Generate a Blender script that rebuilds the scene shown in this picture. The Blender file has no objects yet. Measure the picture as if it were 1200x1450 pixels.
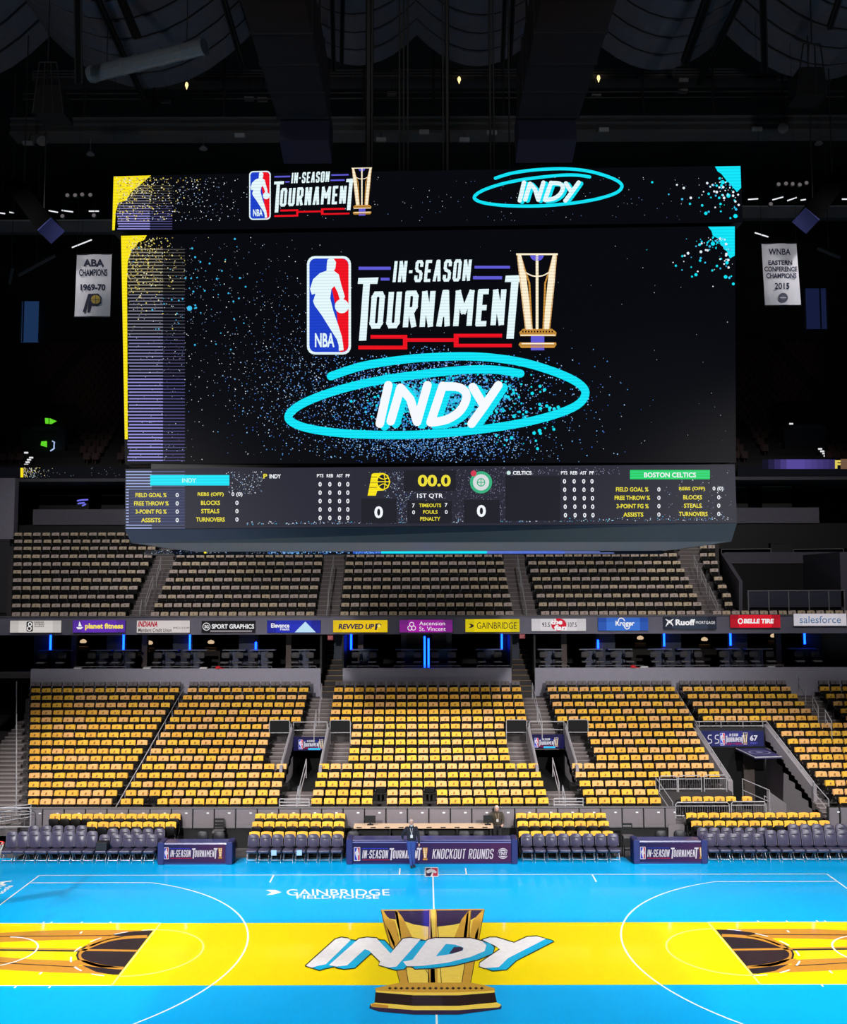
import bpy, bmesh, math, random
from mathutils import Vector, Matrix

# ------------------------------------------------------------------ camera
scene = bpy.context.scene
COL = scene.collection
FPX = 1410.0
CAM = Vector((-0.245, -29.472, 10.434))
PIT, YAW, ROL = 0.0752, 0.0018, 0.0023
_r0 = Vector((math.cos(YAW), math.sin(YAW), 0))
FWD = Vector((-math.sin(YAW) * math.cos(PIT), math.cos(YAW) * math.cos(PIT), math.sin(PIT)))
_u0 = _r0.cross(FWD)
RIGHT = _r0 * math.cos(ROL) - _u0 * math.sin(ROL)
UP = _r0 * math.sin(ROL) + _u0 * math.cos(ROL)
cam_data = bpy.data.cameras.new('camera')
cam = bpy.data.objects.new('camera', cam_data)
COL.objects.link(cam)
cam_data.sensor_fit = 'VERTICAL'
cam_data.sensor_height = 36.0
cam_data.lens = FPX / 1450.0 * 36.0
cam_data.clip_start = 0.1
cam_data.clip_end = 500
cam.matrix_world = Matrix(((RIGHT.x, UP.x, -FWD.x, CAM.x), (RIGHT.y, UP.y, -FWD.y, CAM.y), (RIGHT.z, UP.z, -FWD.z, CAM.z), (0, 0, 0, 1)))
scene.camera = cam

# ------------------------------------------------------------------ world and court lights
world = bpy.data.worlds.new('world')
scene.world = world
world.use_nodes = True
world.node_tree.nodes['Background'].inputs[0].default_value = (0.50, 0.55, 0.75, 1)
world.node_tree.nodes['Background'].inputs[1].default_value = 0.006


def spot(name, loc, aim, power, size, blend=0.9, radius=0.5, color=(1, 0.97, 0.94)):
    ld = bpy.data.lights.new(name, 'SPOT')
    ld.energy = power
    ld.spot_size = math.radians(size)
    ld.spot_blend = blend
    ld.shadow_soft_size = radius
    ld.color = color
    o = bpy.data.objects.new(name, ld)
    COL.objects.link(o)
    o.location = loc
    d = Vector(aim) - Vector(loc)
    o.rotation_euler = d.to_track_quat('-Z', 'Y').to_euler()
    return o


for sx in (-1, 1):
    for lx, ax in ((20, 11), (11, 4)):
        spot('court_floodlight', (sx * lx, -17, 31), (sx * ax, -2.0, 0), 15000, 46, 0.75)
        spot('court_floodlight', (sx * lx, 9, 32), (sx * ax, -5.0, 0), 12500, 48, 0.8)
    # house lights that wash the lower bowl seats, hung beside the board so that it throws no shadow on them
    spot('house_and_fill_light', (sx * 27, -13, 30), (sx * 11, 13.0, 1.0), 26000, 36, 1.0)
    spot('house_and_fill_light', (sx * 21, -1, 30), (sx * 1.0, 13.5, 1.0), 26000, 34, 1.0)
    spot('house_and_fill_light', (sx * 16, -32, 22), (sx * 9, 11.0, 0.5), 68000, 34, 0.9)  # unseen fill spots added behind the camera, aimed in under the board
    spot('house_and_fill_light', (sx * 1.5, 12.8, 31), (sx * 17.0, 14.8, 1.5), 34000, 24, 1.0)  # unseen fill spots added to brighten the side walls at both ends
    # weaker lights towards the balcony
    for lx in (8.8, 20):
        spot('balcony_light', (sx * lx, 2, 33), (sx * lx, 29.0, 12.0), 15000, 42, 1.0)
    # added, unseen fill spot that brightens each championship banner
    spot('banner_fill_light', (sx * 13, 4, 24.0), (sx * 15.0, 14, 25.4), 1200, 26, 0.6)
    # unseen fill spots added to lift the dark underside of the roof
    spot('roof_fill_light', (sx * 14, -8, 25), (sx * 9, 14, 35), 1300, 100, 1.0)

spot('roof_fill_light', (0, -9, 27), (0, 14, 35.5), 900, 90, 1.0)  # added fill for the darker middle bays

vs = scene.view_settings
vs.view_transform = 'Standard'
vs.look = 'None'
vs.exposure = 0.0
vs.gamma = 1.0
vs.use_curve_mapping = False

# ------------------------------------------------------------------ helpers


def ray(px, py):
    return FWD + RIGHT * ((px - 600) / FPX) - UP * ((py - 725) / FPX)


def at(px, py, Y):
    d = ray(px, py)
    return CAM + d * ((Y - CAM.y) / d.y)


def atz(px, py, Z):
    d = ray(px, py)
    return CAM + d * ((Z - CAM.z) / d.z)


def X(px, Y, py=900):
    return at(px, py, Y).x


def Zp(py, Y, px=600):
    return at(px, py, Y).z


def lin(c):
    return tuple((v / 12.92 if v <= 0.04045 else ((v + 0.055) / 1.055) ** 2.4) for v in [x / 255 for x in c])


NUM = ['first', 'second', 'third', 'fourth', 'fifth', 'sixth', 'seventh', 'eighth', 'ninth', 'tenth', 'eleventh', 'twelfth', 'thirteenth', 'fourteenth', 'fifteenth', 'sixteenth', 'seventeenth', 'eighteenth', 'nineteenth', 'twentieth', 'twenty-first', 'twenty-second', 'twenty-third', 'twenty-fourth', 'twenty-fifth', 'twenty-sixth', 'twenty-seventh']

BAYS = [(-34, -27), (-27, -18.2), (-18.2, -8.6), (-6.2, -0.6), (-0.6, 5.2), (7.6, 14.2), (14.2, 22.8), (22.8, 32)]
ZR = 35.6


def vault_z(x):
    """height of the sagging roof vault over x"""
    for a, b in BAYS:
        if a <= x <= b:
            u = (x - a) / (b - a)
            return ZR + 1.2 - min(2.6, (b - a) * 0.27) * (1 - (2 * u - 1) ** 2)
    return 41.5


MATS = {}


def M(name, rgb, rough=0.6, metal=0.0, var=0.12, scale=6.0, spec=0.5, coat=0.0, coat_rough=0.08, bump=0.0):
    if name in MATS:
        return MATS[name]
    m = bpy.data.materials.new(name)
    m.use_nodes = True
    nt = m.node_tree
    b = nt.nodes['Principled BSDF']
    c = lin(rgb)
    tc = nt.nodes.new('ShaderNodeTexCoord')
    no = nt.nodes.new('ShaderNodeTexNoise')
    no.inputs['Scale'].default_value = scale
    no.inputs['Detail'].default_value = 3
    nt.links.new(tc.outputs['Object'], no.inputs['Vector'])
    mx = nt.nodes.new('ShaderNodeMix')
    mx.data_type = 'RGBA'
    mx.inputs['A'].default_value = (*[v * (1 - var) for v in c], 1)
    mx.inputs['B'].default_value = (*[min(1, v * (1 + var)) for v in c], 1)
    nt.links.new(no.outputs['Fac'], mx.inputs['Factor'])
    nt.links.new(mx.outputs['Result'], b.inputs['Base Color'])
    b.inputs['Roughness'].default_value = rough
    b.inputs['Metallic'].default_value = metal
    b.inputs['Specular IOR Level'].default_value = spec
    b.inputs['Coat Weight'].default_value = coat
    b.inputs['Coat Roughness'].default_value = coat_rough
    if bump:
        bp = nt.nodes.new('ShaderNodeBump')
        bp.inputs['Strength'].default_value = bump
        nt.links.new(no.outputs['Fac'], bp.inputs['Height'])
        nt.links.new(bp.outputs['Normal'], b.inputs['Normal'])
    MATS[name] = m
    return m


def E(name, rgb, strength=1.0, led=0.0, pitch=0.085, sample=False):
    """light-giving surface; led > 0 adds the fine horizontal pixel rows of an LED wall"""
    if name in MATS:
        return MATS[name]
    m = bpy.data.materials.new(name)
    m.use_nodes = True
    nt = m.node_tree
    b = nt.nodes['Principled BSDF']
    c = lin(rgb)
    b.inputs['Base Color'].default_value = (0.004, 0.004, 0.005, 1)
    b.inputs['Roughness'].default_value = 0.5
    b.inputs['Specular IOR Level'].default_value = 0.08
    b.inputs['Emission Color'].default_value = (*c, 1)
    b.inputs['Emission Strength'].default_value = strength
    if led:
        g = nt.nodes.new('ShaderNodeNewGeometry')
        s = nt.nodes.new('ShaderNodeSeparateXYZ')
        nt.links.new(g.outputs['Position'], s.inputs[0])
        a = nt.nodes.new('ShaderNodeMath')
        a.operation = 'MULTIPLY'
        a.inputs[1].default_value = 2 * math.pi / pitch
        nt.links.new(s.outputs['Z'], a.inputs[0])
        w = nt.nodes.new('ShaderNodeMath')
        w.operation = 'SINE'
        nt.links.new(a.outputs[0], w.inputs[0])
        k = nt.nodes.new('ShaderNodeMath')
        k.operation = 'MULTIPLY_ADD'
        k.inputs[1].default_value = led * strength
        k.inputs[2].default_value = strength
        nt.links.new(w.outputs[0], k.inputs[0])
        nt.links.new(k.outputs[0], b.inputs['Emission Strength'])
    try:
        m.cycles.emission_sampling = 'AUTO' if sample else 'NONE'
    except Exception:
        pass
    MATS[name] = m
    return m


class MB:
    """collects faces of one mesh in world (or local) coordinates"""

    def __init__(self):
        self.v, self.f, self.m, self.mats = [], [], [], []

    def mi(self, mat):
        if mat not in self.mats:
            self.mats.append(mat)
        return self.mats.index(mat)

    def face(self, pts, mat):
        n = len(self.v)
        self.v += [tuple(p) for p in pts]
        self.f.append(tuple(range(n, n + len(pts))))
        self.m.append(self.mi(mat))

    def mesh(self, vs_, fs, mat):
        n = len(self.v)
        self.v += [tuple(p) for p in vs_]
        k = self.mi(mat)
        for f in fs:
            self.f.append(tuple(n + i for i in f))
            self.m.append(k)

    def hexa(self, p, mat):
        """8 corners: bottom loop 0-3, top loop 4-7"""
        self.mesh(p, [(3, 2, 1, 0), (4, 5, 6, 7), (0, 1, 5, 4), (1, 2, 6, 5), (2, 3, 7, 6), (3, 0, 4, 7)], mat)

    def box(self, x0, x1, y0, y1, z0, z1, mat):
        x0, x1 = min(x0, x1), max(x0, x1)
        y0, y1 = min(y0, y1), max(y0, y1)
        z0, z1 = min(z0, z1), max(z0, z1)
        self.hexa([(x0, y0, z0), (x1, y0, z0), (x1, y1, z0), (x0, y1, z0), (x0, y0, z1), (x1, y0, z1), (x1, y1, z1), (x0, y1, z1)], mat)

    def obox(self, c, ex, ey, ez, mat):
        c, ex, ey, ez = Vector(c), Vector(ex), Vector(ey), Vector(ez)
        self.hexa([c - ex - ey - ez, c + ex - ey - ez, c + ex + ey - ez, c - ex + ey - ez, c - ex - ey + ez, c + ex - ey + ez, c + ex + ey + ez, c - ex + ey + ez], mat)

    def bar(self, p, q, w, h, mat, up=(0, 0, 1)):
        p, q = Vector(p), Vector(q)
        d = (q - p)
        L = d.length
        d.normalize()
        upv = Vector(up)
        if abs(d.dot(upv)) > 0.98:
            upv = Vector((0, 1, 0))
        s = d.cross(upv).normalized()
        u = s.cross(d).normalized()
        self.obox((p + q) / 2, s * (w / 2), d * (L / 2), u * (h / 2), mat)

    def tube(self, pts, r, mat, n=6, r2=None):
        pts = [Vector(p) for p in pts]
        rings = []
        for i, p in enumerate(pts):
            a = pts[max(0, i - 1)]
            b = pts[min(len(pts) - 1, i + 1)]
            d = (b - a).normalized()
            up = Vector((0, 0, 1)) if abs(d.z) < 0.95 else Vector((0, 1, 0))
            s = d.cross(up).normalized()
            u = s.cross(d).normalized()
            rr = r if r2 is None else r + (r2 - r) * i / (len(pts) - 1)
            rings.append([p + (s * math.cos(t) + u * math.sin(t)) * rr for t in [2 * math.pi * k / n for k in range(n)]])
        vs_ = [p for g in rings for p in g]
        fs = []
        for i in range(len(pts) - 1):
            for k in range(n):
                fs.append((i * n + k, i * n + (k + 1) % n, (i + 1) * n + (k + 1) % n, (i + 1) * n + k))
        fs.append(tuple(reversed(range(n))))
        fs.append(tuple(range((len(pts) - 1) * n, len(pts) * n)))
        self.mesh(vs_, fs, mat)

    def lathe(self, prof, c, mat, n=12, axis='Z'):
        """prof: (radius, height) pairs"""
        c = Vector(c)
        vs_, fs = [], []
        for r, h in prof:
            for k in range(n):
                t = 2 * math.pi * k / n
                a, b = r * math.cos(t), r * math.sin(t)
                vs_.append(c + (Vector((a, b, h)) if axis == 'Z' else Vector((a, h, b)) if axis == 'Y' else Vector((h, a, b))))
        for i in range(len(prof) - 1):
            for k in range(n):
                fs.append((i * n + k, i * n + (k + 1) % n, (i + 1) * n + (k + 1) % n, (i + 1) * n + k))
        fs.append(tuple(reversed(range(n))))
        fs.append(tuple(range((len(prof) - 1) * n, len(prof) * n)))
        self.mesh(vs_, fs, mat)

    def pad(self, w, h, t, mat, mtx, r=0.08, soft=0.02, seg=3):
        """cushion: rounded rectangle w x h (local x, z from 0), thickness t along -y, softened front and back edges"""
        def loop(ins):
            pts = []
            rr = max(0.004, r - ins)
            for cx, cz, a0 in ((w / 2 - r, h - r, 0), (-w / 2 + r, h - r, 90), (-w / 2 + r, r, 180), (w / 2 - r, r, 270)):
                for k in range(seg + 1):
                    a = math.radians(a0 + 90 * k / seg)
                    pts.append((cx + rr * math.cos(a), cz + rr * math.sin(a)))
            return pts
        L = [(loop(soft), -t), (loop(0), -t + soft), (loop(0), -soft), (loop(soft), 0)]
        n = len(L[0][0])
        vs_ = [mtx @ Vector((x, y, z)) for pts, y in L for x, z in pts]
        fs = [tuple(range(n)), tuple(reversed(range(3 * n, 4 * n)))]
        for i in range(3):
            for k in range(n):
                fs.append((i * n + k, (i + 1) * n + k, (i + 1) * n + (k + 1) % n, i * n + (k + 1) % n))
        self.mesh(vs_, fs, mat)

    def merge(self, o, off=(0, 0, 0), sc=1.0):
        n = len(self.v)
        self.v += [(p[0] * sc + off[0], p[1] + off[1], p[2] + off[2]) for p in o.v]
        mp = [self.mi(m) for m in o.mats]
        self.f += [tuple(n + i for i in f) for f in o.f]
        self.m += [mp[k] for k in o.m]

    def data(self, name, shift=(0, 0, 0), smooth=False):
        me = bpy.data.meshes.new(name)
        me.from_pydata([(p[0] - shift[0], p[1] - shift[1], p[2] - shift[2]) for p in self.v], [], self.f)
        for m in self.mats:
            me.materials.append(m)
        me.polygons.foreach_set('material_index', self.m)
        if smooth:
            me.polygons.foreach_set('use_smooth', [True] * len(self.f))
        me.update()
        return me

    def build(self, name, parent=None, smooth=False, local=False):
        if parent is None:
            xs = [p[0] for p in self.v]
            ys = [p[1] for p in self.v]
            zs = [p[2] for p in self.v]
            L = ((min(xs) + max(xs)) / 2, (min(ys) + max(ys)) / 2, min(zs))
            o = bpy.data.objects.new(name, self.data(name, L, smooth))
            o.location = L
        else:
            L = (0, 0, 0) if local else WLOC[parent.name]
            o = bpy.data.objects.new(name, self.data(name, L, smooth))
            o.parent = parent
        COL.objects.link(o)
        WLOC[o.name] = tuple(L) if parent is None else (WLOC[parent.name] if not local else (0, 0, 0))
        return o


WLOC = {}


def tag(o, label=None, cat=None, group=None, kind=None):
    if label:
        o['label'] = label
    if cat:
        o['category'] = cat
    if group:
        o['group'] = group
    if kind:
        o['kind'] = kind
    return o


def thing(name, label, cat, loc=(0, 0, 0), group=None, kind=None):
    o = bpy.data.objects.new(name, None)
    o.empty_display_size = 0.2
    COL.objects.link(o)
    o.location = loc
    WLOC[o.name] = tuple(loc)
    return tag(o, label, cat, group, kind)


def dup(root, loc, label=None, group=None, rz=0.0, swap=None, skip=()):
    """a copy of a thing with copies of its parts and sub-parts"""
    r = root.copy()
    COL.objects.link(r)
    r.location = loc
    r.rotation_euler = (0, 0, rz)
    if label:
        r['label'] = label
    if group:
        r['group'] = group
    for ch in list(root.children):
        if ch.name.split('.')[0] in skip:
            continue
        c = ch.copy()
        COL.objects.link(c)
        c.parent = r
        if swap and ch.name.split('.')[0] in swap:
            c.data = swap[ch.name.split('.')[0]]
        for g in ch.children:
            d = g.copy()
            COL.objects.link(d)
            d.parent = c
    return r


_TXT = {}


def text2d(s, bold=0.0):
    """outline letters as flat faces, scaled to the unit square"""
    k = (s, bold)
    if k in _TXT:
        return _TXT[k]
    cu = bpy.data.curves.new('lettering', 'FONT')
    cu.body = s
    cu.offset = bold
    cu.resolution_u = 3
    o = bpy.data.objects.new('lettering', cu)
    COL.objects.link(o)
    bpy.context.view_layer.update()
    dg = bpy.context.evaluated_depsgraph_get()
    ev = o.evaluated_get(dg)
    me = ev.to_mesh()
    vs_ = [(v.co.x, v.co.y) for v in me.vertices]
    fs = [tuple(p.vertices) for p in me.polygons]
    ev.to_mesh_clear()
    bpy.data.objects.remove(o)
    bpy.data.curves.remove(cu)
    x0 = min(v[0] for v in vs_)
    x1 = max(v[0] for v in vs_)
    y0 = min(v[1] for v in vs_)
    y1 = max(v[1] for v in vs_)
    vs_ = [((x - x0) / (x1 - x0), (y - y0) / (y1 - y0)) for x, y in vs_]
    _TXT[k] = (vs_, fs)
    return _TXT[k]


BLOCK = {
    'O': [[(.2, 0), (.8, 0), (1, .1), (1, .9), (.8, 1), (.2, 1), (0, .9), (0, .1), (.2, 0)]],
    'U': [[(0, 0), (0, .9), (.2, 1), (.8, 1), (1, .9), (1, 0)]],
    'R': [[(0, 1), (0, 0), (.8, 0), (1, .1), (1, .42), (.8, .52), (0, .52)], [(.5, .52), (1, 1)]],
    'N': [[(0, 1), (0, 0), (1, 1), (1, 0)]],
    'A': [[(0, 1), (.4, 0), (.6, 0), (1, 1)], [(.2, .68), (.8, .68)]],
    'M': [[(0, 1), (0, 0), (.5, .62), (1, 0), (1, 1)]],
    'E': [[(1, 0), (0, 0), (0, 1), (1, 1)], [(0, .5), (.85, .5)]],
    'S': [[(1, .22), (1, .1), (.8, 0), (.2, 0), (0, .1), (0, .36), (.2, .47), (.8, .54), (1, .64), (1, .9), (.8, 1), (.2, 1), (0, .9), (0, .78)]],
    'I': [[(.5, 0), (.5, 1)]],
    '-': [[(0, .52), (1, .52)]],
    'T': [[(0, 0), (1, 0)], [(.5, 0), (.5, 1)]],
    'K': [[(0, 0), (0, 1)], [(1, 0), (.08, .55)], [(.35, .42), (1, 1)]],
    'C': [[(1, .26), (1, .1), (.8, 0), (.2, 0), (0, .1), (0, .9), (.2, 1), (.8, 1), (1, .9), (1, .74)]],
    'D': [[(0, 0), (.75, 0), (1, .12), (1, .88), (.75, 1), (0, 1), (0, 0)]],
}
WIDE = {'I': 0.42, '-': 0.55, 'M': 1.4, ' ': 0.5, 'E': 0.88, 'T': 0.95}


class Plane:
    def __init__(self, p, n):
        self.p, self.n = Vector(p), Vector(n).normalized()
        if self.n.dot(CAM - self.p) < 0:
            self.n = -self.n

    def px(self, x, y, off=0.0):
        d = ray(x, y)
        q = self.p + self.n * off
        return CAM + d * ((q - CAM).dot(self.n) / d.dot(self.n))


class Print:
    """flat print or lit picture on a plane; shapes are given in picture coordinates through map()"""

    def __init__(self, plane, mp=None, off=0.004, step=0.0012):
        self.pl, self.mp, self.off, self.step = plane, mp or (lambda x, y: (x, y)), off, step
        self.mb = MB()

    def up(self, k=1):
        self.off += self.step * k

    def P(self, x, y):
        a, b = self.mp(x, y)
        return self.pl.px(a, b, self.off)

    def poly(self, pts, mat):
        self.mb.face([self.P(*p) for p in pts], mat)

    def rect(self, x0, y0, x1, y1, mat):
        self.poly([(x0, y0), (x1, y0), (x1, y1), (x0, y1)], mat)

    def ell(self, cx, cy, rx, ry, mat, n=16, a0=0, a1=360):
        self.poly([(cx + rx * math.cos(math.radians(a0 + (a1 - a0) * k / n)), cy + ry * math.sin(math.radians(a0 + (a1 - a0) * k / n))) for k in range(n + (0 if a1 - a0 == 360 else 1))], mat)

    def ring(self, cx, cy, rx, ry, w, mat, n=24, a0=0, a1=360, wy=None):
        wy = w if wy is None else wy
        def q(k, d):
            a = math.radians(a0 + (a1 - a0) * k / n)
            return (cx + (rx - d * w) * math.cos(a), cy + (ry - d * wy) * math.sin(a))
        for k in range(n):
            self.poly([q(k, 0), q(k + 1, 0), q(k + 1, 1), q(k, 1)], mat)

    def rrect(self, x0, y0, x1, y1, r, mat):
        pts = []
        for cx, cy, a0 in ((x1 - r, y0 + r, -90), (x1 - r, y1 - r, 0), (x0 + r, y1 - r, 90), (x0 + r, y0 + r, 180)):
            for k in range(5):
                a = math.radians(a0 + 90 * k / 4)
                pts.append((cx + r * math.cos(a), cy + r * math.sin(a)))
        self.poly(pts, mat)

    def stroke(self, pts, w, mat, cap=True, w2=None):
        n = len(pts)
        L, R = [], []
        for i, (x, y) in enumerate(pts):
            a = pts[max(0, i - 1)]
            b = pts[min(n - 1, i + 1)]
            dx, dy = b[0] - a[0], b[1] - a[1]
            l = math.hypot(dx, dy) or 1
            ww = w if w2 is None else w + (w2 - w) * i / (n - 1)
            nx, ny = -dy / l * ww / 2, dx / l * ww / 2
            L.append((x + nx, y + ny))
            R.append((x - nx, y - ny))
        for i in range(n - 1):
            self.poly([L[i], L[i + 1], R[i + 1], R[i]], mat)
        if cap:
            self.ell(*pts[0], w / 2, w / 2, mat, 10)
            self.ell(*pts[-1], (w2 or w) / 2, (w2 or w) / 2, mat, 10)

    def text(self, s, x0, y0, x1, y1, mat, bold=0.02, shear=0.0, skew=0.0):
        """fit the lettering into the rectangle; shear leans it, skew raises its right end"""
        vs_, fs = text2d(s, bold)
        h = y1 - y0
        pts = [self.P(x0 + u * (x1 - x0) + shear * h * (v - 0.5), y1 - v * h - skew * u) for u, v in vs_]
        self.mb.mesh(pts, fs, mat)

    def block(self, s, x0, y0, x1, y1, w, mat, shear=0.0, skew=0.0):
        """heavy condensed capitals drawn with strokes of one width"""
        wid = [WIDE.get(c, 1.0) for c in s]
        gap = 0.26
        tot = sum(wid) + gap * (len(s) - 1)
        k = (x1 - x0) / tot
        X0 = x0
        h = y1 - y0
        for c, cw in zip(s, wid):
            L = cw * k
            for line in BLOCK.get(c, []):
                pts = [(X0 + w / 2 + u * (L - w) if L > w else X0 + L / 2, y0 + w / 2 + v * (h - w)) for u, v in line]
                for i in range(len(pts) - 1):
                    (ax, ay), (bx, by) = pts[i], pts[i + 1]
                    dx, dy = bx - ax, by - ay
                    l = math.hypot(dx, dy) or 1
                    dx, dy = dx / l * w / 2, dy / l * w / 2
                    ax, ay, bx, by = ax - dx * 0.7, ay - dy * 0.7, bx + dx * 0.7, by + dy * 0.7
                    q = [(ax - dy, ay + dx), (bx - dy, by + dx), (bx + dy, by - dx), (ax + dy, ay - dx)]
                    self.poly([(px_ + shear * (y1 - py_ - h / 2), py_ - skew * (px_ - x0) / (x1 - x0)) for px_, py_ in q], mat)
            X0 += L + gap * k

    def dots(self, rnd, n, fn, mats, r=(0.5, 1.0)):
        k = 0
        tries = 0
        while k < n and tries < n * 40:
            tries += 1
            q = fn(rnd)
            if q is None:
                continue
            k += 1
            self.ell(q[0], q[1], *(2 * (rnd.uniform(*r),)), rnd.choice(mats), 5)

    def build(self, name, parent):
        return self.mb.build(name, parent)


def smooth_path(pts, n=6):
    """Catmull-Rom through the points"""
    out = []
    P = [pts[0]] + list(pts) + [pts[-1]]
    for i in range(1, len(P) - 2):
        for k in range(n):
            t = k / n
            a, b, c, d = P[i - 1], P[i], P[i + 1], P[i + 2]
            out.append(tuple(0.5 * ((2 * b[j]) + (-a[j] + c[j]) * t + (2 * a[j] - 5 * b[j] + 4 * c[j] - d[j]) * t * t + (-a[j] + 3 * b[j] - 3 * c[j] + d[j]) * t ** 3) for j in (0, 1)))
    out.append(tuple(pts[-1]))
    return out


def lerp(a, b, t):
    return a + (b - a) * t


def interp(x, xs, ys):
    if x <= xs[0]:
        return ys[0]
    for i in range(len(xs) - 1):
        if x <= xs[i + 1]:
            return lerp(ys[i], ys[i + 1], (x - xs[i]) / (xs[i + 1] - xs[i]))
    return ys[-1]


# ------------------------------------------------------------------ materials
black = M('black', (16, 16, 18), 0.6)
seat_black = M('seat_plastic', (24, 22, 22), 0.55)
dark_steel = M('dark_steel', (46, 46, 50), 0.5, 0.3)
grey_steel = M('grey_steel', (120, 118, 122), 0.5, 0.2)
rail_steel = M('rail_steel', (176, 174, 180), 0.5, 0.15)
chrome = M('chrome', (150, 150, 158), 0.38, 0.7)
concrete = M('concrete', (122, 116, 120), 0.85, var=0.15, scale=2.5, bump=0.05)
concrete_dark = M('concrete_dark', (62, 58, 60), 0.85, var=0.15, scale=2.5)
step_grey = M('step_concrete', (105, 96, 97), 0.85, var=0.15, scale=3)
nosing = M('step_nosing', (150, 142, 142), 0.7)
panel_grey = M('barrier_panel', (128, 120, 126), 0.55, 0.1, var=0.08)
navy = M('navy_vinyl', (40, 44, 100), 0.45, var=0.08)
navy_leather = M('navy_leather', (72, 68, 92), 0.34, var=0.1, spec=0.5)
white_paint = M('white_paint', (245, 250, 250), 0.35, coat=0.35)
shirt_mats = [M('yellow_cotton', (250, 192, 62), 0.85, var=0.1, scale=12), M('golden_cotton', (246, 182, 66), 0.85, var=0.1, scale=12), M('amber_cotton', (242, 184, 112), 0.85, var=0.1, scale=12)]
shirt_print = M('shirt_print', (172, 116, 50), 0.8)
pale_cover = [M('pale_cover', (196, 178, 170), 0.85, var=0.12, scale=12), M('pale_cover_warm', (204, 184, 158), 0.85, var=0.12, scale=12)]
pale_print = M('pale_print', (138, 122, 112), 0.8)
tan_top = M('tan_laminate', (222, 190, 160), 0.5, var=0.05)
# ================================================================== THE SETTING
rnd = random.Random(7)


def struct(o, label):
    return tag(o, label, None, None, 'structure')


# ---- floor of the event level and the playing court
court_blue = M('court_blue', (0, 176, 246), 0.32, var=0.035, scale=1.2, coat=0.2, coat_rough=0.06, spec=0.12)
court_yellow = M('court_yellow', (255, 226, 0), 0.32, var=0.02, scale=1.2, coat=0.2, coat_rough=0.06, spec=0.12)
line_white = M('court_line_white', (240, 250, 250), 0.35, coat=0.2, coat_rough=0.06, spec=0.12)
line_cream = M('court_line_cream', (255, 243, 140), 0.35, coat=0.2, coat_rough=0.06, spec=0.12)
art_gold = M('court_gold', (206, 158, 56), 0.35, coat=0.2, spec=0.12)
art_tan = M('court_tan', (204, 142, 52), 0.35, coat=0.2, spec=0.12)
art_light = M('court_light_gold', (250, 214, 84), 0.35, coat=0.2, spec=0.12)
art_dark = M('court_charcoal', (44, 36, 40), 0.35, coat=0.2, spec=0.12)
art_navy = M('court_navy', (46, 36, 70), 0.35, coat=0.2, spec=0.12)
art_white = M('court_letter_white', (242, 240, 244), 0.35, coat=0.2, spec=0.12)
art_blue = M('court_letter_blue', (0, 178, 228), 0.35, coat=0.2, spec=0.12)
art_outline = M('court_outline', (34, 22, 20), 0.35, coat=0.2, spec=0.12)
art_red = M('court_red', (196, 30, 60), 0.35, coat=0.2, spec=0.12)

mb = MB()
mb.box(-40, 40, -45, 70, -0.6, -0.02, M('event_floor', (84, 80, 84), 0.7, var=0.1, scale=1.5))
floor = struct(mb.build('floor'), 'grey concrete floor of the event level around the court')

mb = MB()
mb.box(-19.5, 19.5, -11, 9.95, -0.019, 0.0, court_blue)
court = struct(mb.build('court_deck'), 'glossy bright blue basketball court deck')


def floor_strip(mb, a, b, w, z, mat):
    a, b = Vector((a[0], a[1], z)), Vector((b[0], b[1], z))
    d = (b - a).normalized()
    s = Vector((-d.y, d.x, 0)) * (w / 2)
    mb.face([a + s, a - s, b - s, b + s], mat)


def floor_arc(mb, c, r, a0, a1, w, z, mat, n=40, dash=0):
    for k in range(n):
        if dash and (k // dash) % 2:
            continue
        p = []
        for t, rr in ((k, r - w / 2), (k, r + w / 2), (k + 1, r + w / 2), (k + 1, r - w / 2)):
            a = math.radians(lerp(a0, a1, t / n))
            p.append((c[0] + rr * math.cos(a), c[1] + rr * math.sin(a), z))
        mb.face(p, mat)


HX, HY = 14.325, 7.62
mb = MB()
mb.face([(-HX - 1.0, -2.44, 0.001), (HX + 1.0, -2.44, 0.001), (HX + 1.0, 2.44, 0.001), (-HX - 1.0, 2.44, 0.001)], court_yellow)
mb.build('lane_paint', court)

FLOORP = Plane((0, 0, 0), (0, 0, 1))
# trophy art of the two lanes: left one is traced on the floor, right one is its mirror image


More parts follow.
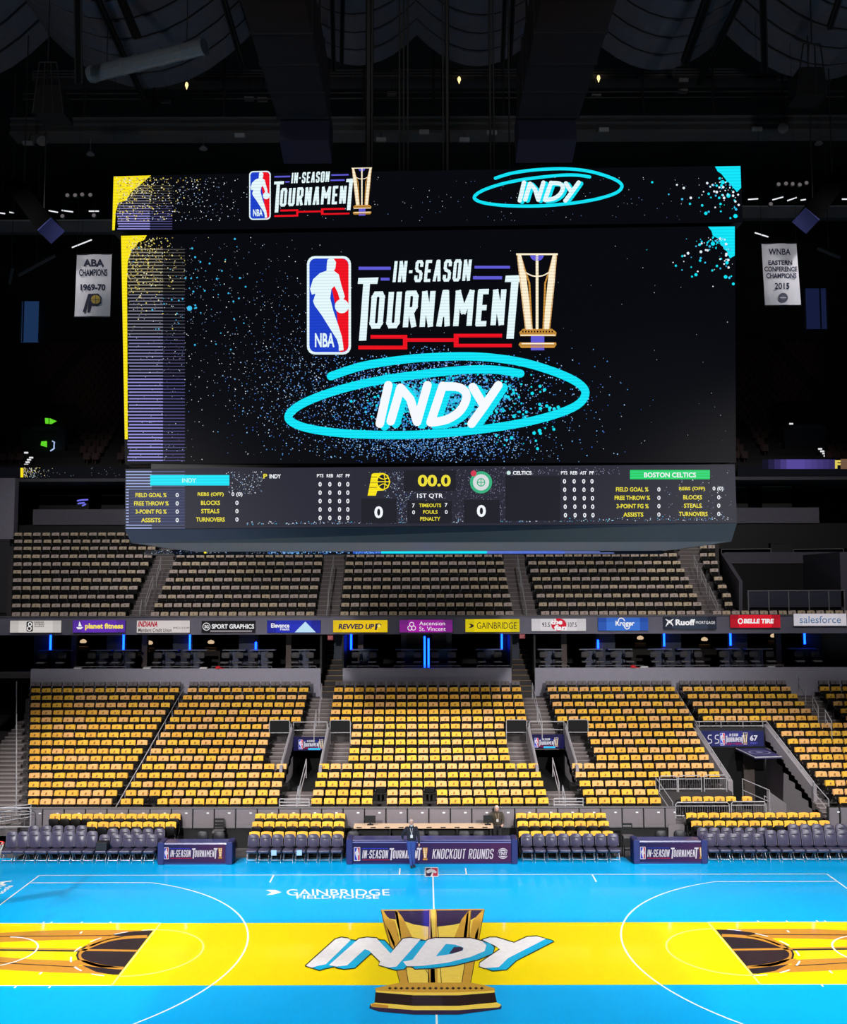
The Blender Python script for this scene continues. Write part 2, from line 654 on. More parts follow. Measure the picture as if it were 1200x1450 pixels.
def lane_art(pr):
    g = lambda pts: [(x / 4, 1220 + y / 4) for x, y in pts]
    pr.poly(g([(-60, 408), (0, 403), (330, 388), (640, 387), (870, 390), (830, 412), (640, 420), (560, 440), (300, 445), (0, 456), (-60, 458)]), art_tan)
    pr.poly(g([(-60, 535), (0, 540), (200, 555), (430, 562), (450, 590), (690, 600), (660, 640), (540, 635), (300, 628), (0, 612), (-60, 610)]), art_tan)
    pr.poly(g([(-60, 484), (0, 487), (440, 494), (440, 500), (0, 495), (-60, 494)]), art_tan)
    pr.up()
    pr.stroke(g([(-60, 500), (0, 501), (440, 506)]), 2.4, art_dark, False)
    pr.stroke(g([(-60, 428), (0, 425), (640, 418)]), 1.0, art_dark, False)
    pr.stroke(g([(-60, 570), (0, 573), (430, 597)]), 1.1, art_dark, False)
    pr.poly(g([(868, 390), (760, 395), (660, 408), (560, 440), (490, 472), (445, 500), (430, 530), (440, 560), (470, 590), (545, 625), (640, 641), (672, 641)]), art_dark)
    pr.up()
    pr.stroke([(x, y) for x, y in smooth_path(g([(835, 424), (740, 428), (640, 440), (540, 470), (470, 505), (452, 530), (468, 558), (540, 585), (620, 598), (700, 604)]))], 4.0, art_tan, False)
    pr.stroke(g([(440, 500), (780, 505)]), 2.6, art_tan, False)
    pr.poly(g([(690, 601), (560, 580), (480, 560), (420, 556), (440, 584), (560, 600)]), art_tan)
    pr.poly(g([(640, 418), (560, 436), (480, 480), (520, 480), (600, 446), (700, 426)]), art_tan)


pr = Print(FLOORP, off=0.002, step=0.0005)
lane_art(pr)
pr.build('lane_trophy_art', court)
mir = MB()
mir.mats, mir.m = pr.mb.mats, pr.mb.m
mir.v = [(-x, y, z) for x, y, z in pr.mb.v]
mir.f = [tuple(reversed(f)) for f in pr.mb.f]
mir.build('lane_trophy_art', court)

# lines, laid out to the court's own measures
mb = MB()
LZ, LW = 0.0045, 0.055
floor_strip(mb, (-HX, HY), (HX, HY), LW, LZ, line_white)
floor_strip(mb, (-HX, -HY), (HX, -HY), LW, LZ, line_white)
floor_strip(mb, (0, -HY), (0, HY), 0.05, LZ, line_white)
for s in (-1, 1):
    floor_strip(mb, (s * HX, -HY), (s * HX, HY), LW, LZ, line_white)
    for t in (-1, 1):
        floor_strip(mb, (s * 9.995, t * 6.706), (s * HX, t * 6.706), LW, LZ, line_white)
        floor_strip(mb, (s * 8.53, t * 2.44), (s * (HX + 0.9), t * 2.44), 0.045, LZ, line_white)
        for dx in (4.2, 3.3, 2.35, 2.1):
            floor_strip(mb, (s * (HX - dx), t * 2.44), (s * (HX - dx), t * 2.60), 0.05, LZ, line_white)
        floor_strip(mb, (s * (HX - 3.6), t * 1.5), (s * (HX - 3.6), t * 1.68), 0.06, LZ, line_white)
    floor_strip(mb, (s * 8.53, -2.44), (s * 8.53, 2.44), LW, LZ, line_cream)
    bx = s * 12.725
    a = math.degrees(math.asin(6.706 / 7.24))
    if s < 0:
        floor_arc(mb, (bx, 0), 7.24, -a, a, LW, LZ, line_white, 60)
        floor_arc(mb, (-8.53, 0), 1.83, -90, 90, LW, LZ, line_cream, 30)
        floor_arc(mb, (-8.53, 0), 1.83, 90, 270, LW, LZ, line_white, 28, 2)
        floor_arc(mb, (bx, 0), 1.22, -90, 90, LW, LZ, line_white, 20)
    else:
        floor_arc(mb, (bx, 0), 7.24, 180 - a, 180 + a, LW, LZ, line_white, 60)
        floor_arc(mb, (8.53, 0), 1.83, 90, 270, LW, LZ, line_cream, 30)
        floor_arc(mb, (8.53, 0), 1.83, -90, 90, LW, LZ, line_white, 28, 2)
        floor_arc(mb, (bx, 0), 1.22, 90, 270, LW, LZ, line_white, 20)
    floor_strip(mb, (s * 5.79, HY), (s * 5.79, HY - 0.91), LW, LZ, line_white)
    floor_strip(mb, (s * 1.22, HY), (s * 1.22, HY + 0.85), LW, LZ, line_white)
mb.build('court_lines', court)

# centre art: trophy and brush lettering
pr = Print(FLOORP, mp=lambda x, y: (420 + x / 6, 1280 + y / 6), off=0.005, step=0.0006)
R6 = 1080
pr.poly([(718, 55), (R6 + 518, 50), (R6 + 400, 672), (880, 672)], art_light)
pr.up()
pr.poly([(725, 58), (R6 + 512, 52), (R6 + 470, 100), (R6 + 380, 148), (R6 + 250, 178), (R6 + 110, 194), (1130, 194), (1000, 175), (900, 140), (790, 125), (745, 85)], art_navy)
pr.stroke([(718, 52), (R6 + 518, 46)], 9, art_tan, False)
pr.up()
for m_, pts in ((art_gold, [(718, 55), (742, 62), (780, 122), (838, 146), (900, 400), (952, 672), (880, 672), (805, 390), (745, 200)]),
                (art_light, [(760, 180), (800, 250), (835, 330), (835, 380), (800, 300)]),
                (art_gold, [(835, 58), (862, 62), (905, 120), (985, 282), (1000, 320), (900, 320), (850, 150)]),
                (art_light, [(842, 60), (860, 70), (892, 290), (860, 270)]),
                (art_gold, [(1128, 46), (1192, 46), (1200, 672), (1120, 672)]),
                (art_light, [(1140, 46), (1180, 46), (1180, 672), (1140, 672)]),
                (art_gold, [(R6 + 518, 50), (R6 + 494, 60), (R6 + 420, 140), (R6 + 385, 300), (R6 + 325, 672), (R6 + 400, 672), (R6 + 470, 320)]),
                (art_light, [(R6 + 470, 190), (R6 + 440, 260), (R6 + 430, 340), (R6 + 460, 300)]),
                (art_gold, [(R6 + 405, 55), (R6 + 380, 62), (R6 + 325, 130), (R6 + 262, 282), (R6 + 300, 310), (R6 + 390, 310)]),
                (art_light, [(R6 + 385, 62), (R6 + 366, 90), (R6 + 340, 290), (R6 + 366, 290)])):
    pr.poly(m_ and pts, m_)
for pts in ([(718, 55), (880, 672)], [(R6 + 518, 50), (R6 + 400, 672)], [(838, 60), (905, 380), (952, 672)], [(R6 + 402, 60), (R6 + 385, 300), (R6 + 325, 672)], [(1128, 50), (1120, 672)], [(1192, 50), (1232, 672)], [(1100, 560), (1125, 600), (1128, 672)]):
    pr.stroke(pts, 6, art_outline, False)
pr.up()
pr.poly([(880, 668), (R6 + 400, 668), (R6 + 520, 690), (R6 + 606, 716), (R6 + 606, 750), (R6 + 300, 776), (1000, 776), (676, 748), (668, 716), (800, 684)], art_gold)
pr.up()
pr.poly([(680, 735), (1000, 752), (R6 + 300, 752), (R6 + 606, 735), (R6 + 606, 752), (R6 + 300, 776), (1000, 776), (676, 750)], art_light)
for k in range(17):
    t = (k + 0.5) / 17
    x, w = lerp(770, R6 + 520, t), 18
    y = 716 - 0 * t
    pr.poly([(x - w, y), (x, y - 12), (x + w, y), (x, y + 12)], art_outline)
pr.poly([(672, 750), (1000, 776), (R6 + 300, 776), (R6 + 606, 752), (R6 + 624, 836), (R6 + 300, 866), (1000, 866), (664, 838)], art_outline)
pr.poly([(664, 838), (1000, 866), (R6 + 300, 866), (R6 + 622, 836), (R6 + 662, 856), (R6 + 640, 878), (R6 + 300, 902), (1000, 902), (640, 874), (628, 852)], art_light)
pr.poly([(628, 852), (640, 874), (1000, 902), (R6 + 300, 902), (R6 + 640, 878), (R6 + 666, 860), (R6 + 660, 892), (R6 + 300, 940), (1000, 940), (700, 914), (618, 886)], art_navy)
pr.up()
pr.poly([(985, 780), (1240, 786), (1240, 864), (985, 862)], art_dark)
pr.poly([(640, 845), (780, 862), (780, 884), (640, 872)], art_tan)
INDY = {
    'I': [(80, 525), (330, 300), (380, 285), (440, 293), (462, 306), (250, 512), (180, 526), (130, 542)],
    'N': [(275, 520), (530, 295), (600, 285), (682, 291), (800, 420), (905, 296), (960, 288), (1058, 297), (850, 532), (780, 540), (700, 518), (712, 490), (615, 395), (580, 385), (430, 522), (340, 532)],
    'D': [(905, 490), (985, 475), (1115, 305), (1180, 290), (R6 + 400, 292), (R6 + 500, 316), (R6 + 535, 350), (R6 + 520, 400), (R6 + 400, 450), (R6 + 200, 500), (R6, 525), (940, 530)],
    'Y': [(R6 + 500, 305), (R6 + 560, 285), (R6 + 620, 285), (R6 + 770, 330), (R6 + 880, 280), (R6 + 960, 275), (R6 + 1042, 295), (R6 + 720, 460), (R6 + 640, 536), (R6 + 520, 546), (R6 + 475, 530), (R6 + 480, 500), (R6 + 650, 385), (R6 + 600, 350)]}
pr.up()
SH = (66, 20)
for k, pts in INDY.items():
    for dx, dy in ((0, 0), SH):
        q = [(x + dx, y + dy) for x, y in pts]
        pr.stroke(q + [q[0]], 18, art_outline)
pr.up()
for k, pts in INDY.items():
    for i in range(len(pts)):
        a, b = pts[i], pts[(i + 1) % len(pts)]
        pr.poly([a, b, (b[0] + SH[0], b[1] + SH[1]), (a[0] + SH[0], a[1] + SH[1])], art_blue)
pr.up()
for k, pts in INDY.items():
    pr.poly(pts, art_white)
pr.up()
pr.poly([(R6 + 105, 445), (R6 + 190, 340), (R6 + 265, 345), (R6 + 338, 370), (R6 + 335, 395), (R6 + 240, 425)], art_blue)
pr.up()
pr.poly([(R6 + 215, 422), (R6 + 260, 365), (R6 + 320, 364), (R6 + 340, 380), (R6 + 320, 400), (R6 + 250, 420)], art_navy)
pr.build('centre_logo', court)

pr = Print(FLOORP, off=0.005, step=0.0006)
pr.text('GAINBRIDGE', 406, 1259.2, 552, 1268, line_white, 0.005, -0.1)
pr.text('FIELDHOUSE', 420, 1267.6, 537, 1272.6, line_white, 0.01)
pr.poly([(376, 1260), (390, 1260), (399, 1263.5), (386, 1267), (377, 1267.4), (385, 1263.6)], line_white)
pr.build('sponsor_lettering', court)
pr = Print(FLOORP, off=0.005, step=0.0006)
pr.rrect(602, 1228, 621, 1241.5, 1.5, art_white)
pr.up()
pr.poly([(603, 1229), (610, 1229), (612, 1236), (610, 1240.5), (603, 1240.5)], art_navy)
pr.poly([(611, 1229), (620, 1229), (620, 1240.5), (613, 1240.5), (614, 1235)], art_red)
pr.up()
pr.poly([(604, 1233), (609, 1230.5), (615, 1231.5), (619, 1234.5), (617, 1236.5), (612, 1235), (606, 1236.5), (604, 1235)], art_white)
pr.build('league_badge', court)
mb = MB()
for s_, x0, h_, y0, y1 in (('RA', -15.05, 0.62, 6.0, 7.0), ('tools', -14.75, 0.22, 5.4, 6.4)):
    vs_, fs = text2d(s_, 0.03)
    mb.mesh([(x0 - v * h_, lerp(y0, y1, u), 0.004) for u, v in vs_], fs, line_white)
mb.build('baseline_lettering', court)

# ---- lower bowl: rows of treads, aisle steps, openings
ROWY = [1135.3, 1123.3, 1111, 1098.3, 1086, 1074.3, 1063.7, 1051.7, 1040.7, 1029.3, 1019, 1008.7, 998.3, 987.7, 977.3, 968.3]
NR = len(ROWY)
BY = [12.0 + 0.75 * i for i in range(NR)]
SEATH = 0.72
BZ = [Zp(ROWY[i], BY[i]) - SEATH for i in range(NR)]


def rail_a(y):
    return interp(y, [973, 1143], [262, 164])


def sections(i):
    """picture x of the two ends of each block of seats in row i"""
    y = ROWY[i]
    out = [('A', 45, rail_a(y) - 4), ]
    if y <= 1022:
        bl, cl, cr, dl = (interp(y, [968, 1019], e) for e in ([441, 428], [474, 467], [737, 746], [771, 787]))
        out += [('B', rail_a(y) + 6, bl), ('C', cl, cr), ('D', dl, interp(y, [970, 1028], [951, 987])), ('G', interp(y, [970, 1028], [960, 998]), interp(y, [970, 1020], [1113, 1157])), ('F', interp(y, [975, 1020], [1156, 1196]), 1222)]
    else:
        if y < 1080:
            bl, cl, cr, dl = (interp(y, [1029, 1074], e) for e in ([388, 376], [499, 493], [714, 722], [825, 842]))
        else:
            bl, cl, cr, dl = (interp(y, [1086, 1135], e) for e in ([409, 396], [452, 441], [762, 776], [807, 826]))
        dr = interp(y, [1029, 1059, 1084, 1098], [980, 993, 1007, 1016]) if y < 1104 else interp(y, [1108, 1135], [925, 933])
        out += [('B', rail_a(y) + 6, bl), ('C', cl, cr), ('D', dl, dr), ('E', interp(y, [1033, 1056, 1079, 1101, 1114, 1127, 1136], [1096, 1115, 1131, 1151, 1165, 1175, 1180]), 1222)]
    return out


TXL, TXR = X(990, 19.0, 1030), X(1084, 19.0, 1025)      # the players' tunnel
V1 = (X(414, 18.0, 1045), X(462, 18.0, 1045))           # the two small tunnels
V2 = (X(752, 18.0, 1045), X(801, 18.0, 1045))
mb = MB()
steps = []
for i in range(NR):
    y0, y1 = BY[i] - 0.45, BY[i] + 0.30
    segs = []
    for nm, a, b in sections(i):
        segs.append((X(a, BY[i]) - 0.06, X(b, BY[i]) + 0.06))
    for a, b in segs:
        mb.box(a, b, y0, y1, BZ[i] - 0.5, BZ[i], concrete_dark)  # shade among the seats is put into the darker tread colour
    edges = [(-20.5, segs[0][0])] + [(segs[k][1], segs[k + 1][0]) for k in range(len(segs) - 1)]
    for a, b in edges:
        if b - a < 0.3:
            if b > a:
                mb.box(a, b, y0, y1, BZ[i] - 0.5, BZ[i], concrete_dark)
            continue
        parts_ = [(a, b)]
        for v, lo, hi in ((V1, 4, 8), (V2, 4, 8), ((TXL, TXR), 0, 9)):
            if lo <= i <= hi:
                q = []
                for c, d in parts_:
                    if d <= v[0] or c >= v[1]:
                        q.append((c, d))
                    else:
                        if v[0] - c > 0.05:
                            q.append((c, v[0]))
                        if d - v[1] > 0.05:
                            q.append((v[1], d))
                parts_ = q
        for c, d in parts_:
            if d - c < 0.05:
                continue
            if i < 3 and c > 8 and d <= TXL + 0.3:
                continue        # platform beside the tunnel
            steps.append((c, d, y0, y1, BZ[i]))
            rise = (BZ[i] - BZ[i - 1]) / 2 if i else 0.12
            half = [(c, d)]
            if i == 9:      # nothing juts out over the mouths of the small tunnels
                for v in (V1, V2):
                    half = [h for e, g in half for h in ([(e, g)] if g <= v[0] or e >= v[1] else [(e, v[0]), (v[1], g)]) if h[1] - h[0] > 0.05]
            for e, g in half:
                steps.append((e, g, y0 - 0.36, y0, BZ[i] - rise))
mb.box(-20.5, 20.5, BY[-1] + 0.3, BY[-1] + 0.9, BZ[-1] - 0.8, BZ[-1], concrete_dark)
tier = struct(mb.build('lower_bowl_tier'), 'concrete treads of the lower seating bowl, darkened in place of seat shade')
for c, d, y0, y1, z in steps:
    b = MB()
    b.box(c, d, y0, y1, z - 0.3, z - 0.035, step_grey)
    b.box(c, d, y0 - 0.015, y0 + 0.07, z - 0.035, z, nosing)
    b.box(c, d, y0 + 0.07, y1, z - 0.035, z - 0.001, step_grey)
    b.build('step', tier)

# front barrier of grey metal panels
BARY = 11.4
BZ0, BZ1 = Zp(1172, BARY), Zp(1143, BARY)
wall_front = struct(thing('wall_front', None, None, (0, BARY, BZ0)), 'low barrier of grey metal panels in front of the bowl')
mb = MB()
mb.box(X(48, BARY), X(953, BARY), BARY + 0.06, BARY + 0.14, 0.0, BZ1 - 0.03, black)
mb.box(X(1165, BARY), X(1240, BARY), BARY + 0.06, BARY + 0.14, 0.0, BZ1 - 0.03, black)
mb.build('backing', wall_front)
mb = MB()
mb.box(X(48, BARY), X(953, BARY), BARY - 0.03, BARY + 0.14, BZ1 - 0.04, BZ1, grey_steel)
mb.build('cap', wall_front)
xs = [48, 67] + [67 + 30.0 * k for k in range(1, 30)]
xs = [x for x in xs if x < 950] + [953]
for a, b in list(zip(xs, xs[1:])) + [(1166, 1181), (1182, 1211), (1212, 1240)]:
    mb = MB()
    x0, x1 = X(a, BARY) + 0.025, X(b, BARY) - 0.025
    if x1 - x0 < 0.1:
        continue
    mb.box(x0, x1, BARY, BARY + 0.06, BZ0, BZ1 - 0.06, panel_grey)
    mb.box(x0 + 0.03, x1 - 0.03, BARY - 0.012, BARY, BZ0 + 0.14, BZ1 - 0.12, panel_grey)
    mb.box(x0, x1, BARY - 0.03, BARY, BZ0, BZ0 + 0.07, grey_steel)
    mb.box((x0 + x1) / 2 + 0.12, (x0 + x1) / 2 + 0.22, BARY - 0.016, BARY - 0.012, BZ1 - 0.24, BZ1 - 0.19, white_paint)
    mb.build('panel', wall_front)

# concrete wall between the bowl and the suites, suite floor, fascia
SY = 24.0
SZ0, SZ1 = Zp(968, SY) - 0.9, Zp(946, SY)
FY = 23.55
FZ0, FZ1 = Zp(898, FY), Zp(873, FY)
mb = MB()
st1, st2 = (X(455, SY), X(486, SY)), (X(724, SY), X(757, SY))
for a, b in ((X(46, SY), st1[0]), (st1[1], st2[0]), (st2[1], 24)):
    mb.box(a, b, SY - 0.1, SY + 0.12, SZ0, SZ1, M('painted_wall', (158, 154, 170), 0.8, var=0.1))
struct(mb.build('wall_bowl_back'), 'grey concrete wall behind the top row of the bowl')
mb = MB()
mb.box(-26, st1[0], SY + 0.12, 31, SZ1 - 0.5, SZ1 - 0.25, concrete_dark)
mb.box(st1[1], st2[0], SY + 0.12, 31, SZ1 - 0.5, SZ1 - 0.25, concrete_dark)
mb.box(st2[1], 26, SY + 0.12, 31, SZ1 - 0.5, SZ1 - 0.25, concrete_dark)
struct(mb.build('suite_floor'), 'dark floor of the suite level')
mb = MB()
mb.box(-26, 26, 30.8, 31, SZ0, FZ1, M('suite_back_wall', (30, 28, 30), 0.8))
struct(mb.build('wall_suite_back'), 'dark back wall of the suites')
fascia_m = M('fascia_grey', (120, 116, 134), 0.6, var=0.12, scale=2)
mb = MB()
mb.box(-26, 26, FY, FY + 0.3, FZ0, FZ1, fascia_m)
mb.box(-26, 26, FY - 0.04, FY + 0.34, FZ1, FZ1 + 0.05, M('fascia_cap', (110, 106, 112), 0.6))
struct(mb.build('wall_balcony_fascia'), 'grey balcony fascia that carries the row of sponsor signs')

# balcony
BALY = [869.3, 857, 844.7, 832.3, 821, 809.3, 798.3, 787.3, 776, 766, 756]
NB = len(BALY)
BLY = [24.7 + 0.8 * j for j in range(NB)]
BLZ = [Zp(BALY[j], BLY[j]) - SEATH for j in range(NB)]


def bal_sections(j):
    y = BALY[j]
    out = [('a', 15, interp(y, [756, 869], [228, 178])), ('b', interp(y, [780, 869], [250, 212]), interp(y, [780, 869], [459, 446])),
           ('c', interp(y, [780, 869], [490, 481]), interp(y, [780, 869], [712, 729])), ('d', interp(y, [780, 869], [744, 766]), interp(y, [780, 866], [959, 1000]))]
    if y > 863:
        out.append(('e', 1010, 1210))
    else:
        out.append(('e', interp(y, [791, 850], [994, 1027]), interp(y, [791, 850], [1017, 1040])))
    return out


mb = MB()
bsteps = []
for j in range(NB):
    y0, y1 = BLY[j] - 0.5, BLY[j] + 0.3
    segs = [(X(a, BLY[j]) - 0.05, X(b, BLY[j]) + 0.05) for nm, a, b in bal_sections(j)]
    for a, b in segs:
        mb.box(a, b, y0, y1, max(BLZ[j] - 0.75, FZ0 + 0.02), BLZ[j], concrete_dark)
    for k in range(len(segs) - 1):
        a, b = segs[k][1], segs[k + 1][0]
        if b - a < 0.25:
            continue
        bsteps.append((a, b, y0, y1, BLZ[j]))
        if j:
            bsteps.append((a, b, y0 - 0.4, y0, (BLZ[j] + BLZ[j - 1]) / 2))
mb.box(-26, 26, FY + 0.3, 31, FZ0, FZ0 + 0.25, concrete_dark)
btier = struct(mb.build('balcony_tier'), 'steep dark concrete treads of the balcony')
for c, d, y0, y1, z in bsteps:
    b = MB()
    b.box(c, d, y0, y1, max(z - 0.45, FZ0 + 0.02), z - 0.03, step_grey)
    b.box(c, d, y0 - 0.015, y0 + 0.06, z - 0.03, z, nosing)
    b.box(c, d, y0 + 0.06, y1, z - 0.03, z - 0.001, step_grey)
    b.build('step', btier)

mb = MB()
mb.box(X(-40, 33.2), X(17, 33.2), 33.0, 33.6, Zp(762, 33.2), Zp(676, 33.2), M('pier_grey', (150, 144, 160), 0.8, var=0.15))
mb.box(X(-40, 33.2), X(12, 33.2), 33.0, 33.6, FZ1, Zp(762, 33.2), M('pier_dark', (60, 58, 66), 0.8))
struct(mb.build('wall_pier'), 'grey pier at the end of the balcony beside the first block')
# upper suites and upper deck far behind the scoreboard
UY = BLY[-1] + 1.2
UZ = BLZ[-1]
mb = MB()
mb.box(X(42, UY), X(1166, UY), UY, UY + 0.25, Zp(742, UY), Zp(720, UY), M('parapet_grey', (96, 92, 104), 0.8, var=0.15))
mb.box(-34, 34, UY + 0.1, UY + 0.2, UZ - 0.2, Zp(742, UY), black)
struct(mb.build('wall_upper_parapet'), 'grey parapet of the upper suites behind the scoreboard')
mb = MB()
mb.box(-34, 34, UY + 5, UY + 5.2, UZ, Zp(676, UY), M('upper_suite_wall', (26, 22, 22), 0.8))
struct(mb.build('wall_upper_suite'), 'dark back wall of the upper suites')
mb = MB()
mb.box(-34, 34, UY + 0.25, UY + 5, Zp(742, UY) - 0.2, Zp(742, UY), black)
struct(mb.build('upper_suite_floor'), 'black floor of the upper suites')
mb = MB()
mb.box(-34, 34, UY - 0.1, UY + 5.2, Zp(681, UY), Zp(676, UY), M('ribbon_ledge', (84, 82, 90), 0.7))
struct(mb.build('trim_1'), 'grey ledge under the upper ribbon board')
mb = MB()
UDZ0 = Zp(656, UY + 0.5)
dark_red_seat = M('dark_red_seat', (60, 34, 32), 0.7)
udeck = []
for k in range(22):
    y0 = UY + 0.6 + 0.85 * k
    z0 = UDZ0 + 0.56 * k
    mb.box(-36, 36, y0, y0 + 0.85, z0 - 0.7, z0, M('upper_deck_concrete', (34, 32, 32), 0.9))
    udeck.append((y0, z0))
struct(mb.build('upper_deck_tier'), 'almost black treads of the upper deck')
mb = MB()
for yk, (y0, z0) in enumerate(udeck):
    xx = -33.0
    while xx < 33:
        if not (yk < 9 and (X(24, y0) < xx + 0.4 and xx < X(98, y0) or X(1104, y0) < xx + 0.4 and xx < X(1180, y0))) and abs(xx) > 13 and int((abs(xx) - 13) / 0.55) % 14 > 1:
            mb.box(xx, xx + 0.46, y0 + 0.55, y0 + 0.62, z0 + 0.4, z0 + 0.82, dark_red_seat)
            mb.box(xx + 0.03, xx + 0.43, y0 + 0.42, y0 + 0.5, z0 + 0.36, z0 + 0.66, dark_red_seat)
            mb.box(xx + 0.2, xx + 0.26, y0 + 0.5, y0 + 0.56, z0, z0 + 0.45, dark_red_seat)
        xx += 0.55
tag(mb.build('upper_deck_seats'), 'dim dark red seats of the unlit upper deck', 'seats', None, 'stuff')
mb = MB()
dk = M('arena_wall', (22, 22, 26), 0.9)
mb.box(-40, 40, UY + 20, UY + 20.5, 0, 46, dk)
struct(mb.build('wall_back'), 'black back wall of the arena')
for s, nm in ((-1, 'wall_left'), (1, 'wall_right')):
    mb = MB()
    mb.box(s * 40, s * 40.4, -45, UY + 20, 0, 46, dk)
    struct(mb.build(nm), 'black side wall of the arena on the %s' % ('near basket end' if s < 0 else 'tunnel end'))
mb = MB()
mb.box(-40, 40, -45.4, -45, 0, 46, dk)
struct(mb.build('wall_front_end'), 'black wall of the arena opposite the big screen')
# ================================================================== CENTRE-HUNG SCOREBOARD
LEDB = 0.10
e_black = E('led_black', (9, 10, 15), 1.0)
e_slate = E('led_slate', (44, 44, 56), 1.0)
e_panel = E('led_panel', (34, 34, 42), 1.0)
e_white = E('led_white', (226, 246, 250), 1.0, LEDB)
e_pure = E('led_pure_white', (246, 250, 255), 1.0)
e_cyan = E('led_cyan', (20, 226, 246), 1.0, LEDB)
e_cyan2 = E('led_sky', (60, 190, 240), 1.0)
e_yellow = E('led_yellow', (250, 228, 30), 1.0, LEDB)
e_textyellow = E('led_text_yellow', (236, 222, 60), 1.0)
e_blue = E('led_blue', (30, 64, 200), 1.0, LEDB)
e_red = E('led_red', (236, 20, 34), 1.0, LEDB)
e_violet = E('led_violet', (96, 92, 214), 1.0)
e_gold = E('led_gold', (196, 140, 60), 1.0, 0.2)
e_cream = E('led_cream', (250, 236, 205), 1.0, 0.12)
e_green = E('led_green', (34, 206, 104), 1.0)
e_dim = [E('led_speck_%d' % k, c, 1.0) for k, c in enumerate(((120, 130, 150), (190, 205, 220), (90, 120, 170), (230, 240, 250)))]
e_spray = [E('led_spray_%d' % k, c, 1.0) for k, c in enumerate(((70, 140, 220), (110, 180, 240), (60, 100, 190), (160, 200, 245)))]
e_ysp = [E('led_gold_speck_%d' % k, c, 1.0) for k, c in enumerate(((220, 200, 90), (150, 130, 60), (235, 225, 170)))]
e_stripe = [E('led_stripe_%d' % k, c, 1.0) for k, c in enumerate(((132, 126, 110), (112, 112, 128), (120, 118, 160), (140, 136, 205), (150, 146, 225)))]
e_stripe_dim = [E('led_stripe_dim_%d' % k, c, 1.0) for k, c in enumerate(((70, 68, 64), (60, 60, 74), (66, 64, 96), (74, 72, 122), (74, 72, 122)))]
e_navy = E('led_navy', (34, 38, 92), 0.9)
e_plum = E('led_plum', (72, 40, 92), 0.9)
e_table_white = E('led_table_white', (226, 222, 236), 0.9)
e_crimson = E('led_crimson', (186, 20, 60), 0.9)

BA = math.radians(1.6)


def board_plane(px, py, Y, tilt):
    t = math.radians(tilt)
    return Plane(at(px, py, Y), (-math.sin(BA) * math.cos(t), -math.cos(BA) * math.cos(t), -math.sin(t)))


sb_base = at(606, 772, -0.4)
board = thing('scoreboard', 'huge centre-hung video scoreboard above the court, black with glowing screens', 'scoreboard', tuple(sb_base))
frame_m = M('board_frame', (20, 22, 28), 0.6)


def screen(name, plane, quad, depth, mat, label=None):
    f = [plane.px(*q) for q in quad]          # tl, tr, br, bl
    b = [p + Vector((0, depth, 0)) for p in f]
    m = MB()
    m.hexa([f[3], f[2], b[2], b[3], f[0], f[1], b[1], b[0]], frame_m)
    m.face([p - Vector((0, 0.003, 0)) for p in (f[3], f[2], f[1], f[0])], mat)
    o = m.build(name, board)
    if label:
        o['label'] = label
    return o


PT = board_plane(606, 282, -2.3, 6)
PM = board_plane(606, 490, -2.0, 5)
PS = board_plane(606, 705, -1.9, 1)
QT = [(160, 249), (1050, 234.5), (1052, 315), (158, 327)]
QM = [(171, 333), (1041.5, 320), (1042.5, 655), (177, 657)]
QS = [(177.5, 664), (1041, 657.5), (1044, 740.5), (177, 749.5)]
top_screen = screen('top_screen', PT, QT, 0.7, e_black, 'upper ribbon screen with tournament logo and blue scribbled oval')
main_screen = screen('main_screen', PM, QM, 0.7, e_black, 'main video screen with tournament logo and blue oval lettering')
stat_screen = screen('stat_screen', PS, QS, 0.7, e_slate, 'statistics screen with team scores and clock')


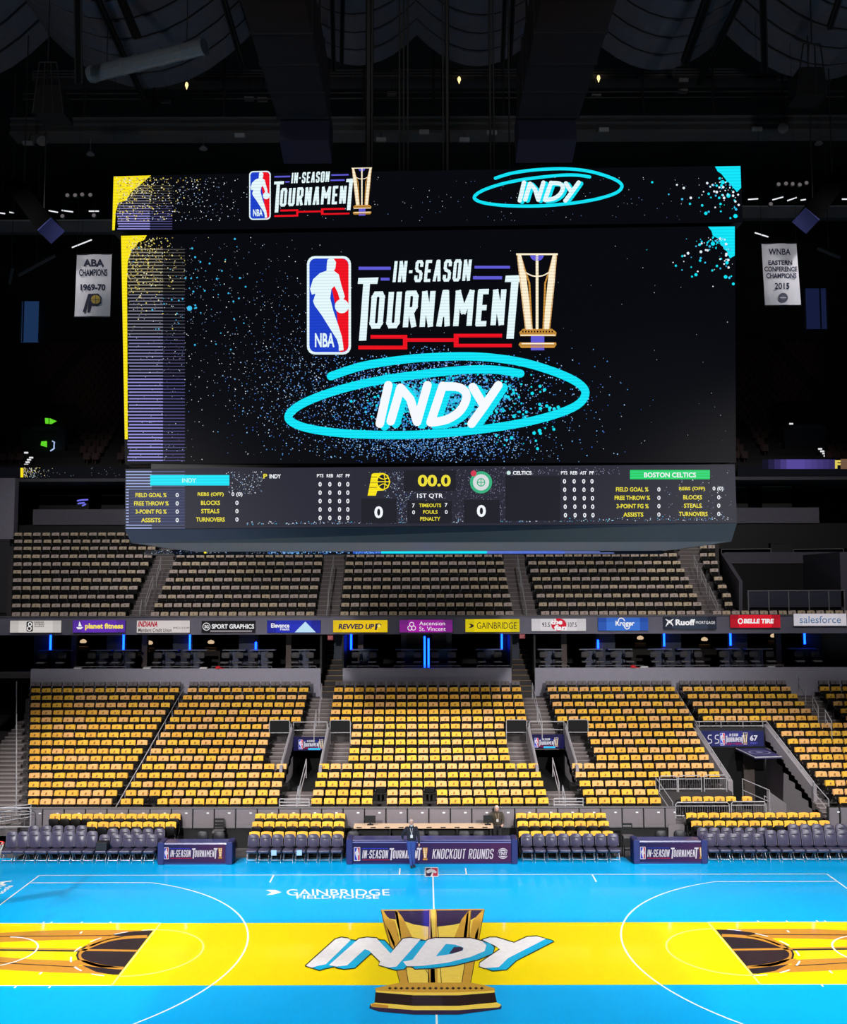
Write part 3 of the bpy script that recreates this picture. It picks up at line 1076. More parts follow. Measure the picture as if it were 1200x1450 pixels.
def lockup(pr, mono=False):
    """badge, two lines of lettering, bracket lines and cup, in the coordinates of a 1200 x 738 study of the main screen"""
    W = e_white if not mono else e_table_white
    pr.rrect(242, 52, 386, 374, 26, W)
    pr.up()
    pr.rrect(250, 60, 378, 366, 20, e_blue)
    pr.up()
    pr.poly([(318, 60), (358, 60), (372, 66), (378, 80), (378, 346), (372, 360), (356, 366), (350, 366), (340, 240), (322, 150)], e_red)
    pr.up()
    pr.poly([(309, 64), (318, 59), (330, 61), (337, 72), (335, 92), (330, 100), (346, 112), (354, 145), (366, 185), (360, 196), (350, 196), (343, 172), (332, 150), (322, 160), (318, 190), (328, 230), (345, 280), (356, 315), (360, 340), (362, 360), (346, 362), (346, 345), (340, 325), (318, 290), (290, 245), (268, 215), (262, 200), (270, 175), (258, 178), (252, 160), (262, 128), (284, 108), (306, 100), (307, 80)], W)
    pr.ell(356, 216, 23, 23, W)
    pr.text('NBA', 268, 304, 332, 350, W, 0.03)
    pr.block('IN-SEASON', 525, 67, 778, 139, 10, W, 0.10, 5)
    for a in ((411, 87, 516, 97), (483, 123, 512, 132)):
        pr.rect(*a, e_violet)
    for a in ((790, 84, 906, 93), (785, 118, 880, 128)):
        pr.rect(*a, e_blue if mono else e_violet)
    pr.poly([(410, 124), (476, 122), (472, 143), (448, 143), (436, 328), (412, 329), (426, 143), (408, 143)], W)
    pr.block('OURNAMEN', 450, 168, 890, 290, 17.5, W, 0.08, 10)
    pr.poly([(892, 116), (958, 114), (954, 137), (934, 137), (918, 322), (894, 322), (910, 137), (889, 137)], W)
    for a in ((450, 310, 570, 322), (410, 345, 568, 357), (556, 310, 570, 357), (570, 321, 722, 332), (722, 306, 880, 318), (722, 339, 912, 350), (722, 306, 738, 350)):
        pr.rect(*a, e_crimson if mono else e_red)
    # the cup
    pr.poly([(928, 47), (1060, 47), (1052, 140), (1036, 292), (956, 292), (938, 140)], e_black if not mono else e_navy)
    pr.up()
    pr.poly([(928, 47), (942, 47), (958, 110), (980, 292), (956, 292), (938, 140)], e_cream)
    pr.poly([(1060, 47), (1046, 47), (1032, 110), (1014, 292), (1036, 292), (1052, 140)], e_cream)
    pr.poly([(942, 47), (950, 90), (966, 140), (974, 292), (980, 292), (972, 140), (958, 100)], e_gold)
    pr.poly([(1046, 47), (1038, 90), (1024, 140), (1018, 292), (1012, 292), (1018, 140), (1032, 100)], e_gold)
    pr.rect(990, 47, 999, 292, e_cream)
    pr.ell(994, 50, 22, 18, e_violet, 12, 0, 180)
    pr.stroke(smooth_path([(932, 62), (946, 96), (972, 114), (994, 118), (1018, 114), (1042, 96), (1056, 62)]), 4, e_cream, False)
    pr.rect(926, 43, 1062, 49, e_cream)
    pr.stroke([(930, 49), (940, 140), (957, 292)], 4, e_gold, False)
    pr.stroke([(1058, 49), (1050, 140), (1035, 292)], 4, e_gold, False)
    pr.poly([(948, 290), (1044, 290), (1058, 302), (1056, 314), (940, 314), (936, 302)], e_gold)
    pr.rect(974, 314, 1018, 360, e_violet)
    pr.poly([(938, 334), (1056, 334), (1058, 342), (1050, 352), (942, 352), (934, 342)], e_gold)
    pr.up()
    for k in range(11):
        pr.ell(948 + 9.6 * k, 299, 3, 3, e_black, 6)
    pr.rect(940, 309, 1054, 313, e_cream)
    pr.rect(944, 336, 1050, 340, e_cream)


def scribble(pr, oval=24, spray=False):
    """the oval scribble with four brush letters"""
    path = smooth_path([(320, 445), (380, 424), (450, 406), (600, 386), (780, 380), (930, 396), (1050, 430), (1130, 468), (1152, 505), (1110, 548), (980, 590), (800, 620), (600, 636), (400, 634), (260, 618), (192, 594), (186, 566), (240, 528), (350, 488), (480, 458), (620, 438), (760, 424), (860, 424), (940, 436)], 5)
    pr.stroke(path, oval, e_cyan)
    pr.up()
    letters = [[(508, 474), (480, 600)], [(548, 482), (516, 592)], [(548, 482), (580, 520), (602, 594)], [(636, 474), (602, 594)],
               [(686, 476), (646, 596)], smooth_path([(686, 478), (742, 482), (764, 510), (744, 556), (700, 586), (646, 596)], 4), [(784, 480), (820, 540)], [(868, 474), (820, 545), (780, 600)]]
    for q in letters:
        pr.stroke([(x + 16, y + 8) for x, y in q], 30, e_cyan)
    pr.up()
    for q in letters:
        pr.stroke(q, 28, e_white if not spray else e_pure)
    pr.up()


# ---- main screen picture
r = random.Random(11)
pr = Print(PM, off=0.006, step=0.003)


def inside(q, x, y):
    return q[0][0] + 3 < x < q[1][0] - 3 and max(q[0][1], q[1][1]) + 2 < y < min(q[2][1], q[3][1]) - 2


def dissolve(pr, x0, x1, y0, y1, pitch, hgt, dim_from):
    y = y0
    while y < y1:
        t = (y - y0) / (y1 - y0)
        k = min(4, int(t * 5))
        xa = x0 + r.uniform(0, 3)
        pr.rect(xa, y, lerp(x0, x1, dim_from), y + hgt, e_stripe[k])
        pr.rect(lerp(x0, x1, dim_from), y + 0.4, x1, y + hgt, e_stripe_dim[k])
        y += pitch


dissolve(pr, 180, 262, 352, 655, 4.6, 1.9, 0.62)
pr.build('dissolve_lines', main_screen)
pr = Print(PM, off=0.012, step=0.003)
pr.poly([(171.5, 334), (208, 333.3), (204, 340), (196, 343), (192, 350), (186, 353), (184, 362), (181, 370), (180, 400), (181, 622), (176.8, 622)], e_yellow)
pr.poly([(1003, 321), (1041, 320.6), (1041, 362), (1034, 366), (1030, 356), (1022, 350), (1018, 338), (1010, 334), (1008, 327)], e_cyan)
pr.up()
pr.dots(r, 420, lambda q: (lambda x, y: (x, y) if inside(QM, x, y) else None)(180 + abs(q.gauss(0, 34)), 336 + abs(q.gauss(0, 45))), e_ysp, (0.4, 1.1))
pr.dots(r, 260, lambda q: (182 + q.uniform(0, 95), q.uniform(345, 654)), e_dim[:2], (0.3, 0.7))
pr.dots(r, 420, lambda q: (lambda x, y: (x, y) if inside(QM, x, y) else None)(q.gauss(330, 70), q.gauss(460, 90)), e_dim, (0.3, 0.8))
pr.dots(r, 60, lambda q: (lambda x, y: (x, y) if inside(QM, x, y) else None)(q.gauss(280, 45), q.gauss(420, 40)), [e_cyan2], (0.5, 1.6))
pr.dots(r, 90, lambda q: (lambda x, y: (x, y) if inside(QM, x, y) else None)(1041 - abs(q.gauss(0, 40)), 321 + abs(q.gauss(0, 36))), [e_cyan, e_cyan2, e_dim[3]], (0.5, 2.2))
pr.dots(r, 90, lambda q: (q.uniform(270, 1035), q.uniform(340, 650)), e_dim[:2], (0.3, 0.7))
pr.up()
pr.ell(268.5, 436.5, 3.6, 3.6, e_cyan2)
for x, y, rr in ((1010, 345, 3), (1018, 360, 3.5), (1030, 372, 2.5), (1020, 352, 5), (1031, 342, 3)):
    pr.ell(x, y, rr, rr, e_black if rr > 3.2 else e_cyan, 9)
pr.ell(986, 389, 2.2, 2.2, e_cyan)
pr.ell(1028, 392, 2.6, 2.6, e_cyan)
pr.ell(1039, 402, 2.0, 2.0, e_cyan)
pr.build('paint_splatter', main_screen)
mp_main = lambda x, y: (330 + x / 2.3077, 340 + y / 2.3077)
# spray around the oval
pr = Print(PM, mp=mp_main, off=0.009, step=0.003)


def spray_fn(q):
    a = q.uniform(0, 2 * math.pi)
    d = abs(q.gauss(0.82, 0.34))
    x, y = 668 + 430 * d * math.cos(a), 520 + 165 * d * math.sin(a)
    if y > 726 or y < 340:
        return None
    if y < 376 and 230 < x < 1070 and not (575 < x < 715 and y > 345):
        return None
    if x > 930 and q.random() > 0.35:
        return None
    return (x, y)


pr.dots(r, 3000, spray_fn, e_spray, (0.9, 2.4))
pr.dots(r, 900, lambda q: (lambda x, y: (x, y) if 380 < y < 640 else None)(q.gauss(660, 150), q.gauss(500, 60)), e_spray, (1.0, 3.0))
pr.dots(r, 900, lambda q: (lambda x, y: (x, y) if 640 < y < 724 else None)(q.gauss(660, 170), q.gauss(665, 35)), e_spray, (0.8, 2.4))
pr.dots(r, 70, lambda q: (lambda x, y: (x, y) if 470 < y < 720 else None)(q.gauss(930, 70), q.gauss(560, 70)), [e_cyan], (2, 7))
pr.dots(r, 500, lambda q: (lambda x, y: (x, y) if 60 < y < 720 and not (235 < x < 1070 and y < 380) else None)(q.gauss(200, 110), q.gauss(420, 150)), e_dim + e_spray, (0.6, 1.8))
pr.build('paint_spray', main_screen)
pr = Print(PM, mp=mp_main, off=0.020, step=0.003)
# dense wash of light behind the four letters
pr.dots(r, 1500, lambda q: (lambda x, y: (x, y) if 430 < y < 625 else None)(q.gauss(670, 105), q.gauss(528, 46)), [E('led_wash', (22, 170, 214), 1.0), E('led_wash_pale', (70, 190, 236), 1.0), e_cyan, e_spray[0]], (2.0, 5.0))
pr.up()
scribble(pr, 27, True)
pr.build('oval_lettering', main_screen)
pr = Print(PM, mp=mp_main, off=0.020, step=0.003)
lockup(pr)
pr.build('tournament_logo', main_screen)

# ---- top screen picture
pr = Print(PT, off=0.006, step=0.003)
dissolve(pr, 165, 244, 262, 325.5, 3.6, 1.6, 0.6)
pr.up()
pr.poly([(161, 250), (214, 248.4), (205, 256), (196, 264), (186, 272), (178, 284), (168, 287), (164, 300), (162.5, 326), (159, 326)], e_yellow)
pr.poly([(1013, 235.8), (1049, 235.2), (1050, 266), (1044, 272), (1036, 262), (1028, 254), (1022, 246), (1017, 243)], e_cyan)
pr.up()
pr.dots(r, 420, lambda q: (lambda x, y: (x, y) if inside(QT, x, y) else None)(166 + abs(q.gauss(0, 40)), 250 + abs(q.gauss(0, 34))), e_ysp, (0.4, 1.2))
pr.dots(r, 260, lambda q: (lambda x, y: (x, y) if inside(QT, x, y) else None)(q.gauss(260, 40), q.uniform(250, 324)), e_dim, (0.3, 0.9))
pr.dots(r, 70, lambda q: (lambda x, y: (x, y) if inside(QT, x, y) else None)(1049 - abs(q.gauss(0, 34)), 236 + abs(q.gauss(0, 34))), [e_cyan, e_cyan2, e_dim[3]], (0.5, 2.2))
pr.dots(r, 170, lambda q: (lambda x, y: (x, y) if inside(QT, x, y) else None)(q.uniform(300, 1000), q.uniform(250, 315)), e_dim[:3], (0.3, 0.7))
for x, y, rr in ((1024, 258, 3), (1032, 277, 3), (1040, 262, 2.4), (1000, 302, 2.4), (1042, 306, 3), (924, 258, 1.6)):
    pr.ell(x, y, rr, rr, e_cyan, 9)
pr.build('paint_splatter', top_screen)
sx_, sy_ = (527 - 353) / (1062 - 242), (309.5 - 238.5) / (374 - 43)
pr = Print(PT, mp=lambda x, y: (353 + (x - 242) * sx_, 239 + (y - 43) * sy_ + (x - 242) * sx_ * -0.02 + 1.5), off=0.012, step=0.002)
lockup(pr)
pr.build('tournament_logo', top_screen)
sx2, sy2 = (884 - 670) / (1166 - 172), (294 - 236) / (650 - 368)
pr = Print(PT, mp=lambda x, y: (670 + (x - 172) * sx2, 236.5 + (y - 368) * sy2), off=0.012, step=0.002)
scribble(pr, 22)
pr.build('oval_lettering', top_screen)

# ---- statistics screen picture
pr = Print(PS, off=0.006, step=0.0025)
y = 667.0
for k in range(20):
    yy = 667 + 4.2 * k
    pr.rect(178.5, yy, 215, yy + 1.9, E('led_stat_stripe', (150, 165, 215), 1.0))
    pr.rect(215, yy, 262, yy + 1.7, E('led_stat_stripe_dim', (84, 92, 128), 1.0))
pr.dots(r, 500, lambda q: (q.uniform(180, 1040), 738 + q.gauss(0, 2.2) + (612 - 612) * 0) if True else None, e_dim, (0.3, 0.8)) if False else None
pr.dots(r, 380, lambda q: (lambda x: (x, 744.5 - (x - 177) * 0.0092 - abs(q.gauss(0, 2.4))))(q.uniform(350, 1040)), e_dim + [e_cyan2], (0.3, 0.9))
pr.dots(r, 620, lambda q: (lambda x, yy: (x, yy) if 664 < yy < 738 else None)(q.gauss(690, 36), q.uniform(663, 738)), [E('led_grain_a', (86, 84, 110), 1.0), E('led_grain_b', (120, 118, 146), 1.0)], (0.4, 0.9))
pr.dots(r, 260, lambda q: (lambda x, yy: (x, yy) if 664 < yy < 738 else None)(q.gauss(566, 14), q.uniform(668, 738)), e_dim[:3] + [E('led_grain_b', (120, 118, 146), 1.0)], (0.4, 0.9))
pr.dots(r, 160, lambda q: (q.uniform(320, 372), q.uniform(668, 700)), e_dim, (0.3, 0.8))
pr.dots(r, 120, lambda q: (q.uniform(700, 880), q.uniform(662, 672)), [E('led_grain_b', (120, 118, 146), 1.0)], (0.4, 0.9))
pr.dots(r, 90, lambda q: (q.uniform(940, 1036), q.uniform(664, 736)), e_dim, (0.3, 0.9))
pr.up()
for a in ((572, 666, 646, 695), (577, 709, 640, 741), (512, 706, 562, 741), (657.5, 707.5, 708, 740.5), (716, 674, 794, 737.5)):
    pr.rect(*a, e_panel)
pr.rect(182.5, 693, 262, 743, E('led_stat_shade', (52, 56, 84), 1.0))
for k in range(11):
    pr.rect(184, 696 + 4.2 * k, 262, 697.2 + 4.2 * k, E('led_stat_stripe_dim', (84, 92, 128), 1.0))
pr.rect(212.8, 672.6, 325, 687.4, e_cyan)
pr.rect(892.5, 665.4, 1005.7, 678.7, e_green)
pr.up()
for k in range(3):
    pr.rect(892.5, 668 + 4 * k, 1005.7, 668.7 + 4 * k, E('led_mint', (70, 226, 150), 1.0))
pr.up()
pr.text('BOSTON CELTICS', 912.6, 669, 986, 676, e_pure, 0.02)
pr.text('INDY', 258, 677.3, 278, 683.3, E('led_pale_cyan', (190, 255, 240), 1.0), 0.02)
for x0, x1, yc, s in ((192, 236, 701, 'FIELD GOAL %'), (190, 239, 712.8, 'FREE THROW %'), (192, 236, 724.5, '3-POINT FG %'), (200, 227.5, 736.5, 'ASSISTS'), (280, 317, 700.4, 'REBS (OFF)'), (284.7, 311.7, 712, 'BLOCKS'), (285, 310.8, 723.8, 'STEALS'), (277.7, 318.5, 735.6, 'TURNOVERS'),
                      (872.7, 918.6, 693, 'FIELD GOAL %'), (870.8, 921, 704.9, 'FREE THROW %'), (873.5, 919, 716.7, '3-POINT FG %'), (883, 911.5, 728.6, 'ASSISTS'), (962, 999, 692.5, 'REBS (OFF)'), (968, 994.6, 704.2, 'BLOCKS'), (969, 994, 716, 'STEALS'), (962, 1002.5, 727.8, 'TURNOVERS')):
    pr.text(s, x0, yc - 3.1, x1, yc + 3.1, e_textyellow, 0.025)
for x, ys in ((251, (701, 712.8, 724.5, 736.5)), (335.7, (712, 723.8, 735.6)), (933.5, (693, 704.9, 716.7, 728.6)), (1018.3, (704.2, 716, 727.8))):
    for yc in ys:
        pr.text('0', x - 2.2, yc - 3, x + 2.2, yc + 3, e_pure, 0.02)
pr.text('0 (0)', 328, 697, 343.5, 703.8, e_pure, 0.02)
pr.text('0 (0)', 1009.6, 689, 1024.8, 696, e_pure, 0.02)
pr.text('INDY', 381.8, 671.6, 398, 677.4, e_pure, 0.03)
pr.text('P', 373, 671, 378.6, 677.6, e_textyellow, 0.03)
pr.text('CELTICS', 726.7, 667, 753, 672.2, e_pure, 0.03)
pr.ell(720.7, 669.6, 3, 3, E('led_pale', (200, 230, 225), 1.0), 10)
for x0, x1, s in ((449, 458.3, 'PTS'), (462.8, 472, 'REB'), (476.7, 485.7, 'AST'), (489.8, 495.6, 'PF')):
    pr.text(s, x0, 671.2, x1, 676, e_pure, 0.02)
for x0, x1, s in ((794.8, 803.8, 'PTS'), (808, 818, 'REB'), (821.8, 831, 'AST'), (835, 841.5, 'PF')):
    pr.text(s, x0, 667.2, x1, 672, e_pure, 0.02)
for k in range(5):
    for x in (453.5, 467.3, 481, 492.8):
        pr.text('0', x - 2.2, 685.7 + 11.92 * k - 3.2, x + 2.2, 685.7 + 11.92 * k + 3.2, e_pure, 0.03)
    for x in (799.7, 813.4, 827, 838.7):
        pr.text('0', x - 2.2 + 0.35 * k, 681.5 + 12.0 * k - 3.2, x + 2.2 + 0.35 * k, 681.5 + 12.0 * k + 3.2, e_pure, 0.03)
pr.text('0', 530.4, 716.8, 542.6, 733.8, e_pure, 0.03)
pr.text('0', 675.6, 715, 688.4, 732, e_pure, 0.03)
pr.text('00.0', 592, 672.2, 638.6, 689, e_textyellow, 0.035)
pr.text('1ST QTR', 591, 698.8, 627.4, 706, e_pure, 0.01)
pr.text('TIMEOUTS', 593.7, 713, 625, 718.2, e_textyellow, 0.02)
pr.text('FOULS', 599.4, 722.3, 620, 727.6, e_textyellow, 0.02)
pr.text('PENALTY', 595.4, 732, 623.8, 737.4, e_textyellow, 0.02)
for s, x, yc in (('7', 585.8, 715.8), ('7', 632, 715), ('0', 586, 725.4), ('0', 632.2, 725)):
    pr.text(s, x - 1.9, yc - 2.8, x + 1.9, yc + 2.8, e_pure, 0.015)
pr.build('statistics', stat_screen)
# team emblems
pr = Print(PS, mp=lambda x, y: (510 + x / 5.714, 655 + y / 5.714), off=0.014, step=0.0025)
pr.poly([(112, 86), (190, 84), (228, 104), (246, 155), (230, 202), (190, 226), (140, 228), (128, 268), (62, 268), (84, 150), (96, 92)], e_yellow)
pr.up()
pr.ell(188, 155, 46, 58, e_panel, 20)
pr.up()
for q in ([(142, 155), (234, 155)], smooth_path([(150, 118), (190, 135), (228, 122)]), smooth_path([(150, 192), (190, 172), (226, 190)]), smooth_path([(196, 98), (204, 155), (196, 212)])):
    pr.stroke(q, 7, e_yellow, False)
for yy in (116, 158, 200):
    pr.rect(60, yy, 138, yy + 4, e_panel)
pr.build('team_emblem', stat_screen)
pr = Print(PS, mp=lambda x, y: (510 + x / 5.714, 655 + y / 5.714), off=0.014, step=0.0025)
pr.ell(980, 160, 90, 90, E('led_jade', (60, 176, 128), 1.0), 24)
pr.up()
pr.ell(980, 160, 66, 66, E('led_badge_white', (214, 220, 222), 1.0), 24)
pr.ell(920, 88, 24, 24, E('led_rose', (214, 60, 86), 1.0), 14)
pr.up()
pr.ring(980, 160, 34, 34, 8, E('led_jade', (60, 176, 128), 1.0), 20)
for q in ([(946, 160), (1014, 160)], [(980, 126), (980, 194)]):
    pr.stroke(q, 7, E('led_jade', (60, 176, 128), 1.0), False)
pr.build('team_emblem', stat_screen)

# ---- body, tapered apron, soffit, lower ring, hoist
fl, frr = PS.px(177, 750), PS.px(1044, 741)
zb = at(606, 768, -1.45).z
xl, xr = at(186, 772, -1.45).x, at(1036, 763, -1.45).x
m = MB()
apron_m = M('apron_panel', (44, 50, 66), 0.5, var=0.15, scale=1.5)
m.hexa([(xl, -1.45, zb), (xr, -1.45, zb), (xr, 4.6, zb), (xl, 4.6, zb), (fl.x, fl.y, fl.z), (frr.x, frr.y, frr.z), (frr.x, 5.1, frr.z), (fl.x, 5.1, fl.z)], apron_m)
m.build('apron', board)
m = MB()
m.hexa([(xl + 0.9, 2.9, zb - 0.1), (xr - 1.1, 2.9, zb - 0.1), (xr - 1.1, 4.2, zb - 0.1), (xl + 0.9, 4.2, zb - 0.1), (xl + 0.1, -1.45, zb - 0.002), (xr - 0.1, -1.45, zb - 0.002), (xr - 0.1, 4.5, zb - 0.002), (xl + 0.1, 4.5, zb - 0.002)], M('soffit_panel', (128, 126, 134), 0.5))
m.build('soffit', board)
RY = 2.9
PR_ = Plane((0, RY - 0.06, 0), (0, -1, 0))
m = MB()
m.box(at(205, 780, RY).x, at(940, 776, RY).x, RY - 0.05, RY + 0.4, at(606, 785, RY).z, zb - 0.1, frame_m)
ring = m.build('lower_ribbon_screen', board)
pr = Print(PR_, off=0.004, step=0.002)
pr.rect(206, 779, 938, 784.3, E('led_night', (12, 16, 26), 1.0))
pr.up()
pr.rect(500, 778.6, 800, 784, E('led_deep_blue', (40, 84, 190), 1.0))
pr.dots(r, 260, lambda q: (q.uniform(380, 540), q.uniform(779, 784)), e_spray, (0.4, 1.0))
pr.dots(r, 120, lambda q: (q.uniform(215, 420), q.uniform(779, 784)), e_dim[:3], (0.3, 0.8))
for k in range(3):
    pr.rect(690, 779 + 1.8 * k, 830 + 20 * k, 779.8 + 1.8 * k, E('led_periwinkle', (130, 150, 235), 1.0))
pr.up()
pr.rect(540, 778.4, 690, 783.8, e_cyan)
pr.rect(289, 777.8, 292.5, 783.6, e_yellow)
pr.build('ribbon_picture', ring)
tl, tr = PT.px(*QT[0]), PT.px(*QT[1])
m = MB()
m.box(-8.0, 7.8, -1.5, 4.9, fl.z, tl.z - 0.3, frame_m)
m.build('body', board)
m = MB()
for s in (-1, 1):
    m.box(-7.9, 7.7, 1.7 + s * 2.2, 1.9 + s * 2.2, tl.z - 0.3, tl.z + 0.15, dark_steel)
for k in range(9):
    m.box(-7.8 + 1.9 * k, -7.65 + 1.9 * k, -0.4, 4.1, tl.z - 0.3, tl.z + 0.1, dark_steel)
m.build('hoist_grid', board)
for px, w in ((522, 0.10), (527, 0.05), (566, 0.03), (572, 0.03), (578, 0.03), (628, 0.03), (634, 0.07), (695, 0.04), (700, 0.03), (722, 0.03)):
    m = MB()
    x = at(px, 230, 1.8).x
    m.tube([(x, 1.8, tl.z), (x, 1.8, 41.6)], w, M('hoist_cable', (20, 20, 22), 0.6), 6)
    m.build('hoist_cable', board)
# ================================================================== SEATS OF THE BOWL AND THE BALCONY


def seat_meshes(cover, cover_print, k, seed):
    """local meshes of one tip-up seat facing the court: frame, backrest, seat pan, draped cover"""
    q = random.Random(seed)
    fr = MB()
    fr.box(-0.035, 0.035, 0.02, 0.10, 0.0, 0.44, seat_black)
    fr.box(-0.24, -0.205, -0.22, 0.06, 0.52, 0.56, seat_black)
    fr.box(-0.235, -0.21, -0.02, 0.06, 0.30, 0.53, seat_black)
    fr.box(-0.238, -0.207, -0.235, -0.22, 0.515, 0.565, grey_steel)
    fr.box(-0.22, 0.22, 0.02, 0.07, 0.36, 0.42, seat_black)
    bk = MB()
    bk.hexa([(-0.205, 0.0, 0.40), (0.205, 0.0, 0.40), (0.205, 0.05, 0.40), (-0.205, 0.05, 0.40), (-0.19, 0.07, 0.83), (0.19, 0.07, 0.83), (0.19, 0.12, 0.83), (-0.19, 0.12, 0.83)], seat_black)
    pn = MB()
    pn.hexa([(-0.195, -0.07, 0.40), (0.195, -0.07, 0.40), (0.195, -0.01, 0.40), (-0.195, -0.01, 0.40), (-0.185, -0.13, 0.66), (0.185, -0.13, 0.66), (0.185, -0.06, 0.66), (-0.185, -0.06, 0.66)], seat_black)
    cv = MB()
    w, t = 0.203, q.uniform(-0.018, 0.018)
    zt, zl = 0.850, 0.632
    j = lambda a: q.uniform(-a, a)
    f = [(-w - 0.004 + j(.012), -0.035, zl + t + j(.02)), (0.0, -0.055 + j(.01), zl - 0.006 + j(.015)), (w + 0.004 + j(.012), -0.035, zl - t + j(.02)),
         (-w + j(.008), 0.025, zt + t * 0.6), (0.0, 0.02, zt + 0.008), (w + j(.008), 0.025, zt - t * 0.6),
         (-w, 0.135, zt + t * 0.6 - 0.01), (0.0, 0.14, zt), (w, 0.135, zt - t * 0.6 - 0.01),
         (-w, 0.15, 0.64), (0, 0.155, 0.64), (w, 0.15, 0.64)]
    cv.mesh(f, [(0, 1, 4, 3), (1, 2, 5, 4), (3, 4, 7, 6), (4, 5, 8, 7), (6, 7, 10, 9), (7, 8, 11, 10), (0, 3, 6, 9), (2, 11, 8, 5)], cover)
    px_, pz = j(.02), 0.70 + j(.01)
    cv.mesh([(px_ - 0.04, -0.044, pz), (px_ + 0.035, -0.046, pz), (px_ + 0.05, -0.03, pz + 0.09), (px_ - 0.01, -0.03, pz + 0.10)], [(0, 1, 2, 3)], cover_print)
    return fr, bk, pn, cv


SEATV = [seat_meshes(shirt_mats[k % 3] if k != 3 else shirt_mats[0], shirt_print, k, 40 + k) for k in range(6)]
SHADEV = [seat_meshes(M('shaded_cover', (118, 110, 114), 0.85), M('shaded_print', (86, 80, 84), 0.8), k, 60 + k) for k in range(2)]  # top row: shade under the balcony is put into the cover colours
PALEV = [seat_meshes(pale_cover[k % 2], pale_print, k, 80 + k) for k in range(4)]
SECLAB = {'A': ('%s yellow-shirted seat from the long plain stairway, row %s up', 'yellow seats beside the plain stairway', 0),
          'B': ('%s yellow-shirted seat from the stairway-side small tunnel steps towards the diagonal rail, row %s up', 'yellow seats beside the diagonal handrail', 1),
          'C': ('%s yellow-shirted seat from the stairway-side small tunnel steps, middle block, row %s up', 'yellow seats between the small tunnels', 0),
          'D': ('%s yellow-shirted seat from the players-side small tunnel steps, row %s up', 'yellow seats before the players tunnel', 0),
          'E': ('%s yellow-shirted seat past the players tunnel wall, row %s up', 'yellow seats past the players tunnel', 0)}
BALLAB = {'a': ('%s pale balcony seat from the first aisle, above the purple sign, row %s up', 'pale balcony seats of the end block', 1),
          'b': ('%s pale balcony seat after the first aisle, above the black sign, row %s up', 'pale balcony seats of the second block', 0),
          'c': ('%s pale balcony seat after the second aisle, above the magenta sign, row %s up', 'pale balcony seats of the middle block', 0),
          'd': ('%s pale balcony seat after the third aisle, above the light blue sign, row %s up', 'pale balcony seats of the fourth block', 0),
          'e': ('%s pale balcony seat after the fourth aisle, by the lounge, row %s up', 'pale balcony seats beside the lounge', 0)}
ROWN = ['one', 'two', 'three', 'four', 'five', 'six', 'seven', 'eight', 'nine', 'ten', 'eleven', 'twelve', 'thirteen', 'fourteen', 'fifteen', 'sixteen']


def lay_seats(n_rows, secs, Ys, Zs, pitch, variants, labels, proto_name, stuff_name, stuff_label, limit=300, gaps=None, top_row=None):
    q = random.Random(5)
    spots = []
    for i in range(n_rows):
        p = pitch(i)
        for nm, a, b in secs(i):
            n = max(1, int(round((b - a) / p)))
            for k in range(n):
                if gaps and gaps(i, nm, k, n):
                    continue
                x = X(a + (b - a) * (k + 0.5) / n, Ys[i])
                w = (X(b, Ys[i]) - X(a, Ys[i])) / n
                spots.append((x, Ys[i], Zs[i], min(1.12, w / 0.505), nm, i, k, n))
    protos = []
    for v in variants:
        datas = [m_.data(nm_) for m_, nm_ in zip(v, ('frame', 'backrest', 'seat_pan', 'cover'))]
        protos.append(datas)
    rest = MB()
    for k, (x, y, z, sc, nm, ri, ki, ni) in enumerate(spots):
        vi = q.randrange(len(variants))
        if k < limit:
            lab, grp, rev = labels[nm]
            root = thing(proto_name, lab % (NUM[ni - 1 - ki if rev else ki], ROWN[ri]), 'seat', (x, y, z), grp)
            for d, nm_ in zip(protos[vi], ('frame', 'backrest', 'seat_pan', 'cover')):
                o = bpy.data.objects.new(nm_, d)
                o.parent = root
                o.scale = (sc, 1, 1)
                COL.objects.link(o)
        else:
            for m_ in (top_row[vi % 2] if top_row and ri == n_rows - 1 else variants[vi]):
                rest.merge(m_, (x, y, z), sc)
    if rest.v:
        tag(rest.build(stuff_name), stuff_label, 'seats', None, 'stuff')
    return len(spots)


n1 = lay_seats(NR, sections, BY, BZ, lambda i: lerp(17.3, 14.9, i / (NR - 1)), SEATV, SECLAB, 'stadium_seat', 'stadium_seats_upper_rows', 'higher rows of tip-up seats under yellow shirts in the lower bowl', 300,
               gaps=lambda i, nm, k, n: (i == 0 and nm == 'C' and k in (5, 9)) or (i == 1 and nm == 'C' and k in (5, 9)) or (i == 0 and nm == 'B' and k == 2), top_row=SHADEV)
n2 = lay_seats(NB, bal_sections, BLY, BLZ, lambda j: 13.7, PALEV, BALLAB, 'balcony_seat', 'balcony_seats_upper_rows', 'higher rows of pale covered balcony seats', 300)

# ================================================================== COURTSIDE
I4 = Matrix.Identity(4)


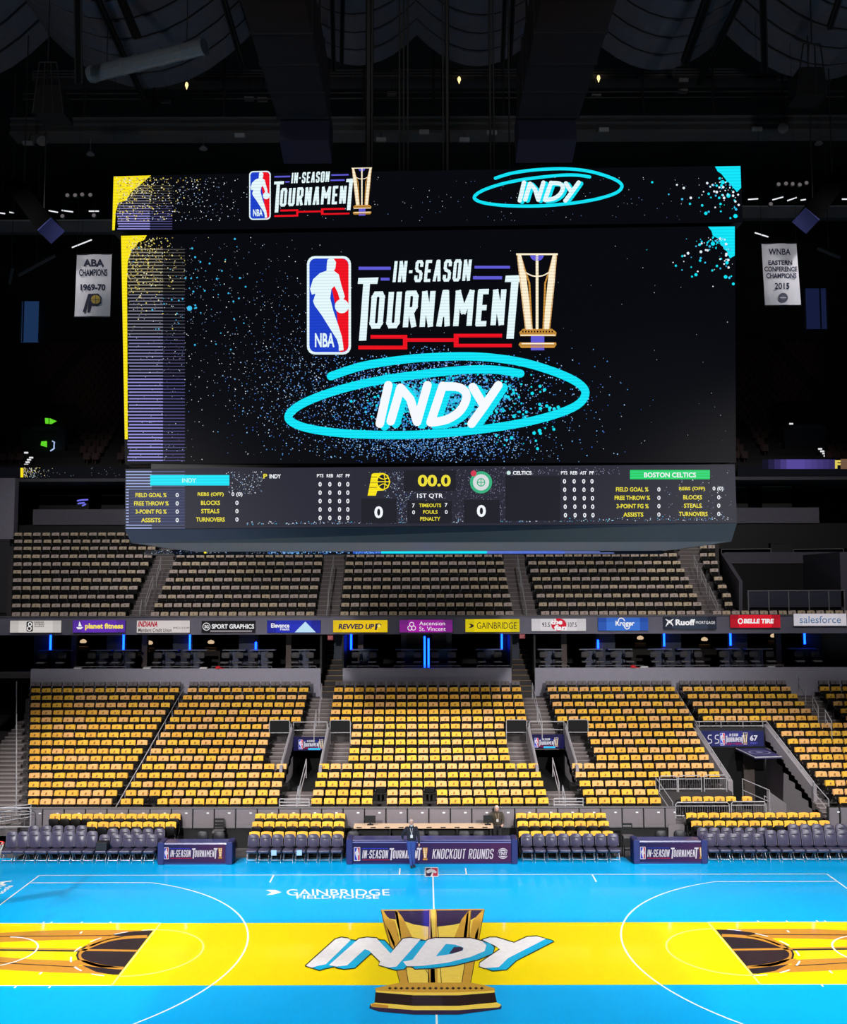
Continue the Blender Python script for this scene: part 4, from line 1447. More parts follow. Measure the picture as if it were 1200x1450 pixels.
def make_courtside_chair(name, label, group, tall=False):
    """padded chair on bent chrome legs, facing the court"""
    t = thing(name, label, 'chair', (0, 0, 0), group)
    hb = 0.62 if tall else 0.50
    m = MB()
    m.pad(0.43, hb, 0.09, navy_leather, Matrix.Translation((0, 0.24, 0.46)) @ Matrix.Rotation(math.radians(-10), 4, 'X'), 0.13 if tall else 0.15, 0.025, 4)
    bk = m.build('backrest', t, local=True, smooth=True)
    m = MB()
    mt = Matrix.Translation((0, 0.24, 0.46)) @ Matrix.Rotation(math.radians(-10), 4, 'X')
    z = hb * (0.70 if tall else 0.64)
    m.pad(0.24, 0.045, 0.012, M('navy_seam', (30, 28, 46), 0.5), mt @ Matrix.Translation((0, -0.086, z)), 0.02, 0.004, 2)
    o = m.build('lumbar_seam', None)
    bpy.data.objects.remove(o)
    o = bpy.data.objects.new('lumbar_seam', m.data('lumbar_seam'))
    COL.objects.link(o)
    o.parent = bk
    m = MB()
    rim = []
    for cx, cz, a0 in ((0.215 - 0.13, hb - 0.13, 0), (-0.215 + 0.13, hb - 0.13, 90)):
        for q in range(5):
            a = math.radians(a0 + 90 * q / 4)
            rim.append(mt @ Vector((cx + 0.118 * math.cos(a), -0.088, cz + 0.118 * math.sin(a))))
    rim = [mt @ Vector((0.203, -0.088, 0.05))] + rim + [mt @ Vector((-0.203, -0.088, 0.05))]
    m.tube(rim, 0.009, M('piping_grey', (120, 114, 132), 0.4), 5)
    o = bpy.data.objects.new('piping', m.data('piping'))
    COL.objects.link(o)
    o.parent = bk
    m = MB()
    m.pad(0.435, 0.46, 0.10, navy_leather, Matrix.Translation((0, 0.20, 0.48)) @ Matrix.Rotation(math.radians(90), 4, 'X') , 0.07, 0.03, 3)
    st = MB()
    st.v = [(x, y, 0.47 + (zz - 0.48) * 1.1) for x, y, zz in m.v]
    st.f, st.m, st.mats = m.f, m.m, m.mats
    so = st.build('seat', t, local=True, smooth=True)
    m = MB()
    m.tube([(-0.19, -0.262, 0.452), (0.19, -0.262, 0.452)], 0.012, M('piping_grey', (120, 114, 132), 0.4), 6)
    o = bpy.data.objects.new('piping', m.data('piping'))
    COL.objects.link(o)
    o.parent = so
    for s in (-1, 1):
        m = MB()
        m.tube([(s * 0.19, -0.20, 0.0), (s * 0.175, -0.19, 0.10), (s * 0.18, 0.06, 0.40)], 0.013, chrome, 6)
        m.build('leg', t, local=True)
        m = MB()
        m.tube([(s * 0.19, 0.26, 0.0), (s * 0.19, 0.22, 0.12), (s * 0.18, -0.05, 0.40)], 0.013, chrome, 6)
        m.build('leg', t, local=True)
    m = MB()
    m.tube([(-0.185, -0.19, 0.10), (0.185, -0.19, 0.10)], 0.011, chrome, 6)
    m.build('stretcher', t, local=True)
    return t


def make_riser_seat(variant):
    """folding chair with a yellow shirt over the top of its back"""
    t = thing('riser_seat', 'x', 'seat', (0, 0, 0))
    m = MB()
    m.pad(0.40, 0.44, 0.05, seat_black, Matrix.Translation((0, 0.17, 0.42)) @ Matrix.Rotation(math.radians(-8), 4, 'X'), 0.08, 0.012, 3)
    m.build('backrest', t, local=True, smooth=True)
    m = MB()
    m.pad(0.40, 0.36, 0.06, seat_black, Matrix.Translation((0, 0.10, 0.40)) @ Matrix.Rotation(math.radians(18), 4, 'X'), 0.06, 0.015, 3)
    m.build('seat_pan', t, local=True, smooth=True)
    for s in (-1, 1):
        m = MB()
        m.bar((s * 0.19, -0.12, 0.0), (s * 0.19, 0.2, 0.55), 0.03, 0.03, dark_steel)
        m.build('leg', t, local=True)
        m = MB()
        m.bar((s * 0.18, 0.24, 0.0), (s * 0.18, -0.02, 0.42), 0.03, 0.03, dark_steel)
        m.build('leg', t, local=True)
    q = random.Random(300 + variant)
    m = MB()
    w = 0.205
    rows = []
    for z, y in ((0.655, 0.10), (0.74, 0.115), (0.83, 0.135), (0.868, 0.165), (0.86, 0.235), (0.70, 0.235)):
        row = []
        for k in range(7):
            u = -1 + 2 * k / 6
            arch = 0.012 * (1 - u * u)
            edge = -0.012 * abs(u) ** 3
            row.append((u * (w + (0.012 if z < 0.72 else 0)), y - arch + q.uniform(-.006, .006), z + (arch * 1.5 + edge if z > 0.8 else q.uniform(-.014, .014) - 0.01 * abs(u))))
        rows.append(row)
    vs_ = [p for rw in rows for p in rw]
    fs = [(a * 7 + b, a * 7 + b + 1, (a + 1) * 7 + b + 1, (a + 1) * 7 + b) for a in range(5) for b in range(6)]
    m.mesh(vs_, fs, shirt_mats[variant % 2])
    cv = m.build('draped_shirt', t, local=True, smooth=True)
    m = MB()
    m.mesh([(-0.03, 0.088, 0.70), (0.045, 0.088, 0.70), (0.055, 0.108, 0.80), (-0.01, 0.108, 0.81)], [(0, 1, 2, 3)], shirt_print)
    o = bpy.data.objects.new('shirt_print', m.data('shirt_print'))
    COL.objects.link(o)
    o.parent = cv
    return t


def place(protos, used, k, loc, label, group, rz=0.0, **kw):
    p = protos[k]
    if k not in used:
        used.add(k)
        p.location = loc
        p.rotation_euler = (0, 0, rz)
        p['label'] = label
        if group:
            p['group'] = group
        return p
    return dup(p, loc, label, group, rz, **kw)


cc = [make_courtside_chair('courtside_chair', 'x', 'x'), make_courtside_chair('bench_chair', 'x', 'x', True)]
cu_ = set()
CY = 9.42
chair_list = []


def chair_row(kind, n, a, pitch, rear, text, group):
    for k in range(n):
        y = CY + (0.72 if rear else 0)
        chair_list.append((kind, at(a + pitch * k, 1200 if rear else 1216, y).x, y, 0.05 if rear else 0, NUM[k] + ' ' + text, group))


chair_row(1, 8, 12.5, 16.35, False, 'tall navy team bench chair counted from the basket end', 'bench chairs near the basket')
chair_row(0, 5, 145, 16.9, False, 'low navy padded chair counted from the tall bench towards the small table', 'low bench chairs by the small table')
chair_row(0, 5, 157, 16.7, True, 'rear navy padded chair behind the low bench chairs, counted from the basket end', 'rear low chairs, basket end')
chair_row(1, 5, 44, 17.0, True, 'rear tall navy chair behind the tall bench, counted from the basket end', 'rear tall chairs, basket end')
chair_row(0, 8, 357.5, 17.1, False, 'dark navy front chair between small table and scorers table, counted from the basket end', 'front chairs before the scorers table')
chair_row(0, 8, 747, 17.6, False, 'dark navy front chair past the scorers table, counted from that table', 'front chairs past the scorers table')
chair_row(0, 5, 1009, 17.0, False, 'low navy padded chair past the small tunnel-side table, counted from that table', 'low chairs by the tunnel-side table')
chair_row(0, 6, 998, 17.0, True, 'rear navy padded chair below the tunnel fences, counted from the small table', 'rear low chairs, tunnel side')
chair_row(1, 8, 1096, 17.0, False, 'tall navy bench chair on the tunnel side, counted from the low chairs', 'bench chairs on the tunnel side')
chair_row(1, 5, 1128, 17.0, True, 'rear tall navy chair behind the tunnel-side bench, counted from the low chairs', 'rear tall chairs, tunnel side')
plat = []
for kind, x, y, z, lab, grp in chair_list:
    place(cc, cu_, kind, (x, y, z), lab, grp)
# low platforms under the second rows
for a, b, nm in ((30, 232, 'low black platform under the second row by the basket end'), (985, 1230, 'low black platform under the second row on the tunnel side')):
    m = MB()
    m.box(at(a, 1200, CY + 0.72).x, at(b, 1200, CY + 0.72).x, CY + 0.33, CY + 1.05, -0.02, 0.05, black)
    struct(m.build('riser_platform'), nm)
# items left on the chairs
for px, nm, lab in ((145, 'equipment_case', 'black square case standing on a low bench chair'),):
    m = MB()
    p = at(px, 1203, CY - 0.08)
    m.pad(0.42, 0.30, 0.34, M('case_black', (30, 30, 34), 0.5), Matrix.Translation((p.x, CY + 0.11, 0.478)), 0.03, 0.015, 2)
    o = m.build(nm, None)
    tag(o, lab, 'case')
for px, lab in ((388, 'pale blue paper hung on the third chair of the row before the main table'), (424, 'pale blue paper hung on the fifth chair of the row before the main table')):
    m = MB()
    p = at(px, 1204, CY - 0.30)
    m.box(p.x - 0.10, p.x + 0.10, p.y, p.y + 0.006, 0.30, 0.50, M('paper_blue', (170, 205, 235), 0.7))
    o = m.build('seat_notice')
    tag(o, lab, 'paper')

# risers with yellow-draped seats
rs = [make_riser_seat(k) for k in range(4)]
ru = set()
RZ = [0.05, 0.32, 0.52]


def riser_block(rows, tagname, label):
    """rows: list of (row index, first px, last px, count)"""
    for ri, a, b, n in rows:
        y = 10.04 + 0.5 * ri
        z = RZ[ri]
        for k in range(n):
            px = lerp(a, b, k / (n - 1))
            place(rs, ru, rnd.randrange(4), (at(px, 1165, y).x, y, z), '%s %s, step %s' % (NUM[k], label, ROWN[ri]), tagname)
        m = MB()
        m.box(at(a - 9, 1165, y).x, at(b + 9, 1165, y).x, y - 0.245, y + 0.25, -0.02, z, black)
        struct(m.build('riser_platform'), 'black stepped platform under %s, step %d' % (tagname, ri + 1))


def riser_row_y(ri):
    return 10.04 + 0.5 * ri


riser_block([(1, 129, 241, 8), (2, 76, 247, 12)], 'the yellow seats behind the bench chairs', 'yellow-shirted riser seat behind the basket-end bench, counted from the basket')
riser_block([(0, 360, 479, 8), (1, 364, 480, 8), (2, 368, 481, 8)], 'the yellow seats before the main table', 'yellow-shirted riser seat before the wooden desk, counted from the basket end')
riser_block([(0, 743, 862, 8), (1, 741, 856, 8), (2, 739, 852, 8)], 'the yellow seats past the main table', 'yellow-shirted riser seat past the wooden desk, counted from the desk')
riser_block([(1, 988, 1170, 12), (2, 981, 1157, 12)], 'the yellow seats below the tunnel fences', 'yellow-shirted riser seat below the tunnel fences, counted from the desk side')

# ---- LED tables on the sideline
TY = 9.02


def led_table(name, label, a, b, top, depth, panel):
    """long table hidden behind a lit front panel"""
    x0, x1 = at(a, 1220, TY).x, at(b, 1220, TY).x
    z1 = Zp(top, TY)
    t = thing(name, label, 'table', ((x0 + x1) / 2, TY, 0))
    m = MB()
    m.box(x0, x1, TY, TY + depth, 0.0, z1 - 0.03, navy)
    m.box(x0 + 0.05, x1 - 0.05, TY + 0.12, TY + depth, 0.0, 0.02, black)
    m.build('body', t)
    m = MB()
    m.hexa([(x0 - 0.02, TY - 0.03, z1 - 0.05), (x1 + 0.02, TY - 0.03, z1 - 0.05), (x1 + 0.02, TY + depth, z1 - 0.05), (x0 - 0.02, TY + depth, z1 - 0.05), (x0 - 0.02, TY - 0.01, z1), (x1 + 0.02, TY - 0.01, z1), (x1 + 0.02, TY + depth, z1), (x0 - 0.02, TY + depth, z1)], M('navy_top', (52, 56, 116), 0.35, coat=0.2))
    m.build('table_top', t)
    for s in (x0, x1):
        m = MB()
        m.pad(0.24, z1 + 0.04, depth + 0.06, navy, Matrix.Translation((s, TY + depth, 0)), 0.06, 0.02, 3)
        m.build('end_pad', t, smooth=False)
    m = MB()
    pz0, pz1 = Zp(panel[3], TY - 0.02), Zp(panel[1], TY - 0.02)
    pa, pb = at(panel[0], 1210, TY - 0.02).x, at(panel[2], 1210, TY - 0.02).x
    n = 8
    for k in range(n):
        c = [lerp(p, q_, k / (n - 1)) for p, q_ in zip((38, 40, 96), (84, 44, 96))]
        m.box(lerp(pa, pb, k / n), lerp(pa, pb, (k + 1) / n), TY - 0.025, TY, pz0, pz1, E('led_table_bg_%d' % k, c, 0.8))
    pn = m.build('front_screen', t)
    return t, pn, Plane((0, TY - 0.03, 0), (0, -1, 0))


def lock_map(x0, y0, x1, y1):
    kx, ky = (x1 - x0) / (1062 - 242), (y1 - y0) / (374 - 43)
    return lambda x, y: (x0 + (x - 242) * kx, y0 + (y - 43) * ky)


def flat_lock(pr, x0, y0, x1, y1):
    """one-line version used on the tables: badge, IN-SEASON, TOURNAMENT, cup"""
    W = e_table_white
    w, h = x1 - x0, y1 - y0
    u = lambda t: x0 + w * t
    v = lambda t: y0 + h * t
    pr.rrect(u(0), v(0.0), u(0.085), v(1.0), w * 0.008, W)
    pr.up()
    pr.rect(u(0.008), v(0.05), u(0.042), v(0.95), e_blue)
    pr.rect(u(0.042), v(0.05), u(0.077), v(0.95), e_crimson)
    pr.up()
    pr.poly([(u(0.040), v(0.08)), (u(0.056), v(0.1)), (u(0.062), v(0.34)), (u(0.074), v(0.55)), (u(0.058), v(0.6)), (u(0.056), v(0.94)), (u(0.046), v(0.94)), (u(0.020), v(0.55)), (u(0.012), v(0.4)), (u(0.030), v(0.26))], W)
    pr.block('IN-SEASON', u(0.115), v(0.22), u(0.46), v(0.82), w * 0.0118, W, 0.10)
    pr.poly([(u(0.485), v(0.08)), (u(0.545), v(0.08)), (u(0.54), v(0.2)), (u(0.524), v(0.2)), (u(0.512), v(0.95)), (u(0.492), v(0.95)), (u(0.505), v(0.2)), (u(0.483), v(0.2))], W)
    pr.block('OURNAMEN', u(0.53), v(0.24), u(0.862), v(0.82), w * 0.0118, W, 0.08)
    pr.poly([(u(0.855), v(0.06)), (u(0.92), v(0.06)), (u(0.915), v(0.19)), (u(0.9), v(0.19)), (u(0.888), v(0.95)), (u(0.868), v(0.95)), (u(0.88), v(0.19)), (u(0.853), v(0.19))], W)
    pr.rect(u(0.11), v(0.9), u(0.48), v(0.95), e_crimson)
    pr.rect(u(0.11), v(0.08), u(0.46), v(0.12), e_blue)
    pr.poly([(u(0.93), v(0.05)), (u(1.0), v(0.05)), (u(0.985), v(0.8)), (u(0.945), v(0.8))], e_gold)
    pr.up()
    pr.poly([(u(0.945), v(0.08)), (u(0.955), v(0.08)), (u(0.962), v(0.78)), (u(0.953), v(0.78))], e_cream)
    pr.poly([(u(0.975), v(0.08)), (u(0.985), v(0.08)), (u(0.977), v(0.78)), (u(0.968), v(0.78))], e_cream)
    pr.poly([(u(0.935), v(0.82)), (u(0.995), v(0.82)), (u(0.998), v(0.95)), (u(0.932), v(0.95))], e_gold)


t, pn, pl = led_table('scorers_table', 'long navy scorers table with lit purple tournament panel on the sideline', 495, 729, 1189, 0.6, (499, 1194, 724, 1221))
pr = Print(pl, off=0.004, step=0.002)
pr.rect(499, 1192.4, 724, 1193.6, E('led_table_line', (150, 160, 230), 0.9))
pr.up()
flat_lock(pr, 501.5, 1199.5, 606, 1219)
pr.block('KNOCKOUT ROUNDS', 613, 1202, 699, 1216, 1.4, e_table_white, 0.12)
pr.ell(712.5, 1208.5, 7.6, 7.6, e_table_white, 20)
pr.up()
pr.ring(712.5, 1208.5, 6.6, 6.6, 0.8, e_plum, 20)
pr.rect(705.2, 1205, 720, 1212, e_plum)
pr.up()
pr.text('TNT', 706.2, 1205.8, 719, 1211.2, e_table_white, 0.04)
pr.build('panel_picture', pn)
for a, b, top, lab, pic in ((228, 325, 1193, 'short navy courtside table with lit tournament panel on the bench side', (231, 1197, 316, 1219)), (902, 998, 1191, 'short navy courtside table with lit tournament panel on the tunnel side', (906, 1196, 998, 1219))):
    t, pn, pl = led_table('courtside_table', lab, a, b, top, 0.6, (pic[0] - 3, pic[1] - 1.5, pic[2] + 3, pic[3] + 1.5))
    pr = Print(pl, off=0.004, step=0.002)
    flat_lock(pr, pic[0] + 1, pic[1] + 3, pic[2] - 1, pic[3] - 2.5)
    pr.build('panel_picture', pn)

# ---- wooden broadcast desk with monitors
DY_ = 10.4
x0, x1 = at(501, 1168, DY_).x, at(699, 1168, DY_).x
zt = Zp(1170, DY_)
t = thing('broadcast_desk', 'long desk with pale wood top and black skirt behind the scorers table', 'desk', ((x0 + x1) / 2, DY_, 0))
m = MB()
m.box(x0, x1, DY_, DY_ + 0.5, zt - 0.09, zt, tan_top)
m.build('desk_top', t)
for k in range(10):
    m = MB()
    cx = lerp(x0, x1, (k + 0.4) / 10)
    m.box(cx - 0.10, cx + 0.10, DY_ - 0.006, DY_ + 0.02, zt - 0.065, zt - 0.025, black)
    m.build('cable_slot', t)
m = MB()
m.box(x0 + 0.05, x1 - 0.05, DY_ + 0.25, DY_ + 0.3, -0.02, zt - 0.09, black)
m.build('skirt', t)
for k in range(5):
    m = MB()
    cx = lerp(x0 + 0.1, x1 - 0.1, k / 4)
    m.box(cx - 0.03, cx + 0.03, DY_ + 0.08, DY_ + 0.45, -0.02, zt - 0.09, dark_steel)
    m.build('leg', t)
for px, w, lab in ((524.5, 0.42, 'black monitor on the wooden desk, far from the standing staff member'), (706, 0.36, 'small black monitor on the wooden desk in front of the person in the brown jacket')):
    cx = at(px, 1165, DY_ + 0.2).x
    cx = min(cx, x1 - 0.2)
    t = thing('monitor', lab, 'monitor', (cx, DY_ + 0.25, zt))
    m = MB()
    m.box(cx - w / 2, cx + w / 2, DY_ + 0.22, DY_ + 0.26, zt + 0.08, zt + 0.36, black)
    m.build('screen', t)
    m = MB()
    m.box(cx - 0.03, cx + 0.03, DY_ + 0.24, DY_ + 0.27, zt, zt + 0.1, black)
    m.box(cx - 0.12, cx + 0.12, DY_ + 0.16, DY_ + 0.36, zt, zt + 0.015, black)
    m.build('stand', t)


def make_office_chair(name, label, x, y, z, s=1.0):
    t = thing(name, label, 'chair', (x, y, z), 'dark chairs around the broadcast desk')
    mt = lambda dx, dy, dz: Matrix.Translation((x + dx, y + dy, z + dz))
    m = MB()
    m.pad(0.46, 0.48, 0.07, M('chair_mesh', (30, 30, 38), 0.5), mt(0, 0.22, 0.5), 0.14, 0.02, 4)
    m.build('backrest', t, smooth=True)
    m = MB()
    m.pad(0.46, 0.44, 0.07, M('chair_mesh', (30, 30, 38), 0.5), mt(0, 0.2, 0.45) @ Matrix.Rotation(math.radians(90), 4, 'X'), 0.06, 0.02, 3)
    m.build('seat', t, smooth=True)
    m = MB()
    m.tube([(x, y, z + 0.06), (x, y, z + 0.46)], 0.03, dark_steel, 8)
    m.build('column', t)
    m = MB()
    for k in range(5):
        a = 2 * math.pi * k / 5
        m.bar((x, y, z + 0.07), (x + 0.26 * math.cos(a), y + 0.26 * math.sin(a), z + 0.03), 0.045, 0.04, dark_steel)
    m.build('base', t)
    return t


for px, lab in ((500, 'dark office chair at the corner of the scorers table beside the front row'), (594, 'dark office chair behind the scorers table beside the person in jeans'), (614, 'dark office chair behind the middle of the scorers table'), (658, 'dark office chair behind the scorers table below the word rounds'), (679, 'dark office chair behind the far end of the scorers table')):
    make_office_chair('office_chair', lab, at(px, 1195, 9.95).x, 9.98, -0.02)
for px, lab in ((549, 'dark chair behind the wooden desk near the monitor'), (666, 'dark chair behind the wooden desk beside the person in brown jacket')):
    make_office_chair('office_chair', lab, at(px, 1165, 11.1).x, 11.12, -0.02)
for px, lab in ((285, 'dark office chair behind the small table on the bench side'), (309, 'second dark office chair behind the small bench side table'), (938, 'dark office chair behind the small table on the tunnel side'), (965, 'second dark office chair behind the small tunnel side table')):
    make_office_chair('office_chair', lab, at(px, 1195, 9.95).x, 9.98, -0.02)


def make_bar_chair(label, px, Y):
    x = at(px, 1190, Y).x
    t = thing('bar_chair', label, 'chair', (x, Y, -0.02))
    z = -0.02
    for sx in (-1, 1):
        for sy in (-1, 1):
            m = MB()
            m.bar((x + sx * 0.2, Y + sy * 0.19, z), (x + sx * 0.18, Y + sy * 0.17, z + (1.22 if sy > 0 else 0.74)), 0.035, 0.035, black)
            m.build('leg', t)
    m = MB()
    m.box(x - 0.21, x + 0.21, Y - 0.2, Y + 0.2, z + 0.74, z + 0.8, M('chair_seat_grey', (96, 92, 96), 0.6))
    m.build('seat', t)
    for dz in (0.9, 1.02, 1.16):
        m = MB()
        m.box(x - 0.19, x + 0.19, Y + 0.16, Y + 0.19, z + dz, z + dz + 0.07, black)
        m.build('back_slat', t)
    m = MB()
    m.box(x - 0.19, x + 0.19, Y - 0.2, Y - 0.17, z + 0.28, z + 0.32, black)
    m.build('footrest', t)


make_bar_chair('tall black slat-back chair against the grey panels on the bench side', 309, 11.05)
make_bar_chair('tall black slat-back chair beside the small table on the tunnel side', 890, 10.1)

# ---- the basket whose rim shows at the frame's edge
bxx = -12.725
t = thing('basketball_hoop', 'orange red basketball rim with white net at the lane end', 'hoop', (-16.6, 0, 0))
m = MB()
N = 20
m.tube([(bxx + 0.23 * math.cos(2 * math.pi * k / N), 0.23 * math.sin(2 * math.pi * k / N), 3.05) for k in range(N + 1)], 0.012, M('rim_red', (226, 50, 40), 0.4), 6)
m.box(bxx - 0.38, bxx - 0.22, -0.08, 0.08, 3.02, 3.06, M('rim_red', (226, 50, 40), 0.4))
m.build('rim', t)
m = MB()
net = M('net_white', (226, 224, 226), 0.8)
for k in range(12):
    for s in (1, -1):
        pts = []
        for q in range(5):
            a = 2 * math.pi * (k + s * q * 0.5) / 12
            rr = (0.225, 0.19, 0.15, 0.125, 0.13)[q]
            pts.append((bxx + rr * math.cos(a), rr * math.sin(a), 3.04 - 0.11 * q))
        m.tube(pts, 0.006, net, 4)
m.build('net', t)
m = MB()
m.box(bxx - 0.42, bxx - 0.38, -0.915, 0.915, 2.9, 3.97, M('backboard_glass', (170, 190, 200), 0.1, coat=0.5))
m.build('backboard', t)
m = MB()
m.bar((bxx - 0.42, 0, 3.3), (-16.2, 0, 2.2), 0.2, 0.25, dark_steel)
m.bar((-16.3, 0, 2.3), (-16.9, 0, 0.3), 0.3, 0.35, dark_steel)
m.build('arm', t)
m = MB()
m.box(-18.2, -16.2, -0.6, 0.6, 0, 0.6, navy)
m.build('base', t)
# ================================================================== SIGNS ON THE BALCONY FASCIA
SIGNP = Plane((0, FY - 0.10, 0), (0, -1, 0))


def sign(label, q, face_rgb, draw, glow=0.85, edge=None):
    """lit sign box: q = x0, y0, x1, y1 in the picture"""
    a, b = SIGNP.px(q[0], q[3]), SIGNP.px(q[2], q[1])
    t = thing('sign', label, 'sign', ((a.x + b.x) / 2, FY, a.z), 'sponsor signs on the balcony fascia')
    m = MB()
    m.box(a.x, b.x, FY - 0.09, FY, a.z, b.z, dark_steel)
    m.build('box', t)
    m = MB()
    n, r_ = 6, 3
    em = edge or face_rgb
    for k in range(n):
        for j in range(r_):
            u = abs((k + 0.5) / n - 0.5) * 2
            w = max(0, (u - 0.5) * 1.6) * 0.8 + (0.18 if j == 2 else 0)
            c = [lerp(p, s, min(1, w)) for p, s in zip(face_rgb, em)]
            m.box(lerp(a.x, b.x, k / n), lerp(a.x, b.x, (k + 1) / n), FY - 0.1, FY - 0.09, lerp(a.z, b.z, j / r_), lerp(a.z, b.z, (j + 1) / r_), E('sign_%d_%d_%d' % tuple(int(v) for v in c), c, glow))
    f = m.build('face', t)
    pr = Print(SIGNP, off=0.004, step=0.003)
    draw(pr)
    pr.build('lettering', f)


ink = M('sign_ink', (40, 38, 44), 0.6)
i_red = E('sign_red', (176, 24, 48), 0.9)
i_white = E('sign_white', (240, 238, 240), 0.95)
i_yell = E('sign_yellow', (248, 226, 96), 0.95)
i_blue = E('sign_blue_grey', (86, 120, 160), 0.9)
i_dark = E('sign_dark', (44, 40, 36), 0.8)
i_navy = E('sign_navy', (44, 36, 80), 0.8)


def s1(p):
    p.rrect(37.5, 880, 46.5, 894.5, 2, i_dark)
    p.up()
    p.ring(42.5, 884, 3, 3, 1.2, i_white, 12)
    p.ring(41.5, 890, 3.4, 3.4, 1.2, i_white, 12)
    for k, s in enumerate(('INDIANA', 'SOYBEAN', 'ALLIANCE')):
        p.text(s, 48.5, 879.8 + 2.9 * k, 62.5, 882.2 + 2.9 * k, i_dark, 0.02)


def s2(p):
    p.text('planet fitness', 120.5, 882.5, 174.5, 892.5, i_yell, 0.04)
    p.poly([(112.5, 879.5), (116, 887), (111, 887)], i_white)
    p.poly([(108, 888), (118, 888), (115, 891), (110, 891)], i_white)


def s3(p):
    p.text('INDIANA', 196, 879.6, 223.7, 887.6, i_red, 0.04, 0.2)
    p.text('Members Credit Union', 196, 889.4, 243, 895, i_dark, 0.01, 0.15)
    p.text('IMCU.COM', 245.5, 887.8, 268, 890.6, i_dark, 0.0)


def s4(p):
    p.text('SPORT GRAPHICS', 300, 883.8, 360, 890.4, i_white, 0.03)
    p.ring(292.5, 887.3, 5.6, 5.6, 0.9, i_white, 20)
    p.text('SG', 289.6, 885, 295.6, 889.8, i_white, 0.03)
    p.rect(298, 892.5, 357, 895, E('sign_glow_grey', (150, 142, 148), 0.8))


def s5(p):
    p.text('Elevance', 384, 882.6, 410, 888.8, i_white, 0.03)
    p.text('Health', 397, 889.2, 410, 892.6, i_white, 0.02)
    p.poly([(417.5, 895.4), (432.5, 880.2), (447.5, 895.4)], E('sign_ice', (190, 226, 246), 0.95))


def s6(p):
    p.text('REVVED UP', 480, 883.6, 530, 891, i_navy, 0.04, 0.15)
    p.text('P', 531.5, 883, 540, 892, i_navy, 0.04, 0.15)
    p.up()
    p.ell(537, 886.4, 2.6, 2.4, i_yell, 12)


def s7(p):
    p.text('Ascension', 594, 880, 630.5, 885.4, i_white, 0.0)
    p.text('St. Vincent', 594, 887.4, 631.5, 893.4, i_white, 0.0)
    for a in (90, 210, 330):
        c = (583.3 + 3.0 * math.cos(math.radians(a)), 887.6 - 3.4 * math.sin(math.radians(a)))
        p.ring(c[0], c[1], 3.4, 3.6, 0.9, i_white, 14)


def s8(p):
    p.text('GAINBRIDGE', 675.5, 881.2, 732, 890.4, i_dark, 0.0)
    p.poly([(664, 883), (668.5, 883.5), (672, 886), (668.5, 888.7), (664, 889.2), (667.4, 886)], i_dark)


def s9(p):
    p.ell(791.7, 884.6, 10.8, 9.0, E('sign_scarlet', (206, 30, 54), 0.95), 24)
    p.up()
    p.text('93.5', 768, 881.4, 779, 888, i_dark, 0.01)
    p.text('107.5', 805, 881.4, 817, 888, i_dark, 0.01)
    p.text('the', 780.5, 876.8, 797, 884.4, i_white, 0.05, 0.1)
    p.text('fan', 785, 885, 803, 892.6, i_white, 0.05, 0.1)


def s10(p):
    p.text('Kroger', 872, 879, 899, 888, i_white, 0.03)
    p.stroke(smooth_path([(875, 884), (877, 876.5), (882, 875.6), (885, 879)]), 1.4, i_white)
    p.stroke(smooth_path([(884, 886), (887, 890.4), (891, 889.6), (892, 886)]), 1.4, i_white)


def s11(p):
    p.text('Ruoff', 957, 876.8, 984.8, 885.4, i_white, 0.04)
    p.text('MORTGAGE', 986, 879.4, 1013, 883.6, i_white, 0.0)
    for k in range(4):
        p.stroke([(943 + 2.4 * k, 876.5 + k), (947 + 2.2 * k, 880 + 2.2 * k)], 1.1, i_white, False)
        p.stroke([(954 - 2.4 * k, 876.5 + k), (950 - 2.2 * k, 880 + 2.4 * k)], 1.1, i_white, False)


def s12(p):
    p.text('BELLE TIRE', 1054, 876.2, 1096, 882.8, i_white, 0.05, 0.1)
    p.ring(1049, 879.6, 3.8, 4.2, 1.6, i_white, 16)


def s13(p):
    p.text('salesforce', 1133, 872, 1191.5, 882.4, i_blue, 0.005)


for lab, q, c, fn, edge in (
        ('white lit sign with a small grey emblem and three tiny words', (14, 878.7, 87, 895.8), (214, 208, 204), s1, (170, 166, 162)),
        ('purple lit sign with yellow lowercase lettering', (103, 878, 177.5, 895.6), (104, 52, 186), s2, (70, 44, 130)),
        ('white lit sign with red italic word above small grey words', (193.7, 878.6, 269, 896), (216, 206, 206), s3, (206, 196, 196)),
        ('black sign with white block lettering and round initials', (285.4, 879, 361.6, 896), (26, 24, 26), s4, (26, 24, 26)),
        ('deep blue lit sign with a pale triangle', (378.3, 878.4, 454, 896), (40, 52, 190), s5, (30, 30, 110)),
        ('yellow lit sign with dark italic lettering', (472, 878.2, 549, 895.4), (246, 204, 28), s6, (214, 186, 24)),
        ('magenta lit sign with white serif lettering and knot emblem', (566, 877.6, 641, 895.4), (168, 34, 166), s7, (74, 40, 92)),
        ('yellow lit sign with thin dark capitals and arrow mark', (659.4, 876.6, 736, 895), (236, 212, 20), s8, (190, 176, 20)),
        ('white lit sign with a round red logo between frequencies', (753, 876, 830, 893.6), (220, 214, 218), s9, (190, 186, 190)),
        ('light blue lit sign with looped white lettering', (847.5, 874.6, 918.3, 893), (62, 118, 214), s10, (24, 50, 130)),
        ('charcoal sign with white word and woven emblem', (940, 873.6, 1015, 891), (52, 60, 76), s11, (22, 24, 34)),
        ('red lit sign with white slanted capitals', (1034.8, 870.6, 1105.3, 888.8), (232, 30, 48), s12, (120, 20, 34)),
        ('white lit sign with grey blue lowercase lettering', (1124.8, 868.8, 1199, 886.2), (206, 200, 208), s13, (190, 186, 196))):
    sign(lab, q, c, fn, 0.9, edge)

